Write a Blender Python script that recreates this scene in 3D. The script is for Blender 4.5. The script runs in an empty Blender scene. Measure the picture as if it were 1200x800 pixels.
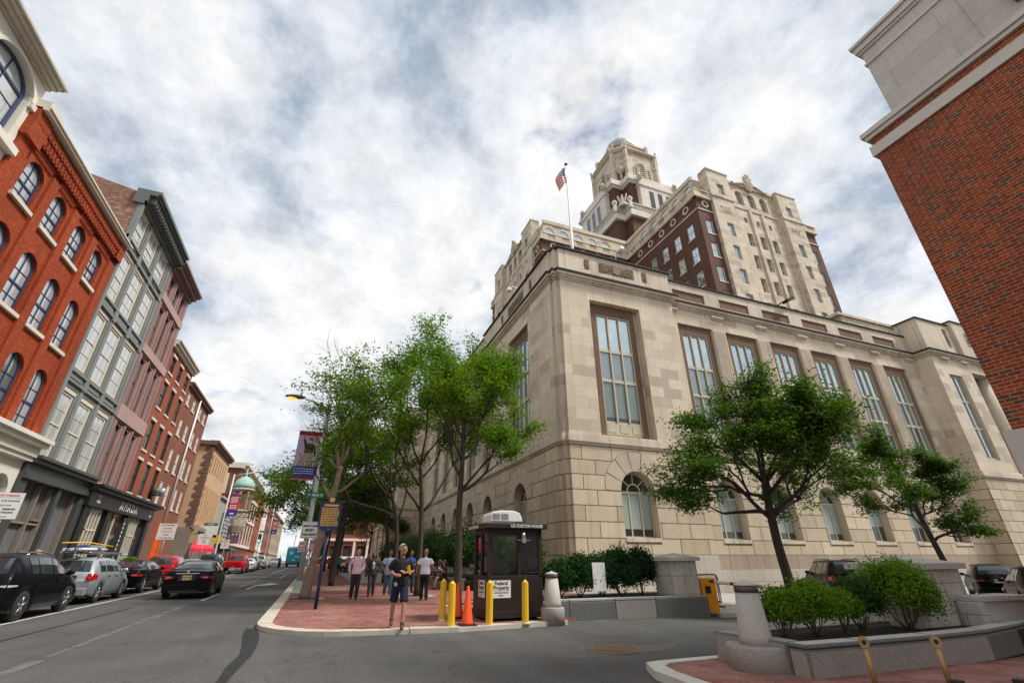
import bpy, bmesh, math, random
import numpy as np
from mathutils import Vector, Matrix, Euler
from mathutils.geometry import tessellate_polygon
random.seed(7); RNG = np.random.default_rng(11)
R = math.radians
scene = bpy.context.scene
COL = scene.collection
# ------------------------------------------------------------------ ground height
def gz(x, y):
    """ground height: the street climbs gently away from the crossing, the yard falls to the side"""
    z = 0.011 * max(0.0, min(y, 260) - 8)
    z -= 0.030 * max(0.0, min(x, 26) - 9)
    return z
# ------------------------------------------------------------------ materials
MATS = {}
def _new(name):
    m = bpy.data.materials.new(name); m.use_nodes = True
    nt = m.node_tree
    return m, nt, nt.nodes, nt.links, nt.nodes['Principled BSDF']
def _n(nodes, t, **kw):
    n = nodes.new(t)
    for k, v in kw.items():
        if k in ('ins',):
            for a, b in v.items(): n.inputs[a].default_value = b
        else: setattr(n, k, v)
    return n
def c4(c): return (c[0], c[1], c[2], 1.0)
def mixc(nodes, links, fac, a, b, mode='MIX'):
    n = nodes.new('ShaderNodeMix'); n.data_type = 'RGBA'; n.blend_type = mode
    for sock, v in ((n.inputs[0], fac), (n.inputs[6], a), (n.inputs[7], b)):
        if hasattr(v, 'is_output'): links.new(v, sock)
        elif isinstance(v, (int, float)): sock.default_value = v
        else: sock.default_value = c4(v)
    return n.outputs[2]
def plain(name, col, rough=0.6, metal=0.0, var=0.12, scale=3.0, bump=0.0, bscale=40, coat=0.0, dirt=0.0, spec=0.5, emit=None, estr=0.0):
    if name in MATS: return MATS[name]
    m, nt, nd, lk, b = _new(name)
    tc = _n(nd, 'ShaderNodeTexCoord')
    nz = _n(nd, 'ShaderNodeTexNoise', ins={'Scale': scale, 'Detail': 6.0, 'Roughness': 0.6})
    lk.new(tc.outputs['Object'], nz.inputs['Vector'])
    rp = _n(nd, 'ShaderNodeMapRange', ins={'From Min': 0.25, 'From Max': 0.75, 'To Min': 0.0, 'To Max': 1.0})
    lk.new(nz.outputs['Fac'], rp.inputs['Value'])
    lo = [max(0, c * (1 - var)) for c in col]; hi = [min(1, c * (1 + var)) for c in col]
    o = mixc(nd, lk, rp.outputs[0], lo, hi)
    if dirt:
        n2 = _n(nd, 'ShaderNodeTexNoise', ins={'Scale': scale * 0.35, 'Detail': 8.0, 'Roughness': 0.7, 'Distortion': 1.0})
        lk.new(tc.outputs['Object'], n2.inputs['Vector'])
        r2 = _n(nd, 'ShaderNodeMapRange', ins={'From Min': 0.5, 'From Max': 0.72, 'To Min': 0.0, 'To Max': dirt})
        lk.new(n2.outputs['Fac'], r2.inputs['Value'])
        o = mixc(nd, lk, r2.outputs[0], o, [c * 0.45 for c in col])
    lk.new(o, b.inputs['Base Color'])
    b.inputs['Roughness'].default_value = rough; b.inputs['Metallic'].default_value = metal
    b.inputs['Coat Weight'].default_value = coat; b.inputs['Coat Roughness'].default_value = 0.06
    b.inputs['Specular IOR Level'].default_value = spec
    if emit: b.inputs['Emission Color'].default_value = c4(emit); b.inputs['Emission Strength'].default_value = estr
    if bump:
        nb = _n(nd, 'ShaderNodeTexNoise', ins={'Scale': bscale, 'Detail': 5.0})
        lk.new(tc.outputs['Object'], nb.inputs['Vector'])
        bp = _n(nd, 'ShaderNodeBump', ins={'Strength': bump, 'Distance': 0.02})
        lk.new(nb.outputs['Fac'], bp.inputs['Height']); lk.new(bp.outputs[0], b.inputs['Normal'])
    MATS[name] = m; return m
def wall_uv(nd, lk):
    """(along the wall, height) from the world position and the face's normal"""
    g = _n(nd, 'ShaderNodeNewGeometry')
    sp = _n(nd, 'ShaderNodeSeparateXYZ'); lk.new(g.outputs['Position'], sp.inputs[0])
    sn = _n(nd, 'ShaderNodeSeparateXYZ'); lk.new(g.outputs['True Normal'], sn.inputs[0])
    ab = _n(nd, 'ShaderNodeMath', operation='ABSOLUTE'); lk.new(sn.outputs[0], ab.inputs[0])
    gt = _n(nd, 'ShaderNodeMath', operation='GREATER_THAN'); lk.new(ab.outputs[0], gt.inputs[0]); gt.inputs[1].default_value = 0.6
    mx = _n(nd, 'ShaderNodeMix'); mx.data_type = 'FLOAT'
    lk.new(gt.outputs[0], mx.inputs[0]); lk.new(sp.outputs[0], mx.inputs[2]); lk.new(sp.outputs[1], mx.inputs[3])
    return g, sp, mx.outputs[0]
def masonry(name, c1, c2, mortar, bw, bh, ms, z0=0.0, off=0.5, bump=0.4, rough=0.85, stain=0.25, third=None, mottle=0.1, bias=0.0):
    """courses of brick or cut stone laid out in metres on any upright face"""
    if name in MATS: return MATS[name]
    m, nt, nd, lk, b = _new(name)
    g, sp, u = wall_uv(nd, lk)
    zz = _n(nd, 'ShaderNodeMath', operation='SUBTRACT'); lk.new(sp.outputs[2], zz.inputs[0]); zz.inputs[1].default_value = z0
    cb = _n(nd, 'ShaderNodeCombineXYZ'); lk.new(u, cb.inputs[0]); lk.new(zz.outputs[0], cb.inputs[1])
    br = _n(nd, 'ShaderNodeTexBrick', offset=off, ins={'Scale': 1.0, 'Mortar Size': ms, 'Mortar Smooth': 0.1, 'Bias': bias, 'Brick Width': bw, 'Row Height': bh,
            'Color1': c4(c1), 'Color2': c4(c2), 'Mortar': c4(mortar)})
    lk.new(cb.outputs[0], br.inputs['Vector'])
    o = br.outputs['Color']
    if third:
        # a second brick lookup with other colours, picked by a per-brick chance
        b2 = _n(nd, 'ShaderNodeTexBrick', offset=off, ins={'Scale': 1.0, 'Mortar Size': ms, 'Mortar Smooth': 0.1, 'Bias': -0.3, 'Brick Width': bw, 'Row Height': bh,
            'Color1': (0, 0, 0, 1), 'Color2': (1, 1, 1, 1), 'Mortar': (0, 0, 0, 1)})
        ad = _n(nd, 'ShaderNodeVectorMath', operation='ADD'); ad.inputs[1].default_value = (bw * 37, bh * 58, 0)
        lk.new(cb.outputs[0], ad.inputs[0]); lk.new(ad.outputs[0], b2.inputs['Vector'])
        th = _n(nd, 'ShaderNodeMapRange', ins={'From Min': 0.46, 'From Max': 0.56}); lk.new(b2.outputs['Color'], th.inputs['Value'])
        o = mixc(nd, lk, th.outputs[0], o, third)
    n1 = _n(nd, 'ShaderNodeTexNoise', ins={'Scale': 0.35, 'Detail': 8.0, 'Roughness': 0.65})
    lk.new(g.outputs['Position'], n1.inputs['Vector'])
    r1 = _n(nd, 'ShaderNodeMapRange', ins={'From Min': 0.42, 'From Max': 0.75, 'To Min': 0.0, 'To Max': stain}); lk.new(n1.outputs['Fac'], r1.inputs['Value'])
    o = mixc(nd, lk, r1.outputs[0], o, [c * 0.5 for c in c1])
    n2 = _n(nd, 'ShaderNodeTexNoise', ins={'Scale': 9.0, 'Detail': 6.0, 'Roughness': 0.7})
    lk.new(g.outputs['Position'], n2.inputs['Vector'])
    r2 = _n(nd, 'ShaderNodeMapRange', ins={'From Min': 0.3, 'From Max': 0.7, 'To Min': 1 - mottle, 'To Max': 1 + mottle}); lk.new(n2.outputs['Fac'], r2.inputs['Value'])
    vm = _n(nd, 'ShaderNodeVectorMath', operation='SCALE'); lk.new(o, vm.inputs[0]); lk.new(r2.outputs[0], vm.inputs['Scale'])
    # rain streaks: noise stretched downwards
    st = _n(nd, 'ShaderNodeCombineXYZ'); zs = _n(nd, 'ShaderNodeMath', operation='MULTIPLY'); lk.new(sp.outputs[2], zs.inputs[0]); zs.inputs[1].default_value = 0.06
    lk.new(u, st.inputs[0]); lk.new(zs.outputs[0], st.inputs[1])
    n3 = _n(nd, 'ShaderNodeTexNoise', ins={'Scale': 2.2, 'Detail': 7.0, 'Roughness': 0.6}); lk.new(st.outputs[0], n3.inputs['Vector'])
    r3 = _n(nd, 'ShaderNodeMapRange', ins={'From Min': 0.5, 'From Max': 0.75, 'To Min': 0.0, 'To Max': stain * 1.1}); lk.new(n3.outputs['Fac'], r3.inputs['Value'])
    o = mixc(nd, lk, r3.outputs[0], vm.outputs[0], [c * 0.4 for c in c1])
    lk.new(o, b.inputs['Base Color']); b.inputs['Roughness'].default_value = rough; b.inputs['Specular IOR Level'].default_value = 0.3
    if bump:
        inv = _n(nd, 'ShaderNodeMath', operation='SUBTRACT'); inv.inputs[0].default_value = 1.0; lk.new(br.outputs['Fac'], inv.inputs[1])
        ns = _n(nd, 'ShaderNodeMath', operation='MULTIPLY_ADD'); lk.new(n2.outputs['Fac'], ns.inputs[0]); ns.inputs[1].default_value = 0.3; lk.new(inv.outputs[0], ns.inputs[2])
        bp = _n(nd, 'ShaderNodeBump', ins={'Strength': bump, 'Distance': max(0.01, ms)}); lk.new(ns.outputs[0], bp.inputs['Height']); lk.new(bp.outputs[0], b.inputs['Normal'])
    MATS[name] = m; return m
def glazing(name, col, metal, rough=0.03, wob=0.06):
    """window glass seen from outside: mostly mirrors the sky and the street, slightly wavy"""
    if name in MATS: return MATS[name]
    m, nt, nd, lk, b = _new(name)
    g = _n(nd, 'ShaderNodeNewGeometry')
    n1 = _n(nd, 'ShaderNodeTexNoise', ins={'Scale': 0.7, 'Detail': 2.0}); lk.new(g.outputs['Position'], n1.inputs['Vector'])
    o = mixc(nd, lk, n1.outputs['Fac'], [c * 0.75 for c in col], [min(1, c * 1.2) for c in col])
    lk.new(o, b.inputs['Base Color']); b.inputs['Metallic'].default_value = metal; b.inputs['Roughness'].default_value = rough
    bp = _n(nd, 'ShaderNodeBump', ins={'Strength': wob, 'Distance': 0.5}); lk.new(n1.outputs['Fac'], bp.inputs['Height']); lk.new(bp.outputs[0], b.inputs['Normal'])
    b.inputs['Coat Weight'].default_value = 0.5; b.inputs['Coat Roughness'].default_value = 0.02
    MATS[name] = m; return m
# ------------------------------------------------------------------ mesh builder
class MB:
    def __init__(s): s.v = []; s.f = []; s.m = []; s.sm = []
    def vert(s, p): s.v.append((float(p[0]), float(p[1]), float(p[2]))); return len(s.v) - 1
    def face(s, pts, mi=0, smooth=False):
        i = [s.vert(p) for p in pts]; s.f.append(i); s.m.append(mi); s.sm.append(smooth)
    def box(s, a, b, mi=0):
        x0, y0, z0 = a; x1, y1, z1 = b
        if x0 > x1: x0, x1 = x1, x0
        if y0 > y1: y0, y1 = y1, y0
        if z0 > z1: z0, z1 = z1, z0
        n = len(s.v)
        s.v += [(x0,y0,z0),(x1,y0,z0),(x1,y1,z0),(x0,y1,z0),(x0,y0,z1),(x1,y0,z1),(x1,y1,z1),(x0,y1,z1)]
        for q in ((0,3,2,1),(4,5,6,7),(0,1,5,4),(1,2,6,5),(2,3,7,6),(3,0,4,7)):
            s.f.append([n + k for k in q]); s.m.append(mi); s.sm.append(False)
        return s
    def rbox(s, c, size, rz=0, mi=0, rx=0, ry=0):
        M = Matrix.Translation(Vector(c)) @ Euler((rx, ry, rz)).to_matrix().to_4x4()
        n = len(s.v); hx, hy, hz = size[0]/2, size[1]/2, size[2]/2
        for p in ((-hx,-hy,-hz),(hx,-hy,-hz),(hx,hy,-hz),(-hx,hy,-hz),(-hx,-hy,hz),(hx,-hy,hz),(hx,hy,hz),(-hx,hy,hz)):
            s.v.append(tuple(M @ Vector(p)))
        for q in ((0,3,2,1),(4,5,6,7),(0,1,5,4),(1,2,6,5),(2,3,7,6),(3,0,4,7)):
            s.f.append([n + k for k in q]); s.m.append(mi); s.sm.append(False)
        return s
    def prism(s, poly, z0, z1, mi=0, top=True, bottom=True, z1s=None):
        """upright prism over a ccw plan polygon"""
        n = len(s.v); k = len(poly)
        for x, y in poly: s.v.append((x, y, z0))
        for i, (x, y) in enumerate(poly): s.v.append((x, y, z1 if z1s is None else z1s[i]))
        for i in range(k):
            j = (i + 1) % k; s.f.append([n+i, n+j, n+k+j, n+k+i]); s.m.append(mi); s.sm.append(False)
        if top: s.f.append([n+k+i for i in range(k)]); s.m.append(mi); s.sm.append(False)
        if bottom: s.f.append([n+i for i in reversed(range(k))]); s.m.append(mi); s.sm.append(False)
        return s
    def lathe(s, prof, c=(0,0,0), seg=16, mi=0, axis='z', smooth=True, caps=True, rot=0.0):
        n = len(s.v)
        for r, h in prof:
            for k in range(seg):
                a = 2*math.pi*k/seg + rot; x, y = r*math.cos(a), r*math.sin(a)
                p = (x, y, h) if axis == 'z' else ((h, x, y) if axis == 'x' else (x, h, y))
                s.v.append((p[0]+c[0], p[1]+c[1], p[2]+c[2]))
        for j in range(len(prof)-1):
            for k in range(seg):
                k2 = (k+1) % seg
                s.f.append([n+j*seg+k, n+j*seg+k2, n+(j+1)*seg+k2, n+(j+1)*seg+k]); s.m.append(mi); s.sm.append(smooth)
        if caps:
            s.f.append([n+k for k in reversed(range(seg))]); s.m.append(mi); s.sm.append(False)
            s.f.append([n+(len(prof)-1)*seg+k for k in range(seg)]); s.m.append(mi); s.sm.append(False)
        return s
    def tube(s, pts, rad, seg=8, mi=0, flat=1.0, caps=True, up=None):
        """round tube through points with a radius per point; flat squashes it across"""
        pts = [Vector(p) for p in pts]
        if not hasattr(rad, '__len__'): rad = [rad]*len(pts)
        n0 = len(s.v); ref = Vector(up) if up else None; x = None
        for i, p in enumerate(pts):
            t = (pts[min(i+1, len(pts)-1)] - pts[max(i-1, 0)])
            if t.length < 1e-9: t = Vector((0,0,1))
            t.normalize()
            if x is None:
                a = ref or (Vector((1,0,0)) if abs(t.x) < 0.8 else Vector((0,1,0)))
                x = (a - t*a.dot(t)).normalized()
            else: x = (x - t*x.dot(t)).normalized()
            y = t.cross(x)
            r = rad[i]; rx, ry = (r if hasattr(r, '__len__') else (r, r*flat))
            for k in range(seg):
                a = 2*math.pi*k/seg; s.v.append(tuple(p + x*(rx*math.cos(a)) + y*(ry*math.sin(a))))
        for j in range(len(pts)-1):
            for k in range(seg):
                k2 = (k+1) % seg
                s.f.append([n0+j*seg+k, n0+j*seg+k2, n0+(j+1)*seg+k2, n0+(j+1)*seg+k]); s.m.append(mi); s.sm.append(True)
        if caps:
            s.f.append([n0+k for k in reversed(range(seg))]); s.m.append(mi); s.sm.append(False)
            s.f.append([n0+(len(pts)-1)*seg+k for k in range(seg)]); s.m.append(mi); s.sm.append(False)
        return s
    def ball(s, c, r, seg=12, rings=8, mi=0, M=None):
        if not hasattr(r, '__len__'): r = (r, r, r)
        n = len(s.v)
        for j in range(rings+1):
            th = math.pi*j/rings
            for k in range(seg):
                a = 2*math.pi*k/seg
                p = Vector((r[0]*math.sin(th)*math.cos(a), r[1]*math.sin(th)*math.sin(a), -r[2]*math.cos(th)))
                if M is not None: p = M @ p
                s.v.append((p[0]+c[0], p[1]+c[1], p[2]+c[2]))
        for j in range(rings):
            for k in range(seg):
                k2 = (k+1) % seg
                s.f.append([n+j*seg+k, n+j*seg+k2, n+(j+1)*seg+k2, n+(j+1)*seg+k]); s.m.append(mi); s.sm.append(True)
        return s
    def build(s, name, mats, parent=None, world=False, merge=False, bevel=0.0):
        me = bpy.data.meshes.new(name)
        me.from_pydata(s.v, [], s.f)
        if not hasattr(mats, '__len__'): mats = [mats]
        for m in mats: me.materials.append(m)
        me.polygons.foreach_set('material_index', s.m)
        me.polygons.foreach_set('use_smooth', s.sm)
        me.update()
        if merge or bevel:
            bm = bmesh.new(); bm.from_mesh(me)
            bmesh.ops.remove_doubles(bm, verts=bm.verts, dist=1e-4)
            if bevel:
                es = [e for e in bm.edges if len(e.link_faces) == 2 and e.calc_face_angle(0) > 0.5]
                bmesh.ops.bevel(bm, geom=es, offset=bevel, segments=2, affect='EDGES', profile=0.5)
            bm.to_mesh(me); bm.free()
        o = bpy.data.objects.new(name, me); COL.objects.link(o)
        if parent is not None:
            o.parent = parent
            if world: o.location = -wloc(parent)
        return o
def wloc(o):
    v = Vector((0, 0, 0))
    while o is not None: v += o.location; o = o.parent
    return v
def tag(o, label, cat, group=None, kind=None):
    if label: o['label'] = label
    if cat: o['category'] = cat
    if group: o['group'] = group
    if kind: o['kind'] = kind
    return o
def struct(o): o['kind'] = 'structure'; return o
def thing(name, label, cat, loc=(0,0,0), rz=0, group=None):
    o = bpy.data.objects.new(name, None); COL.objects.link(o); o.empty_display_size = 0.3
    o.location = loc; o.rotation_euler = (0, 0, rz)
    return tag(o, label, cat, group)
def kids(o): return [c for c in ALLKIDS.get(o.name, [])] if False else [c for c in bpy.data.objects if c.parent == o]
def copy_thing(root, loc, rz=None, label=None, group=None, scale=None, swap=None):
    """a copy of a thing, its parts and their sub-parts; swap = {old material: new material} gives the copy its own paint"""
    def cp(o, par):
        c = o.copy()
        if swap and o.type == 'MESH':
            c.data = o.data.copy()
            for i, m in enumerate(c.data.materials):
                if m in swap: c.data.materials[i] = swap[m]
        COL.objects.link(c); c.parent = par
        for k in kids(o): cp(k, c)
        return c
    r = cp(root, None); r.location = loc
    if rz is not None: r.rotation_euler = (0, 0, rz)
    if scale: r.scale = scale if hasattr(scale, '__len__') else (scale,)*3
    if label: r['label'] = label
    if group: r['group'] = group
    return r
_textcache = {}
def text_mesh(mb, s, M, size, mi=0, depth=0.002, bold=0.0, spacing=1.0, align='CENTER'):
    """letters as thin solid shapes; M maps the text plane (x right, y up) into place"""
    key = (s, size, depth, bold, spacing, align)
    if key not in _textcache:
        cu = bpy.data.curves.new('lettering', 'FONT'); cu.body = s; cu.size = size; cu.extrude = depth
        cu.align_x = align; cu.align_y = 'CENTER'; cu.offset = bold; cu.space_character = spacing; cu.resolution_u = 3
        ob = bpy.data.objects.new('lettering', cu); COL.objects.link(ob)
        dg = bpy.context.evaluated_depsgraph_get(); dg.update()
        me = bpy.data.meshes.new_from_object(ob.evaluated_get(dg))
        vs = [v.co.copy() for v in me.vertices]; fs = [list(p.vertices) for p in me.polygons]
        bpy.data.objects.remove(ob); bpy.data.curves.remove(cu); bpy.data.meshes.remove(me)
        _textcache[key] = (vs, fs)
    vs, fs = _textcache[key]; n = len(mb.v)
    for v in vs: mb.v.append(tuple(M @ v))
    for f in fs: mb.f.append([n+i for i in f]); mb.m.append(mi); mb.sm.append(False)
def frameM(origin, right, up):
    r = Vector(right).normalized(); u = Vector(up).normalized(); n = r.cross(u)
    M = Matrix((r, u, n)).transposed().to_4x4(); M.translation = Vector(origin); return M
# ------------------------------------------------------------------ wall planes
class Pl:
    """an upright wall plane: p(u, z, d) = point u along it, height z, d metres out of the wall"""
    def __init__(s, axis, c, n): s.axis, s.c, s.n = axis, c, n
    def p(s, u, z, d=0.0):
        return (s.c + s.n*d, u, z) if s.axis == 'X' else (u, s.c + s.n*d, z)
    def ccw(s):   # does (u, z) counter-clockwise face outwards?
        return (s.axis == 'X' and s.n > 0) or (s.axis == 'Y' and s.n < 0)
    def box(s, mb, u0, u1, z0, z1, d0, d1, mi=0):
        mb.box(s.p(u0, z0, d0), s.p(u1, z1, d1), mi)
    def poly(s, mb, pts, d, mi=0, smooth=False):
        q = [s.p(u, z, d) for u, z in pts]
        mb.face(q if s.ccw() else q[::-1], mi, smooth)
    def slab(s, mb, pts, d0, d1, mi=0):
        """a flat shape with thickness; pts ccw in (u, z)"""
        s.poly(mb, pts, d1, mi)
        k = len(pts)
        for i in range(k):
            a, b = pts[i], pts[(i+1) % k]
            q = [s.p(*a, d0), s.p(*b, d0), s.p(*b, d1), s.p(*a, d1)]
            mb.face(q if s.ccw() else q[::-1], mi)
    def M(s, u, z, d):
        right = Vector(s.p(1, 0, 0)) - Vector(s.p(0, 0, 0))
        if not s.ccw(): right = -right
        return frameM(s.p(u, z, d), right, (0, 0, 1))
def rect(u0, u1, z0, z1): return [(u0,z0),(u1,z0),(u1,z1),(u0,z1)]
def arch(u0, u1, z0, zs, n=12, rise=None):
    """outline of an arched opening: jambs to zs, then a half circle (or a flatter curve)"""
    r = (u1-u0)/2; c = (u0+u1)/2; ri = r if rise is None else rise
    return [(u0,z0),(u1,z0)] + [(c + r*math.cos(math.pi*k/n), zs + ri*math.sin(math.pi*k/n)) for k in range(n+1)]
def wall(mb, pl, outer, holes, mi=0, reveal=0.3, rmi=None, d=0.0):
    """a wall face with real openings and their reveals"""
    rmi = mi if rmi is None else rmi
    loops = [[Vector((u, z, 0)) for u, z in outer]] + [[Vector((u, z, 0)) for u, z in h] for h in holes]
    flat = [p for l in loops for p in l]
    tri = tessellate_polygon(loops)
    n = len(mb.v)
    for p in flat: mb.v.append(pl.p(p.x, p.y, d))
    for t in tri:
        a, b, c = (flat[i] for i in t)
        area = (b.x-a.x)*(c.y-a.y) - (b.y-a.y)*(c.x-a.x)
        if abs(area) < 1e-9: continue
        t = list(t) if area > 0 else list(t)[::-1]
        if not pl.ccw(): t = t[::-1]
        mb.f.append([n+i for i in t]); mb.m.append(mi); mb.sm.append(False)
    if reveal:
        for h in holes:
            k = len(h)
            for i in range(k):
                a, b = h[i], h[(i+1) % k]
                q = [pl.p(*a, d), pl.p(*a, d-reveal), pl.p(*b, d-reveal), pl.p(*b, d)]
                mb.face(q if not pl.ccw() else q[::-1], rmi)
    return mb
# ------------------------------------------------------------------ the palette
LIME_B = masonry('limestone_base', (0.49,0.395,0.28), (0.65,0.54,0.395), (0.11,0.08,0.055), 2.15, 0.875, 0.026, z0=1.85, bump=0.8, stain=0.30, mottle=0.07, off=0.42)
LIME_U = masonry('limestone_ashlar', (0.59,0.50,0.375), (0.72,0.62,0.475), (0.46,0.39,0.30), 1.55, 0.74, 0.010, z0=0.0, bump=0.25, stain=0.28, mottle=0.07, off=0.37, third=(0.49,0.41,0.32))
LIME_T = masonry('limestone_trim', (0.60,0.51,0.395), (0.68,0.585,0.46), (0.38,0.31,0.24), 2.2, 30.0, 0.008, z0=-5.0, bump=0.1, stain=0.62, mottle=0.08)
LIME_W = masonry('pale_limestone', (0.70,0.64,0.54), (0.80,0.74,0.64), (0.45,0.40,0.34), 2.0, 0.9, 0.012, bump=0.2, stain=0.35, mottle=0.06)
GRAN_P = masonry('plinth_granite', (0.48,0.43,0.36), (0.54,0.49,0.41), (0.2,0.18,0.15), 2.6, 1.6, 0.012, z0=0.3, bump=0.2, stain=0.25)
BR_DK = masonry('dark_red_brick', (0.095,0.032,0.021), (0.15,0.053,0.033), (0.16,0.10,0.08), 0.215, 0.075, 0.011, bump=0.4, stain=0.3, mottle=0.2)
BR_RG = masonry('orange_red_brick', (0.38,0.062,0.016), (0.19,0.032,0.013), (0.36,0.23,0.14), 0.215, 0.0755, 0.009, bump=0.9, stain=0.45, third=(0.115,0.050,0.045), mottle=0.35)
BR_SUR = masonry('surround_brick', (0.11,0.036,0.023), (0.17,0.056,0.034), (0.27,0.21,0.15), 0.215, 0.085, 0.016, bump=0.6, stain=0.2, mottle=0.2)
BR_PT = masonry('painted_red_brick', (0.33,0.052,0.015), (0.41,0.070,0.019), (0.27,0.042,0.013), 0.215, 0.0755, 0.012, bump=0.7, stain=0.50, mottle=0.2, third=(0.46,0.095,0.035))
BR_OR = masonry('weathered_orange_brick', (0.36,0.085,0.035), (0.28,0.065,0.03), (0.26,0.12,0.08), 0.215, 0.0755, 0.010, bump=0.5, stain=0.35, mottle=0.25)
BR_OL = masonry('old_side_brick', (0.26,0.10,0.06), (0.34,0.15,0.09), (0.32,0.22,0.16), 0.23, 0.08, 0.012, bump=0.6, stain=0.55, mottle=0.4, third=(0.42,0.30,0.24))
BR_BN = masonry('brown_red_brick', (0.22,0.07,0.04), (0.28,0.09,0.05), (0.2,0.12,0.09), 0.215, 0.0755, 0.010, bump=0.4, stain=0.35, mottle=0.2)
TAN_ST = plain('tan_stucco', (0.56,0.36,0.21), 0.85, var=0.07, scale=0.6, dirt=0.2, bump=0.1)
BRN_ST = plain('brownstone', (0.17,0.085,0.06), 0.85, var=0.15, scale=1.5, dirt=0.2, bump=0.2)
TAUPE = plain('taupe_stone', (0.25,0.20,0.165), 0.8, var=0.12, scale=0.8, dirt=0.4, bump=0.2)
GREYP = plain('slate_grey_paint', (0.115,0.125,0.115), 0.45, var=0.08, scale=1.2, dirt=0.25)
GREYL = plain('light_slate_paint', (0.20,0.21,0.195), 0.5, var=0.08, scale=1.2, dirt=0.3)
PINKP = plain('dusty_pink_paint', (0.42,0.27,0.25), 0.6, var=0.08, scale=0.9, dirt=0.45)
PINKD = plain('mauve_pilaster_paint', (0.27,0.15,0.14), 0.6, var=0.08, scale=0.9, dirt=0.45)
CREAM = plain('cream_paint', (0.66,0.60,0.49), 0.55, var=0.05, scale=1.0, dirt=0.25)
WHITEP = plain('off_white_paint', (0.72,0.68,0.60), 0.55, var=0.05, scale=0.8, dirt=0.25)
WHITE = plain('white_paint', (0.80,0.79,0.76), 0.5, var=0.03)
NAVY = plain('navy_frame_paint', (0.030,0.045,0.11), 0.35, var=0.1)
BLACK = plain('black_paint', (0.012,0.012,0.013), 0.4, var=0.1)
DKMET = plain('dark_flashing', (0.020,0.018,0.016), 0.7, var=0.3, spec=.2)
BRONZE = plain('dark_bronze_metal', (0.033,0.024,0.020), 0.42, metal=0.3, var=0.12, scale=2)
STEEL = plain('galvanised_steel', (0.42,0.43,0.44), 0.4, metal=0.7, var=0.08)
ROOF = plain('roof_felt', (0.12,0.12,0.12), 0.9, var=0.2)
GRAN = plain('speckled_granite', (0.30,0.275,0.25), 0.7, var=0.35, scale=38, dirt=0.25, bump=0.12, bscale=60)
GRAND = plain('dark_speckled_granite', (0.125,0.13,0.125), 0.65, var=0.4, scale=42, dirt=0.3, bump=0.12, bscale=60)
GRANL = plain('pale_granite', (0.45,0.42,0.385), 0.75, var=0.14, scale=26, dirt=0.35, bump=0.1, bscale=60)
CONC = plain('concrete_kerb', (0.52,0.47,0.39), 0.85, var=0.14, scale=4, dirt=0.35, bump=0.3)
SOIL = plain('dark_soil', (0.030,0.021,0.016), 0.95, var=0.5, scale=14, bump=0.8, bscale=24)
YEL = plain('yellow_post_paint', (0.78,0.46,0.015), 0.45, var=0.05, dirt=0.15)
ORG = plain('orange_cone_plastic', (0.85,0.085,0.015), 0.4, var=0.04, dirt=0.1)
CURT = plain('pale_green_blind', (0.30,0.36,0.33), 0.8, var=0.08)
G_SKY = glazing('sky_mirroring_glass', (0.50,0.60,0.66), 0.85)
G_BLD = glazing('blind_glass_with_painted_sky', (0.55,0.58,0.59), 0.35, rough=0.10, wob=0.03)  # pale base carries a painted sky reflection as well as the white blinds
G_MID = glazing('half_mirroring_glass', (0.26,0.32,0.33), 0.6)
G_DRK = glazing('dark_glass', (0.055,0.065,0.065), 0.3, rough=0.05)
G_GRN = glazing('glass_over_green_blinds', (0.20,0.26,0.245), 0.25, rough=0.12, wob=0.02)
COPPER = plain('verdigris_copper', (0.28,0.46,0.39), 0.7, var=0.12, scale=2)

rr = random.Random(5)
# ------------------------------------------------------------------ window kits
def sash(parent, pl, u0, u1, z0, z1, d, fm, gm, cols=2, rows=2, fw=0.07, meet=True, name='window', bars=0.03, sillm=None, sill=0.0, head=None, world=True, panem=None):
    """one rectangular window: frame and bars as the part, its panes as the sub-part"""
    mb = MB()
    for a in (rect(u0,u0+fw,z0,z1), rect(u1-fw,u1,z0,z1)): pl.box(mb, a[0][0], a[1][0], z0, z1, d-0.02, d+0.06)
    pl.box(mb, u0+fw, u1-fw, z0, z0+fw, d-0.02, d+0.058); pl.box(mb, u0+fw, u1-fw, z1-fw, z1, d-0.02, d+0.058)
    for i in range(1, cols):
        u = u0 + fw + (u1-u0-2*fw)*i/cols; pl.box(mb, u-bars/2, u+bars/2, z0+fw, z1-fw, d, d+0.035)
    for j in range(1, rows):
        z = z0 + fw + (z1-z0-2*fw)*j/rows; b = 0.075 if (meet and j == rows//2) else bars
        pl.box(mb, u0+fw, u1-fw, z-b/2, z+b/2, d, d+(0.05 if b > 0.05 else 0.032))
    o = mb.build(name, fm, parent, world)
    g = MB(); pl.poly(g, rect(u0+fw*0.5, u1-fw*0.5, z0+fw*0.5, z1-fw*0.5), d+0.005)
    g.build('pane', gm, o, world)
    if sill:
        s = MB(); pl.box(s, u0-0.1, u1+0.1, z0-0.16, z0-0.002, d, sill); s.build('sill', sillm, o, world)
    if head:
        s = MB(); pl.box(s, u0-0.08, u1+0.08, z1+0.002, z1+0.2, d, head); s.build('lintel', sillm, o, world)
    return o
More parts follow.
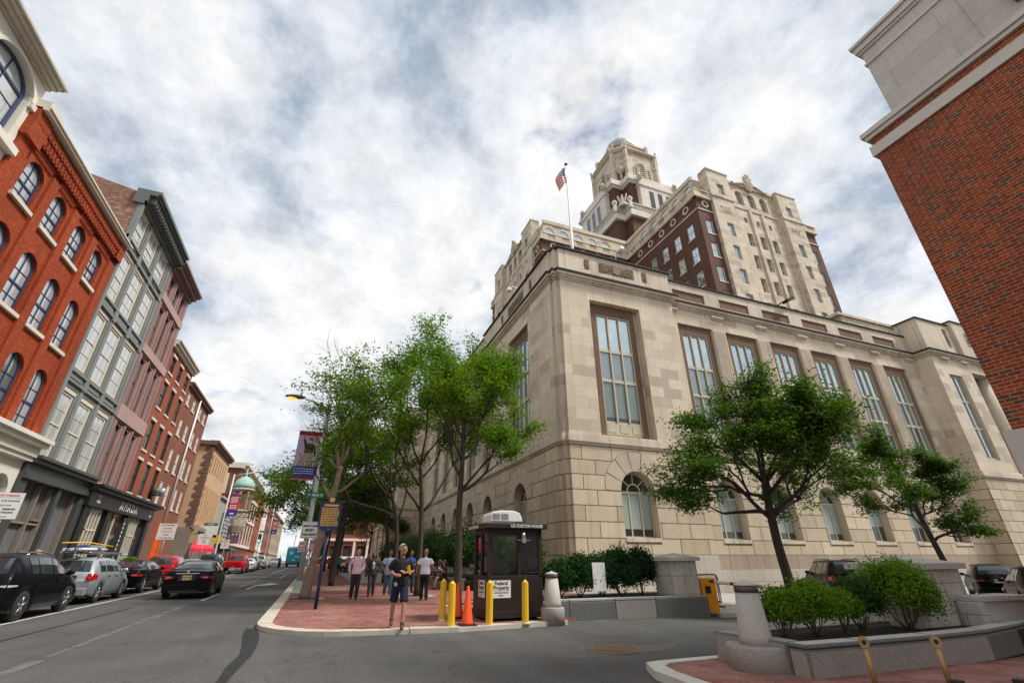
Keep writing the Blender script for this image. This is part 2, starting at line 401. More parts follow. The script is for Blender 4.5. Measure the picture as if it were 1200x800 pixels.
def arched(parent, pl, u0, u1, z0, zs, d, fm, gm, mull=2, trans=True, fw=0.09, rows=1, sillm=None, sill=0.0, name='window', radial=True, midbar=0.0, rise=None):
    """an arch-headed window: ring frame, mullions, transom at the springing"""
    mb = MB(); n = 14; r = (u1-u0)/2; c = (u0+u1)/2; kz = 1 if rise is None else rise/r
    pl.box(mb, u0, u0+fw, z0, zs, d-0.02, d+0.07); pl.box(mb, u1-fw, u1, z0, zs, d-0.02, d+0.07)
    pl.box(mb, u0+fw, u1-fw, z0, z0+fw, d-0.02, d+0.068)
    for k in range(n):
        a, b = math.pi*k/n, math.pi*(k+1)/n
        P = lambda rr, t: (c+rr*math.cos(t), zs+kz*rr*math.sin(t))
        pl.slab(mb, [P(r-fw, a), P(r, a), P(r, b), P(r-fw, b)], d-0.02, d+0.07)
    bw = 0.028 if mull == 1 else 0.09
    for i in range(1, mull+1):
        u = u0 + (u1-u0)*i/(mull+1)
        top = zs if radial else zs + kz*math.sqrt(max(0, (r-fw)**2-(u-c)**2))
        pl.box(mb, u-bw/2, u+bw/2, z0+fw, top, d, d+0.055)
    if trans: pl.box(mb, u0+fw, u1-fw, zs-0.05, zs+0.07, d, d+0.06)
    if radial:
        ri = r*0.42
        for k in range(8):
            a, b = math.pi*k/8, math.pi*(k+1)/8
            P = lambda rr, t: (c+rr*math.cos(t), zs+0.07+rr*math.sin(t))
            pl.slab(mb, [P(ri-0.09, a), P(ri, a), P(ri, b), P(ri-0.09, b)], d, d+0.05)
        for t in (math.pi*0.25, math.pi*0.5, math.pi*0.75):
            ca, sa = math.cos(t), math.sin(t); w = 0.035
            pts = [(c+ri*ca+w*sa, zs+0.07+ri*sa-w*ca), (c+(r-fw)*ca+w*sa, zs+(r-fw)*sa-w*ca), (c+(r-fw)*ca-w*sa, zs+(r-fw)*sa+w*ca), (c+ri*ca-w*sa, zs+0.07+ri*sa+w*ca)]
            pl.slab(mb, pts, d, d+0.045)
    for j in range(1, rows):
        z = z0 + (zs+r*0.55-z0)*j/rows; b = 0.09 if (midbar and j == rows//2) else 0.024
        pl.box(mb, u0+fw, u1-fw, z-b/2, z+b/2, d, d+0.05 if b > .05 else d+0.032)
    o = mb.build(name, fm, parent, True)
    g = MB(); pl.poly(g, arch(u0+fw*.5, u1-fw*.5, z0+fw*.5, zs, n, kz*(r-fw*.5)), d+0.005); g.build('pane', gm, o, True)
    if sill:
        s = MB(); pl.box(s, u0-0.12, u1+0.12, z0-0.17, z0-0.002, d, sill); s.build('sill', sillm, o, True)
    return o

# ================================================================== THE CUSTOM HOUSE
CH = thing('custom_house', 'huge pale limestone public building with arched ground floor and stepped brick tower', 'public building', (13.5, 25.2, -0.5))
PR = Pl('Y', 24.5, -1); PM = Pl('Y', 25.1, -1); PF = Pl('Y', 23.6, -1); LS = Pl('X', 12.9, -1)
BAYC = [25.8 + 4.93*i for i in range(6)]
ZB, ZS0, ZS1, ZA, ZC, ZT = -1.0, 8.0, 8.68, 18.65, 20.0, 22.6
def voussoirs(mb, pl, c, r, zs, d, top, side):
    """the ring of wedge stones round an arch, cut square at the top and sides, over a dark joint bed"""
    N = 7; lim = lambda t: min(side/abs(math.cos(t)) if abs(math.cos(t)) > 1e-3 else 99, (top-zs)/math.sin(t) if math.sin(t) > 1e-3 else 99, r*1.95)
    bed = [(c+lim(math.pi*k/28)*math.cos(math.pi*k/28), zs+lim(math.pi*k/28)*math.sin(math.pi*k/28)) for k in range(29)]
    ring = bed + [(c+r*math.cos(math.pi*k/28), zs+r*math.sin(math.pi*k/28)) for k in range(28, -1, -1)]
    for k in range(28):
        a, b = k, k+1
        pl.poly(mb, [(c+r*math.cos(math.pi*a/28), zs+r*math.sin(math.pi*a/28)), bed[a], bed[b], (c+r*math.cos(math.pi*b/28), zs+r*math.sin(math.pi*b/28))], d+0.004, 1)
    for i in range(N):
        t0, t1 = math.pi*i/N + 0.018/r, math.pi*(i+1)/N - 0.018/r
        ts = [t0 + (t1-t0)*k/4 for k in range(5)]
        inn = [(c+r*math.cos(t), zs+r*math.sin(t)) for t in ts]
        out = [(c+(lim(t)-0.02)*math.cos(t), zs+(lim(t)-0.02)*math.sin(t)) for t in ts]
        pl.slab(mb, [inn[0]] + out + inn[:0:-1], d, d+0.022, 2)
JOINT = plain('dark_stone_joint', (0.12,0.09,0.07), 0.95, var=0.2)
VOUS = plain('voussoir_limestone', (0.54,0.445,0.34), 0.85, var=0.12, scale=0.45, dirt=0.25, bump=0.1)
BRP = lambda pl, mb, u0, u1, z0, z1, d0, d1: None

base = MB(); upper = MB()
# --- corner pavilion, right side
pa = arch(16.72, 19.22, 2.42, 5.36)
wall(base, PR, rect(13.4, 23.2, 1.85, ZS0), [pa], reveal=0.6, rmi=2)
voussoirs(base, PR, 17.97, 1.25, 5.36, 0.0, ZS0-0.03, 2.35)
wall(upper, PR, rect(13.4, 23.2, ZS1, ZC), [rect(15.7, 20.0, ZS1+0.02, ZA)], reveal=0.6)
# stepped corner
upper.box((13.1, 24.70, ZS1), (13.41, 25.4, ZC)); base.box((13.1, 24.70, 1.85), (13.41, 25.4, ZS0)); upper.box((12.905, 25.19, ZS1), (13.2, 25.4, ZC)); base.box((12.905, 25.19, 1.3), (13.2, 25.4, ZS0)); upper.box((13.38, 24.505, ZS1), (13.6, 25.0, ZC)); base.box((13.38, 24.505, 1.85), (13.6, 25.0, ZS0))
# pavilion's far return and the main wall's arched ground floor
base.box((23.2, 24.5, 1.85), (23.22, 25.1, ZS0)); upper.box((23.2, 24.5, ZS1), (23.22, 25.1, ZC))
holes = [arch(c-1.18, c+1.18, 2.42, 5.36) for c in BAYC]
wall(base, PM, rect(23.2, 54.2, 1.85, ZS0), holes, reveal=0.6, rmi=2)
for c in BAYC: voussoirs(base, PM, c, 1.18, 5.36, 0.0, ZS0-0.03, 2.2)
wall(upper, PM, rect(23.2, 54.2, ZS1, ZC), [rect(c-1.75, c+1.75, ZS1+0.02, ZA) for c in BAYC], reveal=0.35)
# far (central) pavilion
base.box((54.2, 23.6, 1.0), (54.24, 25.1, ZS0)); upper.box((54.2, 23.6, ZS1), (54.24, 25.1, ZC+1))
wall(base, PF, rect(54.2, 96, 1.0, ZS0), [rect(56.1+k*7.4, 58.2+k*7.4, 1.3, 5.4) for k in range(1, 5)], reveal=0.7)
wall(upper, PF, rect(54.2, 96, ZS1, ZC+0.8), [rect(56.1, 58.3, 9.8, 18.2)] + [rect(60.4+6.2*k, 64.4+6.2*k, ZS1+0.02, 18.9) for k in range(5)], reveal=0.9)
# left (street) side
LARC = [31.45] + [38.66+5.22*i for i in range(5)]
wall(base, LS, rect(25.2, 67.0, 1.3, ZS0), [arch(c-1.2, c+1.2, 2.3, 5.4) for c in LARC], reveal=0.6, rmi=2)
for c in LARC: voussoirs(base, LS, c, 1.2, 5.4, 0.0, ZS0-0.03, 2.2)
wall(upper, LS, rect(25.2, 67.0, ZS1, ZC), [rect(29.35, 33.65, ZS1+0.02, ZA)] + [rect(c-1.5, c+1.5, ZS1+0.02, ZA) for c in LARC[1:]], reveal=0.45)
# street-side far pavilion stepping out to the pavement
FW = Pl('Y', 67.0, -1); FX = Pl('X', 9.4, -1)
wall(base, FW, rect(9.4, 12.9, 0.2, ZS0), [], reveal=0); wall(upper, FW, rect(9.4, 12.9, ZS1, ZC), [], reveal=0)
wall(base, FX, rect(67.0, 100, 0.2, ZS0), [arch(c-1.2, c+1.2, 2.6, 5.6) for c in (72, 79, 86, 93)], reveal=0.6, rmi=2)
wall(upper, FX, rect(67.0, 100, ZS1, ZC), [rect(c-1.4, c+1.4, ZS1+0.02, ZA) for c in (72, 79, 86, 93)], reveal=0.45)
base.build('rusticated_wall', [LIME_B, JOINT, VOUS], CH, True)
upper.build('ashlar_wall', [LIME_U], CH, True)
pl_ = MB()
pl_.box((13.0, 24.42, ZB), (23.28, 25.3, 1.848)); pl_.box((12.8, 24.68, ZB), (13.0, 67, 1.30)); pl_.box((12.82, 25.0, 1.302), (12.99, 67, 1.848)) if False else None
pl_.box((23.28, 25.02, ZB), (54.1, 25.6, 1.0)); pl_.box((54.1, 23.5, ZB), (96, 25.6, 0.996)); pl_.box((9.3, 66.9, -0.2), (9.5, 100, 0.5))
pl_.build('plinth', GRAN_P, CH, True)
b2 = MB(); b2.box((23.28, 25.075, 1.0), (54.18, 25.5, 1.848)); b2.box((13.05, 24.9, 1.3), (13.3, 66.9, 1.846)); b2.build('base_course', masonry('base_course_stone', (0.36,0.285,0.215), (0.42,0.335,0.255), (0.12,0.09,0.07), 1.5, 3.0, 0.02, z0=-1.0, stain=0.3), CH, True)
# solid core behind the openings, roofs
core = MB(); core.box((13.8, 26.0, 0), (95.8, 99, 20.3)); core.box((10.2, 68.0, 0), (13.8, 99.5, 20.3)); core.box((55.3, 24.7, 0), (95.5, 26, 20.3)); core.build('roof', ROOF, CH, True)
# --- string course, frieze, cornice, attic: stacked mouldings following the plan
def band(mb, z0, z1, pr, mi=0, pav=True):
    """one moulding round the visible fronts, standing pr proud"""
    mb.box((13.4-pr, 24.5-pr, z0), (23.2+pr, 25.6, z1), mi)
    mb.box((13.1-pr, 24.72-pr, z0), (13.38-pr, 25.6, z1), mi)
    mb.box((12.9-pr, 25.2-pr, z0), (13.5, 67.0-pr, z1), mi)
    mb.box((23.2+pr, 25.1-pr, z0), (54.2-pr, 25.6, z1), mi)
    mb.box((54.2-pr, 23.6-pr, z0), (96, 25.6, z1), mi)
    mb.box((9.4-pr, 67.0-pr, z0), (13.5, 100, z1), mi)
s_ = MB(); band(s_, ZS0, ZS0+0.10, 0.04); band(s_, ZS0+0.10, ZS0+0.18, 0.09); band(s_, ZS0+0.18, ZS0+0.60, 0.15); band(s_, ZS0+0.60, ZS1+0.03, 0.08)
s_.build('string_course', LIME_T, CH, True)
c_ = MB(); band(c_, 19.92, 20.05, 0.10); band(c_, 20.05, 20.20, 0.22); band(c_, 20.20, 20.42, 0.36); c_.build('cornice', LIME_T, CH, True)
f_ = MB(); band(f_, 20.42, 20.56, 0.46); f_.build('gutter', DKMET, CH, True)
for u in [23.55] + [c+2.46 for c in BAYC[:-1]] + [53.2]:
    m_ = MB(); PM.box(m_, u-0.62, u+0.62, 19.72, 19.92, 0.0, 0.24); PM.box(m_, u-0.52, u+0.52, 19.60, 19.72, 0.0, 0.16); m_.build('bracket', LIME_T, CH, True)
for u in (56.3, 59.6, 62.9, 66.2): m_ = MB(); PF.box(m_, u-0.6, u+0.6, 19.75, 19.95, 0, 0.24); m_.build('bracket', LIME_T, CH, True)
# attic parapet
at_ = MB()
wall(at_, PM, rect(23.2, 54.2, 20.56, ZT-0.05), [rect(c-1.66, c+1.66, 20.98, 21.84) for c in BAYC], reveal=0.12)
at_.box((13.35, 24.46, 20.56), (23.25, 25.3, ZT)); at_.box((13.05, 24.7, 20.56), (13.34, 25.3, ZT)); at_.box((12.86, 25.15, 20.56), (13.6, 40.5, ZT))
at_.box((12.98, 40.5, 20.56), (13.6, 67, ZT-0.2)); at_.box((23.25, 25.26, 20.56), (54.2, 25.7, ZT-0.06))
at_.box((54.15, 23.5, 20.56), (59.5, 25.6, 24.1)); at_.box((59.6, 23.15, 20.56), (96, 25.6, 24.5)); at_.box((9.36, 66.95, 20.56), (14, 100, ZT))
at_.build('attic_parapet', LIME_T, CH, True)
cp = MB()
cp.box((13.2, 24.3, ZT), (23.4, 25.4, ZT+0.14)); cp.box((12.95, 24.6, ZT), (13.19, 25.4, ZT+0.138)); cp.box((12.72, 25.1, ZT), (13.19, 40.6, ZT+0.136)); cp.box((12.85, 40.62, ZT-0.2), (13.7, 67, ZT-0.08))
cp.box((23.41, 24.98, ZT-0.055), (54.1, 25.75, ZT+0.06)); cp.box((54.0, 23.38, 24.1), (59.5, 25.7, 24.22)); cp.box((59.5, 23.05, 24.5), (96, 25.7, 24.62))
cp.build('coping', DKMET, CH, True)
for c in BAYC:
    ap = MB(); PM.box(ap, c-1.66, c+1.66, 20.98, 21.84, -0.15, -0.10); ap.build('attic_brick_panel', BR_SUR, CH, True)
# carved panels on the pavilion's attic
CARVE = plain('carved_stone_relief', (0.24,0.185,0.13), 0.95, var=0.55, scale=7, dirt=0.5, bump=1.0, bscale=14)
def relief(mb, pl, u0, u1, z0, z1, d, n, r):
    own = mb is None
    if own: mb = MB()
    pl.box(mb, u0, u1, z0, z1, d, d+0.012)
    for k in range(n):
        u = rr.uniform(u0+r, u1-r); z = rr.uniform(z0+r, z1-r); q = rr.uniform(0.4, 1)*r; k0 = rr.uniform(0, 6)
        pts = [(u+q*math.cos(k0+t*0.8), z+q*math.sin(k0+t*0.8)) for t in range(8)]
        for a in range(7):
            m = ((pts[a][0]+pts[a+1][0])/2, (pts[a][1]+pts[a+1][1])/2)
            pl.box(mb, m[0]-0.035, m[0]+0.035, m[1]-0.035, m[1]+0.035, d+0.012, d+0.012+rr.uniform(.02,.06))
    if own: mb.build('carved_panel', CARVE, CH, True)
for (a, b, n) in ((16.75, 19.95, 60), (15.5, 15.95, 12), (20.7, 21.15, 12)): relief(None, PR, a, b, 21.25, 22.2, 0.04, n, 0.20)
cv = MB(); PR.slab(cv, [(18.35+0.42*math.cos(t*.7854), 21.72+0.42*math.sin(t*.7854)) for t in range(8)], 0.04, 0.11)
for (a, b, n) in ((30.0, 33.6, 50), (28.3, 28.8, 10), (34.8, 35.3, 10)): relief(None, LS, a, b, 21.25, 22.2, 0.04, n, 0.20)
cv.build('carved_medallion', CARVE, CH, True); relief(None, PF, 58.2, 58.8, 21.4, 23.6, 0.1, 16, 0.22); relief(None, PF, 61.2, 66, 21.8, 23.4, 0.46, 40, 0.3)
# pilaster flutes between the tall windows
for i, c in enumerate(BAYC[:-1]):
    fl = MB()
    PM.box(fl, c+1.78, c+3.15, ZS1+.05, ZA-0.01, 0.0, 0.02)
    for k in range(7):
        u = c + 1.75 + 0.17 + k*(1.43-0.34)/6
        PM.box(fl, u-0.05, u+0.05, ZS1+0.3, ZA-0.12, 0.015, 0.06)
    fl.build('pilaster', LIME_T, CH, True)
for k in range(5):
    fl = MB(); fl.lathe([(0.85, ZS1), (0.8, 12), (0.7, 18.9)], (60.4+6.2*k+3.6, 24.6, 0), 14, 0); fl.build('column', LIME_T, CH, True)
# --- tall windows: brick surround + bronze-cream frame in three lights and three tiers
TALLF = plain('cream_metal_frame', (0.50,0.45,0.34), 0.55, var=0.06)
def tall_window(pl, u0, u1, d, brick=0.42, z0=9.0, z1=17.85, gl=None, side=None):
    mb = MB(); fw = 0.10
    pl.box(mb, u0, u0+fw, z0, z1, d, d+0.1); pl.box(mb, u1-fw, u1, z0, z1, d, d+0.1); pl.box(mb, u0+fw, u1-fw, z1-fw, z1, d, d+0.098); pl.box(mb, u0+fw, u1-fw, z0-0.02, z0+0.86, d, d+0.05)
    for i in (1, 2):
        u = u0 + (u1-u0)*i/3; pl.box(mb, u-0.055, u+0.055, z0+0.86, z1-fw, d+0.002, d+0.13)
    for i in range(3):
        a = u0 + (u1-u0)*i/3 + 0.16; pl.box(mb, a, a+(u1-u0)/3-0.32, z0+0.12, z0+0.70, d+0.05, d+0.075)
    for z in (12.75, 15.0): pl.box(mb, u0+fw, u1-fw, z-0.13, z+0.1, d+0.003, d+0.09)
    o = mb.build('tall_window', TALLF, CH, True)
    g = MB(); bl_ = rr.choice((.28, .5, .9, .28, 1.6))
    for i in range(3):
        a, b = u0 + (u1-u0)*i/3, u0 + (u1-u0)*(i+1)/3
        for j, (p, q) in enumerate(((z0+.86, 12.62), (12.85, 14.87), (15.1, z1-.1))):
            pl.poly(g, rect(a+.05, b-.05, p, q), d+0.006, (0, 1, 2)[j] if rr.random() > .18 else 3 if j < 2 else 2)
            if j == 0: pl.poly(g, rect(a+.05, b-.05, p, p+bl_), d+0.012, 3)
    g.build('pane', [G_GRN if gl is None else gl, G_MID, G_SKY, G_DRK], o, True)
    if brick:
        s = MB(); pl.box(s, u0-brick, u0, ZS1+0.01, z1+0.85, d-0.05, d+0.16); pl.box(s, u1, u1+brick, ZS1+0.01, z1+0.85, d-0.05, d+0.16); pl.box(s, u0, u1, z1, z1+0.85, d-0.05, d+0.157)
        s.build('brick_surround', BR_SUR, o, True)
tall_window(PR, 16.42, 19.30, -0.60, 0.40)
for c in BAYC: tall_window(PM, c-1.28, c+1.28, -0.34, 0.46)
tall_window(LS, 30.1, 32.9, -0.45, 0.42)
for c in LARC[1:]: tall_window(LS, c-1.1, c+1.1, -0.44, 0.38)
for c in (72, 79, 86, 93): tall_window(FX, c-1.0, c+1.0, -0.44, 0.38)
bk = MB(); PR.box(bk, 15.6, 20.1, ZS1, ZA+.1, -.75, -.60); bk.build('recess_panel', LIME_U, CH, True); bk = MB(); LS.box(bk, 29.2, 33.8, ZS1, ZA+.1, -.6, -.46); bk.build('recess_panel', LIME_U, CH, True)
def slim(pl, u0, u1, d):
    mb = MB()
    for u in (u0, (u0+u1)/2-0.05, u1-0.1): pl.box(mb, u, u+0.1, 9.85, 18.15, d, d+0.1)
    for z in (9.85, 12.7, 15.4, 18.0): pl.box(mb, u0+0.1, u1-0.1, z, z+0.16, d, d+0.07)
    o = mb.build('slim_window', TALLF, CH, True); g = MB(); pl.poly(g, rect(u0+.05, u1-.05, 9.9, 18.1), d+0.01); g.build('pane', G_SKY, o, True)
slim(PF, 56.15, 58.25, -0.3)
# --- arched windows of the ground floor
SILLM = LIME_T
def low_arch(pl, c, r, zs, z0, d):
    o = arched(CH, pl, c-r+0.02, c+r-0.02, z0+0.35, zs, d, TALLF, G_DRK, mull=2, name='arched_window')
    g = MB(); drop = rr.choice((.5, .9, 1.1, 1.4, 1.9))
    for i in range(3):
        a = c-r+0.12 + i*(2*r-0.24)/3; pl.poly(g, rect(a+.04, a+(2*r-0.24)/3-.04, z0+0.35+drop, zs-0.05), d+0.012)
    g.build('blind', CURT, o, True)
    s = MB(); pl.box(s, c-r, c+r, z0, z0+0.34, d-0.02, -0.12); pl.box(s, c-r-0.02, c+r+0.02, z0+0.12, z0+0.34, -0.12, 0.05); s.build('sill', SILLM, o, True)
low_arch(PR, 17.97, 1.24, 5.36, 2.42, -0.55)
for c in BAYC: low_arch(PM, c, 1.17, 5.36, 2.42, -0.55)
for c in LARC: low_arch(LS, c, 1.19, 5.4, 2.3, -0.55)
for c in (72, 79, 86, 93): low_arch(FX, c, 1.19, 5.6, 2.6, -0.55)
# central frontispiece on the roof above the main wall
fr = MB()
fr.box((47.5, 26.5, 22.0), (64, 30, 24.6)); fr.box((46.9, 26.3, 24.6), (64.4, 30.2, 24.9)); fr.box((44.3, 27.3, 22.0), (47.4, 30, 24.3))
relief(fr, Pl('Y', 26.5, -1), 50.5, 60, 22.9, 24.3, 0.0, 70, 0.35)
fr.build('roof_frontispiece', LIME_T, CH, True)
print('custom house lower done', len(bpy.data.objects))
# ------------------------------------------------------------------ the tower of the custom house
CX, CY = 54.3, 64.8
SASHF = plain('cream_sash_paint', (0.62,0.58,0.46), 0.55, var=0.05)
def wing(o, sw):
    """one arm of the cross-shaped tower; sw swaps the axes to make its twin"""
    SIDE = Pl('X', 42.4, -1) if not sw else Pl('Y', 52.9, -1)
    ENDB = Pl('Y', 36.5, -1) if not sw else Pl('X', 26.0, -1)
    ENDS = Pl('Y', 36.0, -1) if not sw else Pl('X', 25.5, -1)
    UPS = Pl('X', 43.6, -1) if not sw else Pl('Y', 54.1, -1)
    so = 0 if not sw else -10.5; eo = 0 if not sw else 10.5
    rows = [44.45 - 3.9*k for k in range(6)]
    R_ = lambda a, b, z0, z1, q: rect(a+q, b+q, z0, z1)
    # brick walls
    mb = MB(); wy = [38.6+2.72*i for i in range(5)]
    hs = [R_(y-.65, y+.65, z-2.45, z, so) for y in wy for z in rows]
    hr = [[(y+so+0.5*math.cos(t*math.pi/6), 47.2+0.5*math.sin(t*math.pi/6)) for t in range(12)] for y in wy]
    wall(mb, SIDE, R_(36.5, 56, 20, 48, so), hs+hr, reveal=0.22); mb.build('brick_wall', BR_DK, CH, True); mb = MB()
    hb = [R_(43.4, 44.75, z-2.45, z, eo) for z in rows]
    wall(mb, ENDB, R_(42.4, 45.3, 20, 48, eo), hb + [[(44.0+eo+0.5*math.cos(t*math.pi/6), 47.2+0.5*math.sin(t*math.pi/6)) for t in range(12)]], reveal=0.22); mb.build('brick_wall', BR_DK, CH, True); mb = MB()
    wall(mb, ENDB, R_(63.3, 66.2, 20, 48, eo), [R_(63.9, 65.2, z-2.45, z, eo) for z in rows], reveal=0.22)
    mb.build('brick_wall', BR_DK, CH, True)
    for z in rows[:5]:
        for y in wy: sash(CH, SIDE, y+so-.63, y+so+.63, z-2.43, z-.02, -0.18, SASHF, (G_SKY if rr.random() < .75 else G_MID), cols=2, rows=2, fw=0.10, sillm=SASHF, sill=0.06, bars=0.04)
        sash(CH, ENDB, 43.42+eo, 44.73+eo, z-2.43, z-.02, -0.18, SASHF, G_SKY, cols=2, rows=2, fw=0.10, sillm=SASHF, sill=0.06)
        if not sw: sash(CH, ENDB, 63.92+eo, 65.18+eo, z-2.43, z-.02, -0.18, SASHF, G_SKY, cols=2, rows=2, fw=0.10)
    # roundels: stone rings with dark discs
    for pl, us in ((SIDE, [y+so for y in wy]), (ENDB, [44.0+eo])):
        for u in us:
            ro = MB()
            for t in range(16):
                a, b = t*math.pi/8, (t+1)*math.pi/8
                pl.slab(ro, [(u+.38*math.cos(a), 47.2+.38*math.sin(a)), (u+.62*math.cos(a), 47.2+.62*math.sin(a)), (u+.62*math.cos(b), 47.2+.62*math.sin(b)), (u+.38*math.cos(b), 47.2+.38*math.sin(b))], -.1, .08)
            pl.poly(ro, [(u+.4*math.cos(t*math.pi/6), 47.2+.4*math.sin(t*math.pi/6)) for t in range(12)], -.12, 1); ro.build('roundel', [LIME_T, G_DRK], CH, True)
    ro = MB(); SIDE.box(ro, 36.4+so, 56+so, 45.85, 46.08, 0, 0.1); ENDB.box(ro, 42.3+eo, 45.2+eo, 45.85, 46.079, 0, 0.1); ro.build('belt_course', [LIME_T, G_DRK], CH, True); ro = MB(); ENDB.box(ro, 63.3+eo, 66.3+eo, 45.85, 46.079, 0, .1); ro.build('belt_course', [LIME_T], CH, True)
    # balcony over the brick, set-back storey with half-round windows
    def bal(pl, u0, u1, z, pr=0.35):
        bl = MB()
        pl.box(bl, u0, u1, z, z+.32, -.2, pr); pl.box(bl, u0, u1, z+1.25, z+1.45, -.05, pr-.02)
        u = u0; k = 0
        while u < u1-.2:
            if k % 2 == 0: pl.box(bl, u, min(u+1.25, u1), z+.32, z+1.25, 0.0, pr-.08)
            else:
                q = u
                while q < min(u+1.3, u1)-.1: pl.box(bl, q+.04, q+.16, z+.32, z+1.25, .06, pr-.14); q += .22
            u += 1.28; k += 1
        bl.build('balcony', LIME_U, CH, True)
    bal(SIDE, 36.3+so, 54+so, 48.0); bal(ENDB, 42.1+eo, 45.2+eo, 48.0); bal(ENDB, 63.3+eo, 66.5+eo, 48.0)
    up = MB()
    hl = [arch(y+so-.95, y+so+.95, 49.9, 50.95, 10) for y in wy]
    wall(up, UPS, R_(37.5, 58, 48.2, 53.0, so), hl, reveal=0.25)
    UE = Pl('Y', 37.6, -1) if not sw else Pl('X', 27.1, -1)
    wall(up, UE, R_(43.6, 45.3, 48.2, 53.0, eo), []); wall(up, UE, R_(63.3, 65, 48.2, 53.0, eo), [])
    UPS.box(up, 37.5+so, 58+so, 52.6, 53.3, -.3, .15)
    # stone frontispiece: two piers and a recessed middle
    REC = Pl('Y', 36.75, -1) if not sw else Pl('X', 26.25, -1)
    for (a, b, wa, wb) in ((45.2, 49.3, 46.8, 48.0), (59.3, 63.4, 60.6, 61.8)):
        wall(up, ENDS, R_(a, b, 20, 54.0, eo), [R_(wa, wb, z-2.3, z, eo) for z in rows] + [R_(wa, wb, 49.75, 51.7, eo)], reveal=0.3)
        for u in (a, b):
            for q in (0.0,):
                p0 = ENDS.p(u+eo, 20, 0.0); p1 = ENDS.p(u+eo, 54.0, -1.6)
                if not sw: up.box((p0[0]-.01, p0[1], 20), (p0[0]+.01, p1[1], 54.0))
                else: up.box((p0[0], p0[1]-.01, 20), (p1[0], p0[1]+.01, 54.0))
        for z in rows[:5] + [51.72]:
            h = 2.28 if z < 50 else 1.95
            sash(CH, ENDS, wa+eo+.01, wb+eo-.01, z-h, z-.02, -0.26, SASHF, (G_SKY if rr.random() < .8 else G_MID), cols=2, rows=2, fw=0.09)
        ENDS.box(up, a+eo-.08, b+eo+.08, 54.0, 54.3, -1.5, .1); ENDS.box(up, a+eo-.05, b+eo+.05, 48.9, 49.25, -.1, .14)
        relief(up, ENDS, a+eo+.8, b+eo-.8, 46.2, 47.7, 0.0, 16, 0.3)
    ac = (51.85, 54.3, 56.75)
    wall(up, REC, R_(49.3, 59.3, 20, 53.6, eo), [arch(c+eo-.72, c+eo+.72, 49.9, 51.9, 10) for c in ac] + [R_(c-.3, c+.3, 46.4, 47.4, eo) for c in ac] + [R_(c-.52, c+.52, z-2.3, z, eo) for c in ac for z in rows], reveal=0.45)
    REC.box(up, 49.3+eo, 59.3+eo, 53.6, 54.0, -1, .25); REC.box(up, 49.3+eo, 59.3+eo, 48.95, 49.2, 0, .12)
    for c in (53.07, 55.53): REC.box(up, c+eo-.22, c+eo+.22, 20, 49.0, 0.0, .22)
    for u in (49.6, 59.0): REC.box(up, u+eo-.28, u+eo+.28, 20, 49.0, 0.0, .22)
    for k in range(60): pass
    up.build('stone_front', LIME_U, CH, True)
    for c in ac:
        arched(CH, REC, c+eo-.7, c+eo+.7, 49.92, 51.9, -.4, SASHF, G_MID, mull=1, radial=False, fw=.08, rows=3)
        for z in rows[:5]: sash(CH, REC, c+eo-.5, c+eo+.5, z-2.28, z-.02, -.4, SASHF, G_MID, cols=1, rows=2, fw=0.08)
    for y in wy:
        if y > 36: 
            w = arched(CH, UPS, y+so-.93, y+so+.93, 49.92, 50.95, -.12, SASHF, G_SKY, mull=1, radial=False, fw=.07, rows=1)
    # the carved arms on the parapet
    ar = MB(); c = 54.3+eo
    for k in range(46):
        t = rr.uniform(0, 6.28); q = rr.random()**.5; du, dz = 1.0*q*math.cos(t), 1.5*q*math.sin(t)
        p = REC.p(c+du, 54.6+dz, .25+.25*(1-q)); ar.ball(p, (.26,.26,.28), 6, 4)
    ar.ball(REC.p(c, 56.1, .3), (.4,.35,.5), 8, 6)
    for s in (-1, 1):
        for k in range(9): ar.ball(REC.p(c+s*(1.1+.3*k), 54.4-.11*k+(.35 if k == 8 else 0), .25), (.24,.24,.26-.01*k), 6, 4)
    ar.build('carved_arms', LIME_T, CH, True)
    # roof and solid body
    bd = MB()
    def bx(a, b, c_, d_, z0, z1):
        if not sw: bd.box((a, c_, z0), (b, d_, z1))
        else: bd.box((c_-10.5, a+10.5, z0), (d_-10.5, b+10.5, z1))
    bx(43.0, 65.6, 37.3, 60, 20, 48.1); bx(44.1, 64.5, 38.2, 60, 48.0, 53.1)
    bd.build('wing_roof', ROOF, CH, True)
wing(CH, False); wing(CH, True)
# --- the shaft, its white balcony, arms, ledge, lantern, dome
def cross(a, b):
    p = [(-a,-b),(-b,-b),(-b,-a),(b,-a),(b,-b),(a,-b),(a,b),(b,b),(b,a),(-b,a),(-b,b),(-a,b)]
    return [(CX+x, CY+y) for x, y in p]
def octo(h, t): return [(CX+x, CY+y) for x, y in ((-h,-t),(-t,-h),(t,-h),(h,-t),(h,t),(t,h),(-t,h),(-h,t))]
sh = MB(); sh.prism(cross(9.7, 7.7), 46, 61.0); sh.prism(cross(8.7, 6.2), 63.4, 71.0); sh.build('brick_shaft', BR_DK, CH, True)
wb = MB()
wb.prism(cross(10.3, 8.2), 61.0, 62.4); wb.prism(cross(10.15, 8.05), 62.4, 62.6); wb.prism(cross(10.4, 8.3), 63.75, 63.95)
P_ = cross(10.2, 8.1)
for i in range(12):
    a, b = Vector(P_[i]), Vector(P_[(i+1) % 12]); L = (b-a).length; n = int(L/.34)
    for k in range(n):
        p = a.lerp(b, (k+.5)/n); wb.box((p.x-.07, p.y-.07, 62.6), (p.x+.07, p.y+.07, 63.75))
    wb.box((a.x-.28, a.y-.28, 62.6), (a.x+.28, a.y+.28, 64.0))
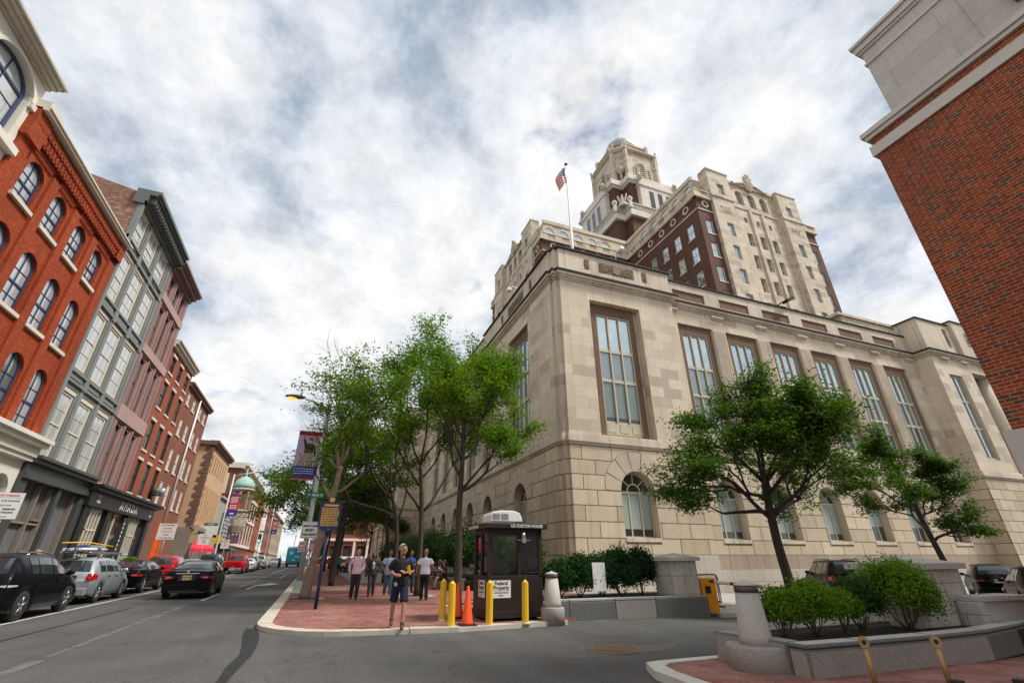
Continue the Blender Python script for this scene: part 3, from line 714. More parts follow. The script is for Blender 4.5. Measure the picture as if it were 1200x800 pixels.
for i in (0, 2, 11, 3, 5, 8): 
    x, y = P_[i]; wb.lathe([(.3,64.0),(.2,64.15),(.5,64.5),(.55,64.9),(.35,65.2),(.1,65.5)], (x, y, 0), 10)
wb.prism(cross(9.8, 4.7), 63.0, 70.0); wb.prism(cross(10.0, 4.9), 70.0, 70.5); wb.prism(cross(9.7, 4.6), 70.5, 71.7)
wb.prism(cross(9.1, 6.6), 71.0, 71.5); wb.prism(cross(9.4, 6.9), 71.5, 72.0); wb.prism(cross(9.1, 6.6), 72.0, 73.2)
for (x, y) in ((-9.7,-4.4),(-4.4,-9.7),(4.4,-9.7),(-9.7,4.4)): wb.lathe([(.45,71.7),(.4,72.4),(.55,72.5),(.3,73.2),(.1,73.5)], (CX+x, CY+y, 0), 8)
wb.build('upper_terraces', LIME_W, CH, True)
for pl, o_ in ((Pl('Y', CY-9.8, -1), CX), (Pl('X', CX-9.8, -1), CY)):
    for k in (-1, 0, 1): dk = MB(); pl.box(dk, o_+k*2.1-.55, o_+k*2.1+.55, 64.2, 69.0, -.1, .03); dk.build('window', G_DRK, CH, True)
# eagle on the notch of the white balcony
eg = MB(); ex, ey = CX-8.4, CY-8.4
eg.lathe([(1.0,63.9),(.9,64.7),(.5,65.0)], (ex, ey, 0), 12); eg.ball((ex, ey, 65.9), (.38,.38,.95), 8, 8); eg.ball((ex, ey, 67.0), (.22,.26,.28), 8, 6)
for s in (-1, 1):
    for k in range(6): eg.ball((ex+s*(.36+.05*k), ey-s*(.36+.05*k), 65.8+.24*k), (.15,.15,.62-.05*k), 6, 5)
eg.build('eagle_statue', LIME_W, CH, True)
la = MB()
la.prism(octo(6.0, 3.9), 73.0, 84.0); la.prism(octo(6.4, 4.1), 84.0, 84.35); la.prism(octo(6.6, 4.2), 84.35, 84.7); la.prism(octo(6.1, 4.0), 73.0, 74.2)
for (x, y) in octo(6.0, 3.9):
    for q in (-.0,):
        la.lathe([(.62,73.2),(.58,84.9)], (x, y, 0), 6, smooth=False)
O8 = octo(6.0, 3.9)
for i in (0, 1, 2, 3, 7): 
    x, y = O8[i]
    for dx in (-.35, .35): la.lathe([(.15,84.7),(.1,85.1),(.22,85.4),(.22,85.8),(.1,86.1),(.03,86.5)], (x+dx, y-dx, 0), 8)
la.prism(octo(4.9, 3.0), 84.7, 87.6); la.prism(octo(5.2, 3.2), 87.6, 87.9)
for (x, y) in octo(4.95, 3.0): la.lathe([(.6,84.7),(.55,88.4)], (x, y, 0), 8, smooth=False)
la.lathe([(3.9,87.9),(3.8,89.4),(4.0,89.6)], (CX, CY, 0), 16)
la.build('lantern', LIME_U, CH, True)
for pl, o_ in ((Pl('Y', CY-6.0, -1), CX), (Pl('X', CX-6.0, -1), CY)):
    for k, (w, h) in ((-1, (.38, 79.6)), (0, (.72, 80.8)), (1, (.38, 79.6))):
        lk_ = MB()
        pl.slab(lk_, arch(o_+k*1.75-w, o_+k*1.75+w, 75.6, h, 8), -.05, .03, 0)
        for z in np.arange(76.0, h+.3, 0.62):
            pl.slab(lk_, [(o_+k*1.75-w, z-.1), (o_+k*1.75+w, z+.35), (o_+k*1.75+w, z+.52), (o_+k*1.75-w, z+.07)], .03, .09, 1)
        for q in (-1, 1): pl.box(lk_, o_+k*1.75+q*(w+.1)-.09, o_+k*1.75+q*(w+.1)+.09, 75.5, h+.2, .0, .12, 1)
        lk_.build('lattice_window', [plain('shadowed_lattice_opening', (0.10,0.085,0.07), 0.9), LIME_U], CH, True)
lk_ = MB()
dgm = Vector((CX-4.95, CY-4.95, 0)); nrm = Vector((-1,-1,0)).normalized(); tg = Vector((1,-1,0)).normalized()
pts = [dgm + tg*u + nrm*.03 + Vector((0,0,z)) for u, z in arch(-.8, .8, 76.0, 79.0, 8)]
lk_.face([tuple(p) for p in pts], 0); lk_.lathe([(.3,76),(.3,77.5),(.75,77.7),(.8,78.6),(.3,79.2)], (dgm.x+nrm.x*.4, dgm.y+nrm.y*.4, 0), 10, 1)
lk_.build('niche_urn', [MATS['shadowed_lattice_opening'], LIME_U], CH, True)
dm = MB(); dm.lathe([(3.9,89.6),(3.8,91.0),(3.3,92.4),(2.3,93.6),(1.0,94.3),(.35,94.8),(.12,95.6),(.08,98.6),(.01,99.0)], (CX, CY, 0), 20)
dm.build('dome', plain('weathered_lead', (0.33,0.38,0.40), 0.5, metal=0.3, var=0.15), CH, True)

# ------------------------------------------------------------------ on its roof
fp = thing('flagpole', 'tall white flagpole on the corner roof of the stone building', 'flagpole', (16.3, 27.3, 20.3))
m = MB(); m.lathe([(.13,0),(.12,5),(.075,14.6)], (0,0,0), 12); m.build('pole', WHITE, fp); m = MB(); m.ball((0,0,14.75), .16, 10, 8); m.box((-.3,-.3,0), (.3,.3,.5)); m.build('finial', DKMET, fp)
# flag: waving cloth with stripes and canton, hanging nearly limp
RED = plain('flag_red', (0.55,0.02,0.03), 0.8); BLU = plain('flag_blue', (0.01,0.018,0.10), 0.8); FWH = plain('flag_white', (0.75,0.74,0.72), 0.8)
fm = MB(); NU, NV = 26, 26
def fpt(i, j):
    a = i/NU; b = j/NV      # a along the fly, b down the hoist
    x = -a*1.0-.08*math.sin(b*5); y = .30*math.sin(a*9+b*1.5)*a**.6; z = -b*1.9 - a*a*1.2 - .5*a + .08*math.sin(a*9)
    return (x - .12, y, z)
for i in range(NU):
    for j in range(NV):
        st = j*13//NV; mi = 1 if (i < NU*.5 and st < 7) else (0 if st % 2 == 0 else 2)
        fm.face([fpt(i,j), fpt(i,j+1), fpt(i+1,j+1), fpt(i+1,j)], mi, True)
for r_ in range(5):
    for c_ in range(6):
        p = fpt(1+c_*1.7, 1.6+r_*2.6)
        for sgn in (-1, 1):
            q = [(p[0]+.03*math.cos(t*1.2566+1.57), p[1]+sgn*.012, p[2]+.03*math.sin(t*1.2566+1.57)) for t in range(5)]; fm.face(q, 2)
fo = fm.build('flag', [RED, BLU, FWH]); fo.location = (16.3, 27.3, 34.6); tag(fo, 'striped red and white flag with blue corner hanging from the roof flagpole', 'flag')
for (nm, loc, lab) in (('security_camera', (13.0, 31.5, 22.4), 'white camera on a curved bracket at the roof edge above the street side'), ('security_camera', (18.6, 24.7, 22.7), 'white camera on an upright stalk on the roof edge right of the flagpole')):
    t = thing(nm, lab, 'camera', loc, 0, 'roof cameras')
    m = MB()
    if loc[0] < 14: m.tube([(0.3,0,0.1),(0,0,.7),(-.5,0,.8),(-.9,0,.45)], .06, 8)
    else: m.tube([(0,0,0),(0,-.1,.9),(0.2,-.3,1.1)], .05, 8)
    m.build('bracket', WHITE, t); m = MB(); p = (-.9,0,.3) if loc[0] < 14 else (.3,-.35,1.1)
    m.ball(p, (.2,.2,.17), 10, 8); m.rbox((p[0], p[1]-.1, p[2]+.05), (.3,.42,.24)); m.build('camera_body', WHITE, t)
fl_ = thing('floodlight', 'dark floodlight leaning out from the roof edge above the tall windows', 'floodlight', (36.6, 25.0, 22.6))
m = MB(); m.tube([(-.5,0,0),(-.2,-.4,.25),(.2,-.5,.4)], .06, 8); m.build('arm', DKMET, fl_); m = MB(); m.rbox((.5,-.5,.55), (1.1,.6,.28), ry=-.5); m.build('lamp_head', DKMET, fl_)
# ------------------------------------------------------------------ the row of fronts on the other side of the street
LP = Pl('X', -14.0, 1)
def bld(name, label, y0, cat='building', group=None, x=-14.0): return thing(name, label, cat, (x, y0, gz(-14, y0)), 0, group)
def body(par, y0, y1, z1, side=None, x0=-27.0, sidetop=None, x1=-14.32, rm=None):
    m = MB(); m.box((x0, y0+.02, 0), (x1, y1-.02, z1-.4)); m.build('roof', rm or ROOF, par, True)
    if side:
        pts = sidetop or [(x0, 0), (-14.02, 0), (-14.02, z1), (x0, z1)]
        for yy, fl in ((y0+.001, 1), (y1-.001, 0)):
            m = MB(); q = [(x, yy, z) for x, z in pts]; m.face(q if fl else q[::-1]); m.build('side_wall', side, par, True)
# ---- white building at the near end
B = bld('white_building', 'white stone fronted building with large blue framed arched window, cut by the photo edge', 8)
body(B, -14, 19.6, 20.2, WHITEP)
m = MB(); cs = [17.9-3.3*k for k in range(8)]
wall(m, LP, rect(-14, 19.6, 7.2, 20.2), [arch(c-1.3, c+1.3, z, zs, 12, .9) for c in cs for z, zs in ((16.75, 18.9), (12.1, 14.2), (7.9, 10))], reveal=.35)
for z in (16.3, 11.6): LP.box(m, -14, 19.65, z-.0, z+.32, 0, .3)
for c in cs:
    for t in range(12):
        a, b = math.pi*t/12, math.pi*(t+1)/12; P = lambda r, t: (c+r*math.cos(t), 18.9+r*.69*math.sin(t))
        LP.slab(m, [P(1.32, a), P(1.5, a), P(1.5, b), P(1.32, b)], 0, .07)
    LP.box(m, c-1.6, c-1.32, 18.65, 18.92, 0, .14); LP.box(m, c+1.32, c+1.6, 18.65, 18.92, 0, .14)
m.build('front_wall', WHITEP, B, True)
m = MB()
for z0, z1, d in ((20.08, 20.18, .12), (20.18, 20.27, .32), (20.27, 20.34, .5), (20.34, 20.45, .62)): LP.box(m, -14, 19.62+d*.1, z0, z1, -.2, d)
m.build('cornice', plain('stone_cornice_paint', (0.50,0.45,0.38), 0.6, var=.06, dirt=.35), B, True)
m = MB(); LP.box(m, -14, 19.6, 6.5, 7.2, -.2, .5); LP.box(m, -14, 19.6, 0, 6.5, -.2, -.1)
for k in range(9): LP.box(m, 19.0-3.4*k, 19.6-3.4*k, 0, 6.5, -.1, .2)
m.build('shop_front', WHITEP, B, True)
for c in cs[:3]:
    arched(B, LP, c-1.28, c+1.28, 16.77, 18.9, -.28, NAVY, G_BLD, mull=1, radial=False, fw=.16, rows=2, rise=.88)
    arched(B, LP, c-1.28, c+1.28, 12.12, 14.2, -.28, NAVY, G_BLD, mull=1, radial=False, fw=.16, rows=2, rise=.88)
# ---- red arched building
B = bld('red_brick_building', 'bright red painted brick building with arched navy windows and corbelled cornice beside the grey one', 20, group='brick fronts across the street')
body(B, 19.6, 29.85, 18.9, BR_PT)
cols = [21.45, 23.7, 25.95, 28.15]; m = MB()
rows = ((15.4, 16.78, .66), (11.5, 13.5, .69), (7.3, 9.55, .70))
hs = [arch(c-r, c+r, z0, zs) for c in cols for z0, zs, r in rows]
wall(m, LP, rect(19.62, 29.83, 7.16, 18.0), hs, reveal=.32)
for u0, u1 in ((19.62, 20.35), (22.3, 22.85), (24.55, 25.1), (26.8, 27.35), (29.1, 29.83)): LP.box(m, u0, u1, 7.16, 17.6, 0, .13)
LP.box(m, 19.62, 29.83, 18.0, 18.95, -.3, .16); LP.box(m, 19.62, 29.83, 18.55, 18.75, .16, .28); LP.box(m, 19.62, 29.83, 17.9, 18.0, 0, .22)
u = 19.75
while u < 29.7: LP.box(m, u, u+.13, 17.95, 18.3, .16, .26); LP.box(m, u, u+.16, 18.36, 18.5, .16, .32); u += .27
for u0, u1 in ((20.4, 22.25), (22.9, 24.5), (25.15, 26.75), (27.4, 29.05)):
    LP.box(m, u0, u1, 17.74, 17.86, 0, .1); q = u0
    while q < u1-.06: LP.box(m, q, q+.06, 17.56, 17.74, 0, .09); q += .13
LP.box(m, 19.5, 20.5, 17.5, 19.05, -.1, .3); LP.box(m, 29.2, 29.9, 17.9, 18.9, .16, .3)
# arch hoods
m.build('front_wall', BR_PT, B, True)
m = MB(); LP.box(m, 19.5, 29.9, 18.95, 19.08, -.3, .5); LP.box(m, 19.5, 29.9, 19.08, 19.16, -.3, .58); LP.box(m, 19.5, 20.6, 19.16, 19.45, -.3, .5); m.build('cornice', CREAM, B, True)
for ri, (z0, zs, r) in enumerate(rows):
    for c in cols: arched(B, LP, c-r+.01, c+r-.01, z0, zs, -.2, NAVY, G_BLD if ri < 2 or c > 27 else G_MID, mull=1, trans=False, radial=False, fw=.075, rows=4, sillm=CREAM, sill=.14, midbar=1)
m = MB()
for z0, z1, d in ((6.1, 6.3, .3), (6.3, 6.75, .4), (6.75, 6.95, .65), (6.95, 7.14, .8)): LP.box(m, 19.62, 29.9+d*.2, z0, z1, -.2, d)
wall(m, LP, rect(19.62, 29.85, 0, 6.1), [arch(c-1.0, c+1.0, 0.1, 4.3) for c in (21.2, 23.9, 26.6, 28.75)][:3] + [arch(28.0, 29.5, .1, 4.6)], reveal=.4)
for c in (21.2, 23.9, 26.6): 
    for t in range(10):
        a, b = math.pi*t/10, math.pi*(t+1)/10; P = lambda r, t: (c+r*math.cos(t), 4.3+r*math.sin(t))
        LP.slab(m, [P(1.02, a), P(1.22, a), P(1.22, b), P(1.02, b)], 0, .12)
m.build('arcade', WHITEP, B, True)
m = MB(); LP.poly(m, rect(19.7, 29.8, 0.1, 6), -.4); m.build('shop_glass', G_DRK, B, True)
# ---- grey building
B = bld('grey_building', 'slate grey painted five storey building with three wide window bays and a deep cornice', 30)
body(B, 29.86, 37.42, 22.9, BR_OL, sidetop=[(-26, 0), (-14.02, 0), (-14.02, 23.0), (-14.5, 23.45), (-17.1, 24.0), (-26, 26)])
m = MB(); bays = (31.1, 33.5, 35.9); rw = ((6.55, 10.05), (11.4, 14.95), (15.9, 19.15), (19.95, 22.4))
wall(m, LP, rect(29.86, 37.42, 6.45, 22.9), [rect(c-.86, c+.86, a, b+.25) for c in bays for a, b in rw], reveal=.2)
for u0, u1 in ((29.86, 30.12), (32.12, 32.48), (34.52, 34.88), (37.05, 37.42)):
    LP.box(m, u0, u1, 6.45, 22.5, 0, .07)
    for z in (10.5, 15.1, 19.35): LP.box(m, u0-.03, u1+.03, z, z+.75, 0, .13)
for z in (10.55, 15.25, 19.42): LP.box(m, 29.86, 37.42, z, z+.14, 0, .12); LP.box(m, 29.86, 37.42, z+.54, z+.66, 0, .14)
for c in bays:
    for z in (10.62, 15.3): LP.box(m, c-.8, c+.8, z+.18, z+.5, 0, .05)
LP.box(m, 29.83, 30.1, 6.45, 23.0, -.1, .2)
m.build('front_wall', GREYL, B, True)
m = MB()
for z0, z1, d in ((22.5, 22.75, .2), (22.75, 23.25, .35), (23.25, 23.4, .8), (23.4, 23.62, .95)): LP.box(m, 29.7, 37.5, z0, z1, -.4, d)
u = 30.0
while u < 37.3: LP.box(m, u, u+.14, 22.8, 23.24, .35, .7); u += .36
m.build('cornice', GREYP, B, True)
for a, b in rw:
    for c in bays:
        sash(B, LP, c-.82, c+.82, a, b, -.14, CREAM, G_BLD, cols=2, rows=4, fw=.13, sillm=CREAM, head=-.02, sill=.0)
m = MB()
for z0, z1, d in ((5.35, 5.6, .3), (5.6, 6.1, .22), (6.1, 6.3, .45), (6.3, 6.45, .6)): LP.box(m, 29.9, 37.45, z0, z1, -.2, d)
for u0, u1 in ((29.9, 30.6), (33.9, 34.3), (36.8, 37.45)): LP.box(m, u0, u1, 0, 5.35, -.3, .15)
for u0, u1 in ((30.6, 30.7), (32.6, 32.72)): LP.box(m, u0, u1, 0.1, 5.35, -.4, -.1)
LP.box(m, 30.6, 33.9, 0, .9, -.4, -.05)
m.build('shop_front', plain('dark_grey_shop_paint', (0.055,0.06,0.055), 0.4, var=.1, dirt=.2), B, True)
m = MB(); LP.box(m, 30.65, 33.85, .9, 1.02, -.3, -.12); LP.box(m, 30.7, 33.85, 3.4, 3.5, -.3, -.12)
for u in (32.6, 33.85, 34.4, 36.7): LP.box(m, u-.06, u+.06, .5, 5.3, -.3, -.08)
for z in (2.1, 3.6): LP.box(m, 33.1, 33.8, z, z+.1, -.35, -.1)
m.build('shop_window_frame', plain('tan_wood_frame', (0.22,0.18,0.14), .6, dirt=.3), B, True)
m = MB(); LP.poly(m, rect(30.6, 36.8, .1, 5.35), -.4); m.build('shop_glass', glazing('shop_window_glass', (.10,.11,.09), .35), B, True)
# ---- pink building
B = bld('pink_building', 'dusty pink painted building with tall narrow window bays next to the grey one', 38)
body(B, 37.44, 43.2, 22.6, BR_OL)
m = MB(); bays = (38.75, 40.35, 41.95); rw = ((6.4, 10.25), (11.55, 15.2), (16.2, 19.5), (20.2, 22.2))
wall(m, LP, rect(37.44, 43.2, 6.2, 22.6), [rect(c-.52, c+.52, a, b+.1) for c in bays for a, b in rw], reveal=.25)
for z in (10.46, 15.42, 19.75): LP.box(m, 37.44, 43.2, z, z+(.95 if z < 12 else .6), 0, .16)
m.build('front_wall', PINKP, B, True)
for u0, u1 in ((37.44, 38.1), (39.35, 39.8), (40.95, 41.4), (42.55, 43.2)):
    m = MB()
    for a, b in ((6.2, 10.44), (11.42, 15.4), (16.05, 19.7), (20.4, 22.4)): LP.box(m, u0+.06, u1-.06, a, b, 0, .08)
    m.build('pilaster', PINKD, B, True)
m = MB()
for z0, z1, d in ((22.4, 22.6, .2), (22.6, 22.95, .3), (22.95, 23.08, .75), (23.08, 23.25, .9)): LP.box(m, 37.5, 43.35, z0, z1, -.4, d)
u = 37.6
while u < 43.1: LP.box(m, u, u+.12, 22.62, 22.94, .3, .6); u += .32
m.build('cornice', plain('dark_pink_cornice', (0.22,0.13,0.12), .55), B, True)
for a, b in rw:
    for c in bays:
        LPo = sash(B, LP, c-.50, c+.50, a, b, -.2, BRN_ST, G_DRK if rr.random() < .3 else G_MID, cols=2, rows=2, fw=.08)
        s = MB(); 
        for k in range(7): s.ball(LP.p(c-.4+.133*k, b-.05+.06*math.sin(k), -.08), (.1,.1,.12), 6, 4)
        s.build('carved_head', BRN_ST, LPo, True)
# ---- red brick restaurant building
B = bld('red_brick_building', 'weathered orange red brick building over the black restaurant front', 44, group='brick fronts across the street')
body(B, 43.2, 50.65, 18.2, BR_OL)
m = MB(); cols = (44.65, 47.0, 49.5); rw = ((6.5, 8.95), (9.75, 12.1), (13.2, 15.4), (16.25, 17.7))
wall(m, LP, rect(43.2, 50.65, 5.5, 18.2), [rect(c-.55, c+.55, a, b) for c in cols for a, b in rw], reveal=.15)
m.build('front_wall', BR_OR, B, True)
for a, b in rw:
    for c in cols: sash(B, LP, c-.54, c+.54, a+.01, b-.01, -.13, BLACK, G_MID if rr.random() < .5 else G_DRK, cols=2, rows=2, fw=.06, sillm=CREAM, sill=.07, head=.05)
m = MB()
for z0, z1, d in ((18.2, 18.45, .2), (18.45, 18.7, .4), (18.7, 18.85, .55)): LP.box(m, 43.1, 50.75, z0, z1, -.4, d)
m.build('cornice', CREAM, B, True)
# restaurant front spanning both
B = thing('restaurant_front', 'long black restaurant front lettered AMADA with tall white glazing grids', 'shop front', (-13.8, 37.5, .3))
m = MB()
LP.box(m, 37.3, 50.6, 4.85, 5.75, .02, .45); LP.box(m, 37.2, 50.9, 5.75, 5.95, .02, .75); LP.box(m, 37.2, 50.9, 5.95, 6.1, .02, .95)
for u0, u1 in ((37.46, 38.1), (41.2, 41.9), (45.2, 45.8), (49.9, 50.6)): LP.box(m, u0, u1, 0, 4.95, .02, .3)
LP.box(m, 37.46, 50.6, 0, .8, .0, .12)
m.build('frame', BLACK, B, True)
m = MB(); LP.poly(m, rect(37.5, 50.6, .1, 4.95), .06); m.build('shop_glass', G_DRK, B, True)
for u0 in (38.9, 46.5):
    m = MB()
    for k in range(4): LP.box(m, u0+.5*k, u0+.5*k+.07, .8, 4.95, .1, .2)
    for z in (2.2, 3.5): LP.box(m, u0, u0+1.57, z, z+.07, .1, .198)
    m.build('glazing_grid', CREAM, B, True)
m = MB(); LP.box(m, 43.0, 43.08, .8, 4.95, .1, .2); m.build('glazing_bar', CREAM, B, True)
m = MB(); text_mesh(m, 'AMADA', LP.M(44.3, 5.3, .465), .80, spacing=1.5, bold=.014, depth=.01)
for u in (38.6, 49.6):
    for s_, z in (('TAPAS', 5.52), ('&', 5.34), ('WINES', 5.16)): text_mesh(m, s_, LP.M(u, z, .46), .2, depth=.005, bold=.004)
m.build('lettering', WHITE, B, True)
m = MB(); LP.box(m, 43.9, 44.25, 1.6, 4.6, .5, .55); m.build('vertical_banner', plain('charcoal_banner', (.05,.05,.055), .8), B, True)
m = MB()
for k in range(9): LP.box(m, 43.97, 44.18, 1.9+.28*k, 2.03+.28*k, .55, .556)
m.build('banner_print', CREAM, B, True)
# ---- plainer brick building with the downspout
B = bld('brick_building', 'brown red brick building with pale shutters, a long white downspout and an orange doorway', 51, group='brick fronts across the street')
body(B, 50.65, 60.6, 17.3, BR_BN)
m = MB(); cols = (51.75, 54.1, 57.1, 59.2); rw = ((6.4, 8.4), (9.4, 11.35), (12.6, 14.2), (15.6, 16.85))
wall(m, LP, rect(50.65, 60.6, 0, 17.3), [rect(c-.48, c+.48, a, b) for c in cols for a, b in rw] + [rect(54.4, 56.2, .2, 4.2)], reveal=.12)
m.build('front_wall', BR_BN, B, True)
for a, b in rw:
    for c in cols: sash(B, LP, c-.47, c+.47, a+.01, b-.01, -.1, CREAM, plain('pale_window_shade', (.55,.55,.50), .5), cols=1, rows=2, fw=.09, sillm=CREAM, sill=.08)
m = MB(); LP.box(m, 50.6, 60.8, 17.2, 17.45, -.3, .25); LP.box(m, 50.6, 60.8, 17.45, 17.65, -.3, .4); m.build('cornice', BRN_ST, B, True)
m = MB(); m.tube([LP.p(55.4, 17.2, .15), LP.p(55.4, 5.2, .15)], .09, 8); m.build('downspout', WHITE, B, True)
m = MB(); LP.box(m, 54.4, 56.2, .2, 4.2, -.1, -.02)
for u in (55.3,): LP.box(m, u-.03, u+.03, .2, 4.2, -.02, .03)
for z in (1.4, 2.8): LP.box(m, 54.5, 56.1, z-.04, z+.04, -.02, .02)
LP.box(m, 54.2, 54.4, .2, 4.4, 0, .15); LP.box(m, 56.2, 56.4, .2, 4.4, 0, .15); LP.box(m, 54.2, 56.4, 4.4, 5.0, 0, .15)
m.build('door', plain('orange_door_paint', (.62,.12,.02), .5), B, True)
m = MB(); LP.box(m, 51.0, 53.6, .3, 3.2, 0, .1); m.build('shop_board', BRN_ST, B, True)
m = MB(); m.lathe([(.36,0),(.36,.75),(.30,.88)], (0,0,0), 16, axis='x'); o = m.build('exhaust_fan', STEEL, B); o.location = Vector((-13.95, 49.9, 7.2)) - wloc(B)
# ---- tan building
B = bld('tan_building', 'tan stucco corner building with brown quoins and slit windows over taupe arches', 68)
body(B, 67.2, 80.0, 15.0, TAN_ST)
m = MB(); us = [69.0+1.55*k for k in range(7)]
wall(m, LP, rect(67.2, 80.0, 5.6, 15.0), [rect(u-.3, u+.3, a, b) for u in us for a, b in ((6.3, 10.2), (11.9, 14.1))], reveal=.1)
for u in us: LP.box(m, u+.3, u+.5, 6.1, 10.4, 0, .05); LP.box(m, u-.5, u-.3, 6.1, 10.4, 0, .05)
m.build('front_wall', TAN_ST, B, True)
for u in us:
    for a, b in ((6.3, 10.2), (11.9, 14.1)): m = MB(); LP.poly(m, rect(u-.3, u+.3, a, b), -.08); m.build('slit_window', plain('dark_red_window_paint', (.10,.025,.02), .4), B, True)
m = MB(); k = 0; z = 5.6
while z < 14.9: w = .75 if k % 2 else .45; m.box((-14-w, 67.12, z), (-13.9, 67.2+w, z+.42)); z += .46; k += 1
m.build('quoins', BRN_ST, B, True)
m = MB(); LP.box(m, 67.0, 80.1, 15.0, 15.3, -.4, .35); LP.box(m, 67.0, 80.1, 15.3, 15.6, -.4, .55); m.box((-27, 66.85, 15.0), (-13.9, 67.2, 15.5)); m.build('cornice', BRN_ST, B, True)
m = MB(); wall(m, LP, rect(67.15, 80.05, .3, 5.2), [arch(u-.45, u+.45, .9, 3.6, 8) for u in us], reveal=.3, d=.1); LP.box(m, 67.1, 80.1, 5.2, 5.6, -.1, .35); m.box((-27, 67.1, 0.2), (-13.9, 67.19, 5.4)); m.build('ground_floor', TAUPE, B, True)
for u in us: m = MB(); LP.poly(m, arch(u-.45, u+.45, .9, 3.6, 8), -.18); m.build('arched_window', G_DRK, B, True)
m = MB(); LP.box(m, 70, 74.4, 4.2, 4.8, .3, .4); m.build('name_board', plain('faded_sign_board', (.5,.42,.38), .7), B, True)
# ---- building with the clock turret, and beyond
B = bld('low_stucco_building', 'pale grey stucco low building with a big diamond patterned sign, before the clock turret', 84)
body(B, 80.1, 92, 10.2, TAUPE)
GST = plain('grey_stucco', (.36,.34,.30), .85, dirt=.3)
m = MB(); LP.box(m, 80.1, 92, 0, 10.2, -.3, 0); LP.box(m, 80.1, 92, 10.2, 10.5, -.3, .3); m.build('front_wall', GST, B, True)
m = MB(); LP.box(m, 84.5, 91.5, 4.6, 8.6, .05, .5); m.build('sign_box', plain('dark_sign_panel', (.06,.06,.065), .6), B, True)
m = MB()
for i in range(13):
    for j in range(7):
        if (i+j) % 2 == 0: u = 84.8+.53*i; z = 4.9+.55*j; LP.slab(m, [(u, z-.28), (u+.2, z), (u, z+.28), (u-.2, z)], .5, .53)
m.build('diamond_pattern', WHITE, B, True)
m = MB(); LP.box(m, 84.0, 91.8, 3.2, 3.5, 0, 2.2); m.face([LP.p(84, 3.5, 2.2), LP.p(91.8, 3.5, 2.2), LP.p(91.8, 4.6, .1), LP.p(84, 4.6, .1)]); m.build('awning', BLACK, B, True)
B = bld('clock_building', 'brick and pale stone building with a clock turret under a green copper dome', 93)
body(B, 92, 124, 17.2, BR_BN)
m = MB(); wall(m, LP, rect(92, 124, 0, 17), [rect(95+4.2*k, 97.2+4.2*k, a, b) for k in range(7) for a, b in ((1, 4), (6, 8.6), (10, 12.6), (13.8, 15.6))], reveal=.3); m.build('front_wall', BR_BN, B, True)
m = MB()
for k in range(8): LP.box(m, 93.7+4.2*k, 94.4+4.2*k, 4.6, 12.9, 0, .12)
for z in (4.4, 9.0, 13.0, 16.4): LP.box(m, 92, 124, z, z+.5, 0, .25)
LP.box(m, 92, 124, 16.9, 17.4, -.3, .9); m.box((-27, 91.6, 16.4), (-13.6, 92.0, 17.3)); m.box((-27, 91.7, 4.4), (-13.8, 92.0, 5.0))
for x in (-16.8, -20.5):
    for z in (8.4, 12.6): m.box((x-1.1, 91.75, z-.4), (x+1.1, 92, z+2.9))
m.build('stone_trim', CREAM, B, True)
for x in (-16.8, -20.5):
    for z in (8.4, 12.6): m = MB(); m.box((x-.7, 91.7, z), (x+.7, 91.9, z+2.4)); m.build('window', G_MID, B, True)
for k in range(7):
    for a, b in ((1, 4), (6, 8.6), (10, 12.6), (13.8, 15.6)): m = MB(); LP.poly(m, rect(95+4.2*k, 97.2+4.2*k, a, b), -.25); m.build('window', G_MID, B, True)
m = MB(); tx, ty = -12.9, 90.6; m.lathe([(1.2,6.0),(1.55,7.0),(1.5,9.0),(1.75,9.3),(1.5,9.5)], (tx, ty, 0), 12, smooth=False); m.lathe([(1.45,9.5),(1.42,12.4)], (tx, ty, 0), 12, 1, smooth=False); m.lathe([(1.5,12.3),(1.9,12.6),(1.7,12.9)], (tx, ty, 0), 12, smooth=False)
for k in range(8): a = k*math.pi/4; m.box((tx+1.5*math.cos(a)-.15, ty+1.5*math.sin(a)-.15, 9.5), (tx+1.5*math.cos(a)+.15, ty+1.5*math.sin(a)+.15, 12.4))
tr_ = m.build('clock_turret', [plain('grimy_turret_stone', (.40,.34,.26), .85, dirt=.6), BR_BN], B, True)
m = MB(); m.lathe([(1.75,12.9),(1.65,13.5),(1.25,14.2),(.6,14.7),(.12,14.9),(.06,16.2)], (tx, ty, 0), 16); m.build('copper_dome', COPPER, tr_, True)
m = MB(); pc = Pl('Y', ty-1.62, -1); pc.slab(m, [(tx+.62*math.cos(t*math.pi/8), 11.2+.62*math.sin(t*math.pi/8)) for t in range(16)], 0, .06)
pc.box(m, tx-.03, tx+.03, 11.2, 11.65, .06, .08, 1); pc.box(m, tx, tx+.35, 11.17, 11.23, .06, .08, 1)
for t in range(12): pc.box(m, tx+.52*math.cos(t*.5236)-.03, tx+.52*math.cos(t*.5236)+.03, 11.2+.52*math.sin(t*.5236)-.03, 11.2+.52*math.sin(t*.5236)+.03, .06, .08, 1)
m.build('clock_face', [plain('dark_green_clock_face', (.04,.09,.08), .4), CREAM], tr_, True)
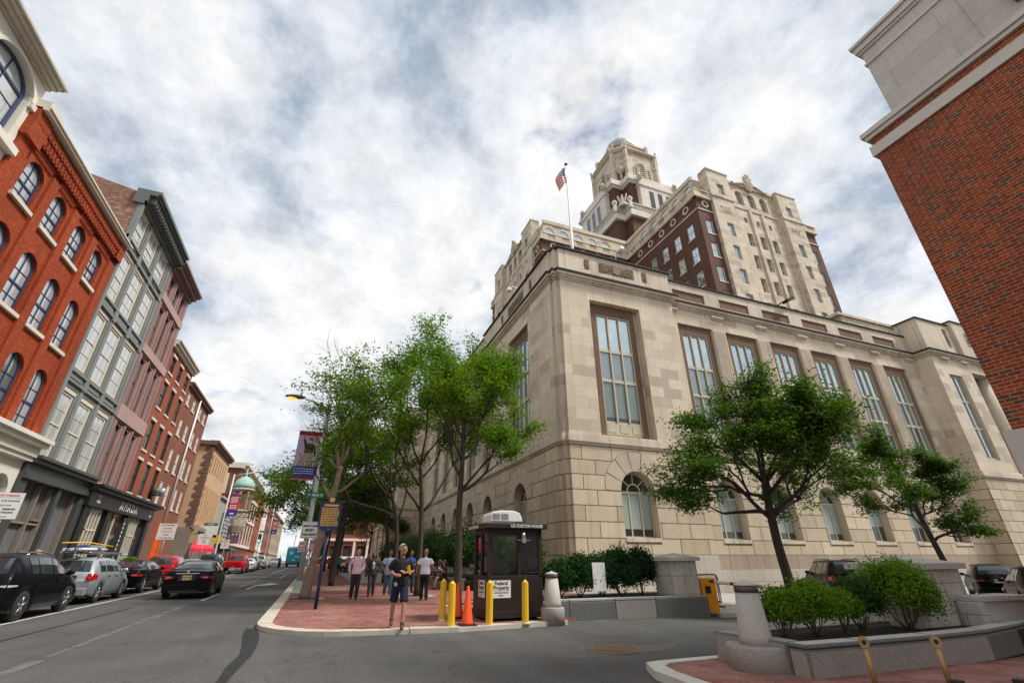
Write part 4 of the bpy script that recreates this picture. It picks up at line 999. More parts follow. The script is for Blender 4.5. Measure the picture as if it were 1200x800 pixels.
for (nm, lab, y0, y1, z1, fm_, wm) in (('brick_building', 'narrow red brick building beyond the clock turret', 124, 138, 16.5, BR_OR, G_MID),
        ('white_gabled_building', 'tall plain whitewashed building far down the street', 138, 150, 17.6, WHITEP, G_DRK),
        ('brick_building', 'tall dark brick building with a fire escape, second last down the street', 150, 176, 18.0, BR_BN, G_MID),
        ('stone_office_building', 'last pale brown building at the far end of the street', 176, 220, 16.5, plain('brown_stone_far', (.33,.25,.18), .85), G_MID)):
    B = bld(nm, lab, y0, group='brick fronts across the street' if nm == 'brick_building' else None)
    body(B, y0, y1, z1, fm_)
    n = int((y1-y0)/3.2); m = MB()
    hs = [rect(y0+1.1+3.2*k, y0+2.3+3.2*k, a, a+2) for k in range(n) for a in (5.5, 9, 12.4)]
    wall(m, LP, rect(y0, y1, 0, z1), hs, reveal=.25); LP.box(m, y0, y1, z1-.6, z1, 0, .5); LP.box(m, y0, y1, 4.3, 4.7, 0, .3)
    m.build('front_wall', fm_, B, True)
    for h in hs: m = MB(); LP.poly(m, h, -.2); m.build('window', wm, B, True)
# right side beyond the custom house
B = thing('low_brick_building', 'low red brick building with white bands closing the view under the trees', 'building', (6, 122, 1.2))
PB = Pl('Y', 122, -1); m = MB(); hs = [rect(-.2+3*k, 1.6+3*k, a, a+2.2) for k in range(9) for a in (3.0, 7.6)]
wall(m, PB, rect(-1.2, 27, 0, 11.5), hs, reveal=.3); m.box((-1.19, 122.35, 0), (27, 140, 11.2)); m.build('wall', BR_OR, B, True)
m = MB()
for z in (2.4, 6.2, 10.9): PB.box(m, -1.2, 27, z, z+.55, 0, .3)
for k in range(10): PB.box(m, -1.1+3*k, -.6+3*k, 0, 6.2, 0, .2)
m.build('white_bands', WHITE, B, True); [(lambda q: (PB.poly(q, h, -.25), q.build('window', G_DRK, B, True)))(MB()) for h in hs]
# ---- the brick building over our right shoulder
B = thing('brick_office_building', 'tall orange red brick wall with white stone bands at the right photo edge', 'building', (12.5, 4, 0))
PX = Pl('X', 12.0, -1)
m = MB(); wall(m, PX, rect(-30, 4.5, 3.7, 10.95), [], reveal=0); wall(m, Pl('Y', 4.5, 1), rect(12.0, 34, 3.7, 10.95), []); m.box((12.03, -30, 3.7), (34, 4.47, 10.95))
wall(m, PX, rect(-30, 4.5, 11.24, 11.5), []); wall(m, Pl('Y', 4.5, 1), rect(12.0, 34, 11.24, 11.5), [])
m.build('brick_wall', BR_RG, B, True)
STN = masonry('grey_ashlar', (.50,.47,.43), (.57,.54,.49), (.36,.33,.30), 2.4, .62, .007, z0=.2, stain=.2, bump=.15)
STP = plain('smooth_pale_stone', (.58,.54,.49), .7, var=.06, scale=1.2, dirt=.2)
m = MB(); m.box((11.94, -30, 10.94), (34, 4.58, 11.25)); m.build('stone_band', STP, B, True); m = MB(); m.box((11.9, -30, 0.2), (34, 4.62, 3.7)); m.build('stone_base', STP, B, True)
m = MB(); m.box((11.93, -30, 11.48), (34, 4.58, 11.60)); m.box((11.88, -30, 11.60), (34, 4.64, 11.74)); m.build('stone_cornice', STP, B, True)
m = MB(); m.box((12.3, -30, 11.7), (34, 3.95, 14.5)); m.box((12.24, -30, 11.7), (12.4, 1.95, 14.45)); m.build('penthouse_wall', STN, B, True)
m = MB(); m.box((12.25, -30, 14.42), (34, 4.0, 14.5)); m.box((12.2, -30, 14.5), (34, 4.05, 14.7)); m.box((12.14, -30, 14.7), (34, 4.1, 14.8)); m.box((12.26, 2, 13.95), (34, 3.99, 14.02))
m.build('penthouse_cornice', STP, B, True)
m = MB(); m.box((12.16, -1.4, 12.35), (12.23, 1.2, 13.9)); m.build('penthouse_window', G_DRK, B, True)
m = MB(); m.box((12.1, -1.5, 12.25), (12.22, 1.3, 12.35)); m.box((12.1, 1.2, 12.35), (12.22, 1.32, 13.9)); m.box((12.1, -.1, 12.35), (12.2, .0, 13.9)); m.build('penthouse_window_frame', plain('plum_frame', (.12,.07,.10), .5), B, True)
print('buildings done', len(bpy.data.objects))
# ------------------------------------------------------------------ ground
def asphalt(name, base, big=0.25):
    m, nt, nd, lk, b = _new(name)
    g = _n(nd, 'ShaderNodeNewGeometry')
    n1 = _n(nd, 'ShaderNodeTexNoise', ins={'Scale': .35, 'Detail': 8.0, 'Roughness': .62, 'Distortion': .4}); lk.new(g.outputs['Position'], n1.inputs['Vector'])
    n2 = _n(nd, 'ShaderNodeTexNoise', ins={'Scale': 45.0, 'Detail': 3.0, 'Roughness': .7}); lk.new(g.outputs['Position'], n2.inputs['Vector'])
    mp = _n(nd, 'ShaderNodeMapping', ins={'Scale': (1.6, .05, 1)}); lk.new(g.outputs['Position'], mp.inputs['Vector'])
    n3 = _n(nd, 'ShaderNodeTexNoise', ins={'Scale': 1.0, 'Detail': 5.0}); lk.new(mp.outputs[0], n3.inputs['Vector'])
    r1 = _n(nd, 'ShaderNodeMapRange', ins={'From Min': .3, 'From Max': .7, 'To Min': 1-big, 'To Max': 1+big}); lk.new(n1.outputs['Fac'], r1.inputs['Value'])
    r3 = _n(nd, 'ShaderNodeMapRange', ins={'From Min': .3, 'From Max': .7, 'To Min': .86, 'To Max': 1.14}); lk.new(n3.outputs['Fac'], r3.inputs['Value'])
    mm = _n(nd, 'ShaderNodeMath', operation='MULTIPLY'); lk.new(r1.outputs[0], mm.inputs[0]); lk.new(r3.outputs[0], mm.inputs[1])
    r2 = _n(nd, 'ShaderNodeMapRange', ins={'From Min': .3, 'From Max': .75, 'To Min': .45, 'To Max': 1.75}); lk.new(n2.outputs['Fac'], r2.inputs['Value'])
    m2 = _n(nd, 'ShaderNodeMath', operation='MULTIPLY'); lk.new(mm.outputs[0], m2.inputs[0]); lk.new(r2.outputs[0], m2.inputs[1])
    sc = _n(nd, 'ShaderNodeVectorMath', operation='SCALE'); sc.inputs[0].default_value = base; lk.new(m2.outputs[0], sc.inputs['Scale'])
    # hairline cracks
    vo = _n(nd, 'ShaderNodeTexVoronoi', feature='DISTANCE_TO_EDGE', ins={'Scale': .28}); 
    dn = _n(nd, 'ShaderNodeTexNoise', ins={'Scale': 1.2, 'Detail': 6.0}); lk.new(g.outputs['Position'], dn.inputs['Vector'])
    va = _n(nd, 'ShaderNodeVectorMath', operation='SCALE'); lk.new(dn.outputs['Color'], va.inputs[0]); va.inputs['Scale'].default_value = 1.6
    vb = _n(nd, 'ShaderNodeVectorMath', operation='ADD'); lk.new(g.outputs['Position'], vb.inputs[0]); lk.new(va.outputs[0], vb.inputs[1]); lk.new(vb.outputs[0], vo.inputs['Vector'])
    cr = _n(nd, 'ShaderNodeMapRange', ins={'From Min': 0.0, 'From Max': .007, 'To Min': .5, 'To Max': 0.0}); lk.new(vo.outputs['Distance'], cr.inputs['Value'])
    st_ = _n(nd, 'ShaderNodeTexNoise', ins={'Scale': 1.7, 'Detail': 5.0, 'Roughness': .75, 'Distortion': .8}); lk.new(g.outputs['Position'], st_.inputs['Vector'])
    sr = _n(nd, 'ShaderNodeMapRange', ins={'From Min': .60, 'From Max': .70, 'To Min': 0, 'To Max': .45}); lk.new(st_.outputs['Fac'], sr.inputs['Value'])
    o2 = mixc(nd, lk, sr.outputs[0], sc.outputs[0], [c*.45 for c in base])
    sr2 = _n(nd, 'ShaderNodeMapRange', ins={'From Min': .40, 'From Max': .30, 'To Min': 0, 'To Max': .35}); lk.new(st_.outputs['Fac'], sr2.inputs['Value'])
    o2 = mixc(nd, lk, sr2.outputs[0], o2, [c*1.7 for c in base])
    o = mixc(nd, lk, cr.outputs[0], o2, (.012,.012,.013))
    lk.new(o, b.inputs['Base Color']); b.inputs['Roughness'].default_value = .82; b.inputs['Specular IOR Level'].default_value = .35
    bp = _n(nd, 'ShaderNodeBump', ins={'Strength': .35, 'Distance': .01}); lk.new(n2.outputs['Fac'], bp.inputs['Height']); lk.new(bp.outputs[0], b.inputs['Normal'])
    return m
ASPH = asphalt('street_asphalt', (.078,.076,.073))
TAR = asphalt('tar_patch', (.020,.020,.021), .3)
LINE = plain('worn_white_road_paint', (.55,.54,.50), .8, var=.3, scale=6, dirt=.6)
LINF = plain('faded_white_road_paint', (.125,.123,.119), .85, var=.45, scale=7, dirt=.9)
def paving(name, herring=True):
    m, nt, nd, lk, b = _new(name)
    g = _n(nd, 'ShaderNodeNewGeometry')
    mp = _n(nd, 'ShaderNodeMapping', ins={'Rotation': (0, 0, R(45) if herring else 0)}); lk.new(g.outputs['Position'], mp.inputs['Vector'])
    br = _n(nd, 'ShaderNodeTexBrick', offset=.5, ins={'Scale': 1.0, 'Mortar Size': .006, 'Brick Width': .21, 'Row Height': .105, 'Color1': c4((.34,.115,.085)), 'Color2': c4((.19,.060,.048)), 'Mortar': c4((.08,.06,.05))})
    lk.new(mp.outputs[0], br.inputs['Vector'])
    b2 = _n(nd, 'ShaderNodeTexBrick', offset=.5, ins={'Scale': 1.0, 'Mortar Size': 0.0, 'Brick Width': .42, 'Row Height': .21, 'Bias': -.45, 'Color1': (0,0,0,1), 'Color2': (1,1,1,1), 'Mortar': (0,0,0,1)}); lk.new(mp.outputs[0], b2.inputs['Vector'])
    f2 = _n(nd, 'ShaderNodeMapRange', ins={'From Min': .25, 'From Max': 1.0, 'To Min': 0, 'To Max': .5}); lk.new(b2.outputs['Color'], f2.inputs['Value'])
    o = mixc(nd, lk, f2.outputs[0], br.outputs['Color'], (.46,.27,.22))
    n1 = _n(nd, 'ShaderNodeTexNoise', ins={'Scale': .9, 'Detail': 8.0, 'Roughness': .7}); lk.new(g.outputs['Position'], n1.inputs['Vector'])
    f1 = _n(nd, 'ShaderNodeMapRange', ins={'From Min': .45, 'From Max': .75, 'To Min': 0, 'To Max': .55}); lk.new(n1.outputs['Fac'], f1.inputs['Value'])
    o = mixc(nd, lk, f1.outputs[0], o, (.40,.27,.22))
    n3 = _n(nd, 'ShaderNodeTexNoise', ins={'Scale': 2.3, 'Detail': 6.0, 'Roughness': .7}); lk.new(g.outputs['Position'], n3.inputs['Vector'])
    f3 = _n(nd, 'ShaderNodeMapRange', ins={'From Min': .5, 'From Max': .7, 'To Min': 0, 'To Max': .4}); lk.new(n3.outputs['Fac'], f3.inputs['Value'])
    o = mixc(nd, lk, f3.outputs[0], o, (.10,.05,.045))
    lk.new(o, b.inputs['Base Color']); b.inputs['Roughness'].default_value = .8
    bp = _n(nd, 'ShaderNodeBump', ins={'Strength': .5, 'Distance': .006}); lk.new(br.outputs['Fac'], bp.inputs['Height']); bp.invert = True; lk.new(bp.outputs[0], b.inputs['Normal'])
    return m
PAVE = paving('brick_paving'); PAVC = plain('concrete_pavement', (.36,.34,.31), .85, var=.15, scale=1.2, dirt=.4)
XS = [-600,-150,-60,-30,-14,-9.7,-7.4,-4,-1.1,0,1,2,3,4,5,6,7,8,9,10,11,12,13,14,16,18,20,22,24,26,30,60,150,600]
YS = [-600,-150,-60,-30,-10,0,3,5,6,7,8,9,10,11,12,13,14,16,18,20,24,28,34,40,50,60,80,100,130,170,210,260,330,600,1500]
m = MB(); idx = {}
for j, y in enumerate(YS):
    for i, x in enumerate(XS): idx[i, j] = m.vert((x, y, gz(x, y)))
for j in range(len(YS)-1):
    for i in range(len(XS)-1): m.f.append([idx[i,j], idx[i+1,j], idx[i+1,j+1], idx[i,j+1]]); m.m.append(0); m.sm.append(True)
struct(m.build('ground', ASPH))
def sheet(name, poly, dz, mat, seg=1.5, thick=None, kind='structure'):
    """a thin layer following the ground under a plan polygon, cut into strips"""
    bm = bmesh.new(); vs = [bm.verts.new((x, y, 0)) for x, y in poly]; bm.faces.new(vs)
    bmesh.ops.triangulate(bm, faces=bm.faces)
    xs = [p[0] for p in poly]; ys = [p[1] for p in poly]
    for lo, hi, ax in ((min(xs), max(xs), 0), (min(ys), max(ys), 1)):
        for c in (9.0, 26.0) if ax == 0 else (8.0, 260.0):
            if lo < c < hi:
                co = (c, 0, 0) if ax == 0 else (0, c, 0); no = (1, 0, 0) if ax == 0 else (0, 1, 0)
                bmesh.ops.bisect_plane(bm, geom=list(bm.verts)+list(bm.edges)+list(bm.faces), plane_co=co, plane_no=no)
    if thick:
        r = bmesh.ops.extrude_face_region(bm, geom=list(bm.faces)); 
        for v in [e for e in r['geom'] if isinstance(e, bmesh.types.BMVert)]: v.co.z = 1
        for v in bm.verts: v.co.z = gz(v.co.x, v.co.y) + (dz if v.co.z > .5 else dz-thick)
    else:
        for v in bm.verts: v.co.z = gz(v.co.x, v.co.y) + dz
    bmesh.ops.recalc_face_normals(bm, faces=bm.faces)
    if not thick:
        for f in bm.faces:
            if f.normal.z < 0: f.normal_flip()
    me = bpy.data.meshes.new(name); bm.to_mesh(me); bm.free(); me.materials.append(mat)
    o = bpy.data.objects.new(name, me); COL.objects.link(o); o['kind'] = kind
    return o
# the corner pavement: rounded kerb
KX = -1.1
def fillet(cx, cy, r, a0, a1, n=10): return [(cx+r*math.cos(R(a0+(a1-a0)*k/n)), cy+r*math.sin(R(a0+(a1-a0)*k/n))) for k in range(n+1)]
kerb_out = [(KX-.5, 200)] + [(KX, 60), (KX, 16.4)] + fillet(KX+2.6, 15.0, 2.6, 180, 262, 10) + [(3.4, 12.12), (6.35, 12.30)]
def strip(poly, w):
    """offset a polyline to its left by w and return the closed band"""
    P = [Vector((x, y)) for x, y in poly]; out = []
    for i, p in enumerate(P):
        t = (P[min(i+1, len(P)-1)] - P[max(i-1, 0)]).normalized(); n = Vector((-t.y, t.x)); out.append(p + n*w)
    return [tuple(p) for p in P], [tuple(p) for p in out]
a, b = strip(kerb_out, .34)
pave_in = strip(kerb_out, .30)[1]
sheet('pavement', pave_in + [(6.35, 12.9), (11.9, 13.2), (12.0, 24.5), (13, 200)], .085, PAVE, thick=.12)
m = MB(); rs = random.Random(2); Lacc = 0; segs = []
dense = []
for i in range(len(a)-1):
    L = (Vector(a[i+1])-Vector(a[i])).length; n = max(1, int(L/1.0))
    for k in range(n): t = k/n; dense.append((tuple(Vector(a[i]).lerp(Vector(a[i+1]), t)), tuple(Vector(b[i]).lerp(Vector(b[i+1]), t))))
dense.append((a[-1], b[-1]))
for i in range(len(dense)-1):
    (p0, q0), (p1, q1) = dense[i], dense[i+1]
    if p0[1] > 110: continue
    dz = .09 + rs.uniform(-.004, .006); 
    if i % 3 == 0: # a joint
        p0 = tuple(Vector(p0).lerp(Vector(p1), .02)); q0 = tuple(Vector(q0).lerp(Vector(q1), .02))
    z = [gz(*p) for p in (p0, p1, q1, q0)]; n = len(m.v)
    pts = [p0, p1, q1, q0]
    for p, zz in zip(pts, z): m.v.append((p[0], p[1], zz-.1))
    for p, zz in zip(pts, z): m.v.append((p[0], p[1], zz+dz+.006))
    for q in ((0,1,2,3),(7,6,5,4),(1,0,4,5),(2,1,5,6),(3,2,6,7),(0,3,7,4)): m.f.append([n+k for k in q]); m.m.append(0); m.sm.append(False)
struct(m.build('kerb', CONC))
# pavement over the way
sheet('far_pavement', [(-9.7, -40), (-9.7, 200), (-14.1, 200), (-14.1, -40)], .125, PAVC, thick=.14)
sheet('far_kerb', [(-9.5, -40), (-9.5, 200), (-9.7, 200), (-9.7, -40)], .13, CONC, thick=.14)
# right hand corner pavement with its kerbs
sheet('corner_pavement', [(5.0, 7.0), (4.9, 5.9), (4.4, 2), (4, -20), (30, -20), (30, 6.75), (6.3, 7.0)], .10, PAVE, thick=.12)
sheet('corner_kerb', [(4.75, 6.6), (5.0, 7.15), (5.25, 7.2), (12.5, 7.15), (12.5, 6.97), (5.35, 7.0), (5.12, 6.85), (5.0, 6.45), (4.75, 3), (4.2, -12), (3.9, -12), (4.45, 3)][::-1], .106, plain('pale_kerb_granite', (.60,.57,.51), .8, var=.1, scale=6, dirt=.3), thick=.12)
sheet('yard_path', [(11.9, 13.3), (55, 18.5), (56, 23.6), (30, 24.4), (12.1, 24.4)], .02, PAVC)
sheet('yard_kerb', [(11.7, 12.6), (11.9, 13.0), (55, 19.0), (55, 18.6)], .10, CONC, thick=.15)
# markings
def dash(x0, x1, y0, y1, mat=LINE, name='road_marking', dz=.004, skew=0): return sheet(name, [(x0, y0), (x1, y0), (x1+skew, y1), (x0+skew, y1)], dz, mat)
dash(-7.42, -7.30, 6, 60, name='parking_line')
for y0, y1 in ((24.2, 28.2), (34.5, 36.5), (38.5, 39.5), (41.5, 42.5), (45, 46), (49, 50), (54, 56), (60, 90)): dash(-4.05, -3.92, y0, y1, skew=.25 if y0 > 30 else 0, name='lane_marking')
_y = 5.0
while _y < 23: _l = rs.uniform(.5, 1.6); _w = rs.uniform(.05, .12); _c = -4.13+rs.uniform(-.03, .03); dash(_c-_w, _c+_w, _y, _y+_l, LINF, name='worn_lane_line'); _y += _l+rs.uniform(.02, .35)
pass
dash(-2.45, -2.35, 46, 56, name='lane_marking'); dash(-3.6, -1.2, 27.0, 27.25, LINF, name='worn_stop_line')
dash(-3.3, -1.4, 60, 60.4, name='stop_line')
sheet('turn_arrow', [(-3.25, 31.5), (-3.1, 31.5), (-3.05, 35.0), (-2.6, 36.3), (-2.5, 35.6), (-1.85, 37.2), (-2.6, 38.4), (-2.6, 37.5), (-3.2, 35.6)], .004, LINE)
sheet('tar_patch', [(-1.30, 14.6), (-1.03, 14.5), (-.88, 13.3), (-.80, 12.0), (-.78, 10.8), (-.84, 9.8), (-.88, 8.8), (-1.0, 7.5), (-1.16, 7.5), (-1.02, 8.9), (-1.05, 9.9), (-.99, 10.9), (-1.10, 12.2), (-1.25, 13.5)][::-1], .005, TAR)
sheet('tar_seam', [(-6.2, 5), (-6.1, 5), (-5.6, 22), (-5.7, 22)], .004, TAR)
DUSTY = plain('dusty_asphalt', (.095,.089,.080), .9, var=.35, scale=3, dirt=.4)
for (x, y, rx, ry, s_) in ((5.4, 8.75, 1.5, .42, 1),):
    sheet('dust_ring', [(x+rx*(1+.12*math.sin(3*t))*math.cos(t), y+ry*(1+.15*math.sin(2*t+1))*math.sin(t)) for t in [k*.3142 for k in range(20)]], .003, DUSTY)
mh = MB(); mh.lathe([(.52,0),(.52,.012),(.46,.014)], (0,0,0), 28); 
for k in range(7):
    for q in range(7):
        x, y = (k-3)*.13, (q-3)*.13
        if x*x+y*y < .17: mh.box((x-.04, y-.04, .012), (x+.04, y+.04, .02))
o = mh.build('manhole_cover', plain('rusty_iron', (.13,.085,.05), .8, var=.3, scale=9)); o.location = (5.53, 8.9, .006); tag(o, 'round brown manhole cover in the driveway asphalt', 'manhole cover')
RUSTP = plain('faint_red_spray', (.30,.05,.04), .9, var=.4, scale=9)
for (x0, y0, x1, y1) in ((4.3, 7.35, 4.9, 7.6), (3.9, 8.2, 4.5, 8.4), (4.5, 6.9, 4.9, 7.1)):
    d = Vector((x1-x0, y1-y0)).normalized()*.012; sheet('spray_mark', [(x0, y0), (x1, y1), (x1-d.y, y1+d.x), (x0-d.y, y0+d.x)], .004, RUSTP)
# tree pits
for (x, y, w, h) in ((-.15, 22.4, 1.5, 1.2), (5.05, 17.9, 1.4, 1.4), (4.25, 22.2, 1.4, 1.4)):
    sheet('tree_pit', [(x-w/2, y-h/2), (x+w/2, y-h/2), (x+w/2, y+h/2), (x-w/2, y+h/2)], .091, plain('pale_setts', (.42,.38,.32), .85, var=.3, scale=9, dirt=.5))
    sheet('tree_pit_soil', [(x-w/2+.2, y-h/2+.2), (x+w/2-.2, y-h/2+.2), (x+w/2-.2, y+h/2-.2), (x-w/2+.2, y+h/2-.2)], .096, SOIL)
sheet('pavement_slab', [(2.5, 34), (9, 34), (9, 60), (2.5, 60)], .090, PAVC)
for (x, y) in ((.75, 27.5), (1.9, 31.5)): sheet('utility_cover', [(x, y), (x+1.0, y), (x+1.0, y+.8), (x, y+.8)], .091, PAVC)

# ------------------------------------------------------------------ sky and light
w = bpy.data.worlds.new('World'); scene.world = w; w.use_nodes = True
nt = w.node_tree; nd, lk = nt.nodes, nt.links; nd.clear()
SUN_EL, SUN_AZ = 52, 118   # azimuth measured clockwise from the street's direction (+Y)
out = nd.new('ShaderNodeOutputWorld'); bg = nd.new('ShaderNodeBackground'); lk.new(bg.outputs[0], out.inputs[0])
sky = nd.new('ShaderNodeTexSky'); sky.sky_type = 'NISHITA'; sky.sun_disc = False; sky.sun_elevation = R(SUN_EL); sky.sun_rotation = R(SUN_AZ); sky.air_density = 1.0; sky.dust_density = 1.5
tc = nd.new('ShaderNodeTexCoord'); sp = nd.new('ShaderNodeSeparateXYZ'); lk.new(tc.outputs['Generated'], sp.inputs[0])
za = _n(nd, 'ShaderNodeMath', operation='MAXIMUM'); lk.new(sp.outputs[2], za.inputs[0]); za.inputs[1].default_value = 0.0
zb = _n(nd, 'ShaderNodeMath', operation='ADD'); lk.new(za.outputs[0], zb.inputs[0]); zb.inputs[1].default_value = 0.45
dx = _n(nd, 'ShaderNodeMath', operation='DIVIDE'); lk.new(sp.outputs[0], dx.inputs[0]); lk.new(zb.outputs[0], dx.inputs[1])
dy = _n(nd, 'ShaderNodeMath', operation='DIVIDE'); lk.new(sp.outputs[1], dy.inputs[0]); lk.new(zb.outputs[0], dy.inputs[1])
cv_ = nd.new('ShaderNodeCombineXYZ'); lk.new(dx.outputs[0], cv_.inputs[0]); lk.new(dy.outputs[0], cv_.inputs[1])
n1 = _n(nd, 'ShaderNodeTexNoise', ins={'Scale': 3.6, 'Detail': 9.0, 'Roughness': .58, 'Distortion': .15}); lk.new(cv_.outputs[0], n1.inputs['Vector'])
mp = _n(nd, 'ShaderNodeMapping', ins={'Location': (7.5, 0.0, 0), 'Scale': (1.0, .8, 1)}); lk.new(cv_.outputs[0], mp.inputs['Vector'])
n2 = _n(nd, 'ShaderNodeTexNoise', ins={'Scale': 2.6, 'Detail': 10.0, 'Roughness': .62, 'Distortion': .1}); lk.new(mp.outputs[0], n2.inputs['Vector'])
cov = _n(nd, 'ShaderNodeMapRange', interpolation_type='SMOOTHSTEP', ins={'From Min': .25, 'From Max': .42}); lk.new(n1.outputs['Fac'], cov.inputs['Value'])
rmp = nd.new('ShaderNodeValToRGB'); lk.new(n2.outputs['Fac'], rmp.inputs[0])
e = rmp.color_ramp.elements; e[0].position = .36; e[0].color = (.41,.49,.605,1); e[1].position = .56; e[1].color = (1.0,1.0,1.0,1)
x_ = rmp.color_ramp.elements.new(.455); x_.color = (.77,.815,.88,1)
# light wisps over it
n3 = _n(nd, 'ShaderNodeTexNoise', ins={'Scale': 9.0, 'Detail': 9.0, 'Roughness': .68}); lk.new(cv_.outputs[0], n3.inputs['Vector'])
r3 = _n(nd, 'ShaderNodeMapRange', ins={'From Min': .3, 'From Max': .7, 'To Min': .80, 'To Max': 1.10}); lk.new(n3.outputs['Fac'], r3.inputs['Value'])
cs_ = _n(nd, 'ShaderNodeVectorMath', operation='SCALE'); lk.new(rmp.outputs[0], cs_.inputs[0]); lk.new(r3.outputs[0], cs_.inputs['Scale'])
CLOUD_GAIN = 7.1
cs2 = _n(nd, 'ShaderNodeVectorMath', operation='SCALE'); lk.new(cs_.outputs[0], cs2.inputs[0]); cs2.inputs['Scale'].default_value = CLOUD_GAIN
sk2 = _n(nd, 'ShaderNodeVectorMath', operation='SCALE'); lk.new(sky.outputs[0], sk2.inputs[0]); sk2.inputs['Scale'].default_value = 1.0
o = mixc(nd, lk, cov.outputs[0], sk2.outputs[0], cs2.outputs[0])
lk.new(o, bg.inputs['Color']); bg.inputs['Strength'].default_value = 0.10
sl = bpy.data.lights.new('sun', 'SUN'); sl.energy = 3.0; sl.angle = R(11); sl.color = (1.0, .955, .89)
so_ = bpy.data.objects.new('sun', sl); COL.objects.link(so_)
az = R(SUN_AZ); el = R(SUN_EL); sd = Vector((math.sin(az)*math.cos(el), math.cos(az)*math.cos(el), math.sin(el)))
so_.rotation_euler = sd.to_track_quat('Z', 'Y').to_euler(); so_.location = (0, 0, 120)
# ------------------------------------------------------------------ camera
cam = bpy.data.cameras.new('camera'); co = bpy.data.objects.new('camera', cam); COL.objects.link(co)
cam.sensor_width = 36; cam.lens = 535/1200*36; cam.clip_end = 4000; cam.clip_start = .1
co.matrix_world = Matrix.Translation((0, 0, 1.5)) @ Matrix.Rotation(R(-21.5), 4, 'Z') @ Matrix.Rotation(R(90+25.8), 4, 'X') @ Matrix.Rotation(R(-0.35), 4, 'Z')
scene.camera = co
vs = scene.view_settings; vs.view_transform = 'Standard'; vs.look = 'None'; vs.gamma = 1.0; vs.exposure = 0.55; vs.use_curve_mapping = False
scene.render.engine = 'CYCLES'; scene.cycles.max_bounces = 6; scene.cycles.diffuse_bounces = 3; scene.cycles.glossy_bounces = 3; scene.cycles.transmission_bounces = 4
scene.cycles.caustics_reflective = False; scene.cycles.caustics_refractive = False
# ------------------------------------------------------------------ street furniture
def G(x, y, dz=.09): return (x, y, gz(x, y) + dz)
SIGNW = plain('sign_white', (.72,.72,.70), .5, var=.04, dirt=.15); SIGNK = plain('sign_black', (.02,.02,.02), .5); SIGNR = plain('sign_red', (.55,.03,.04), .5); SIGNG = plain('sign_green', (.01,.19,.11), .5); SIGNB = plain('sign_blue', (.015,.05,.30), .5)
POLEG = plain('galvanised_pole_paint', (.52,.55,.55), .5, var=.06, metal=.2, dirt=.2)
# lamp post with its banner and signs
lp = thing('street_lamp', 'tall pale grey lamp post with a lit amber head, standing by the bare tree', 'street lamp', G(-.5, 25.7))
m = MB(); m.lathe([(.30,0),(.30,.05),(.2,.12),(.17,.5)], (0,0,0), 8, smooth=False); m.lathe([(.125,.4),(.115,4),(.095,9.0)], (0,0,0), 14); m.build('post', POLEG, lp)
m = MB(); m.tube([(0,0,8.3),(-.25,0,8.75),(-.7,0,9.0),(-1.25,0,9.12)], .045, 8); m.build('arm', POLEG, lp)
m = MB(); m.ball((-1.75,0,9.2), (.52,.17,.12), 16, 8); m.lathe([(.04,9.28),(.04,9.44),(.01,9.45)], (-1.5,0,0), 8); m.build('lamp_head', plain('brown_lamp_housing', (.10,.085,.07), .5), lp)
m = MB(); m.ball((-1.88,0,9.13), (.27,.13,.11), 14, 8); m.build('lens', plain('lit_amber_lens', (.9,.5,.15), .3, emit=(1.0,.33,.03), estr=1.5), lp)
BG1 = plain('lilac_banner_cloth', (.50,.38,.55), .85, var=.05); BNR = plain('dark_red_banner_cloth', (.30,.015,.02), .85); BNB = plain('blue_banner_cloth', (.03,.045,.28), .85); BNK = plain('dark_print', (.035,.02,.03), .85); BNP = plain('pink_print', (.62,.40,.42), .85)
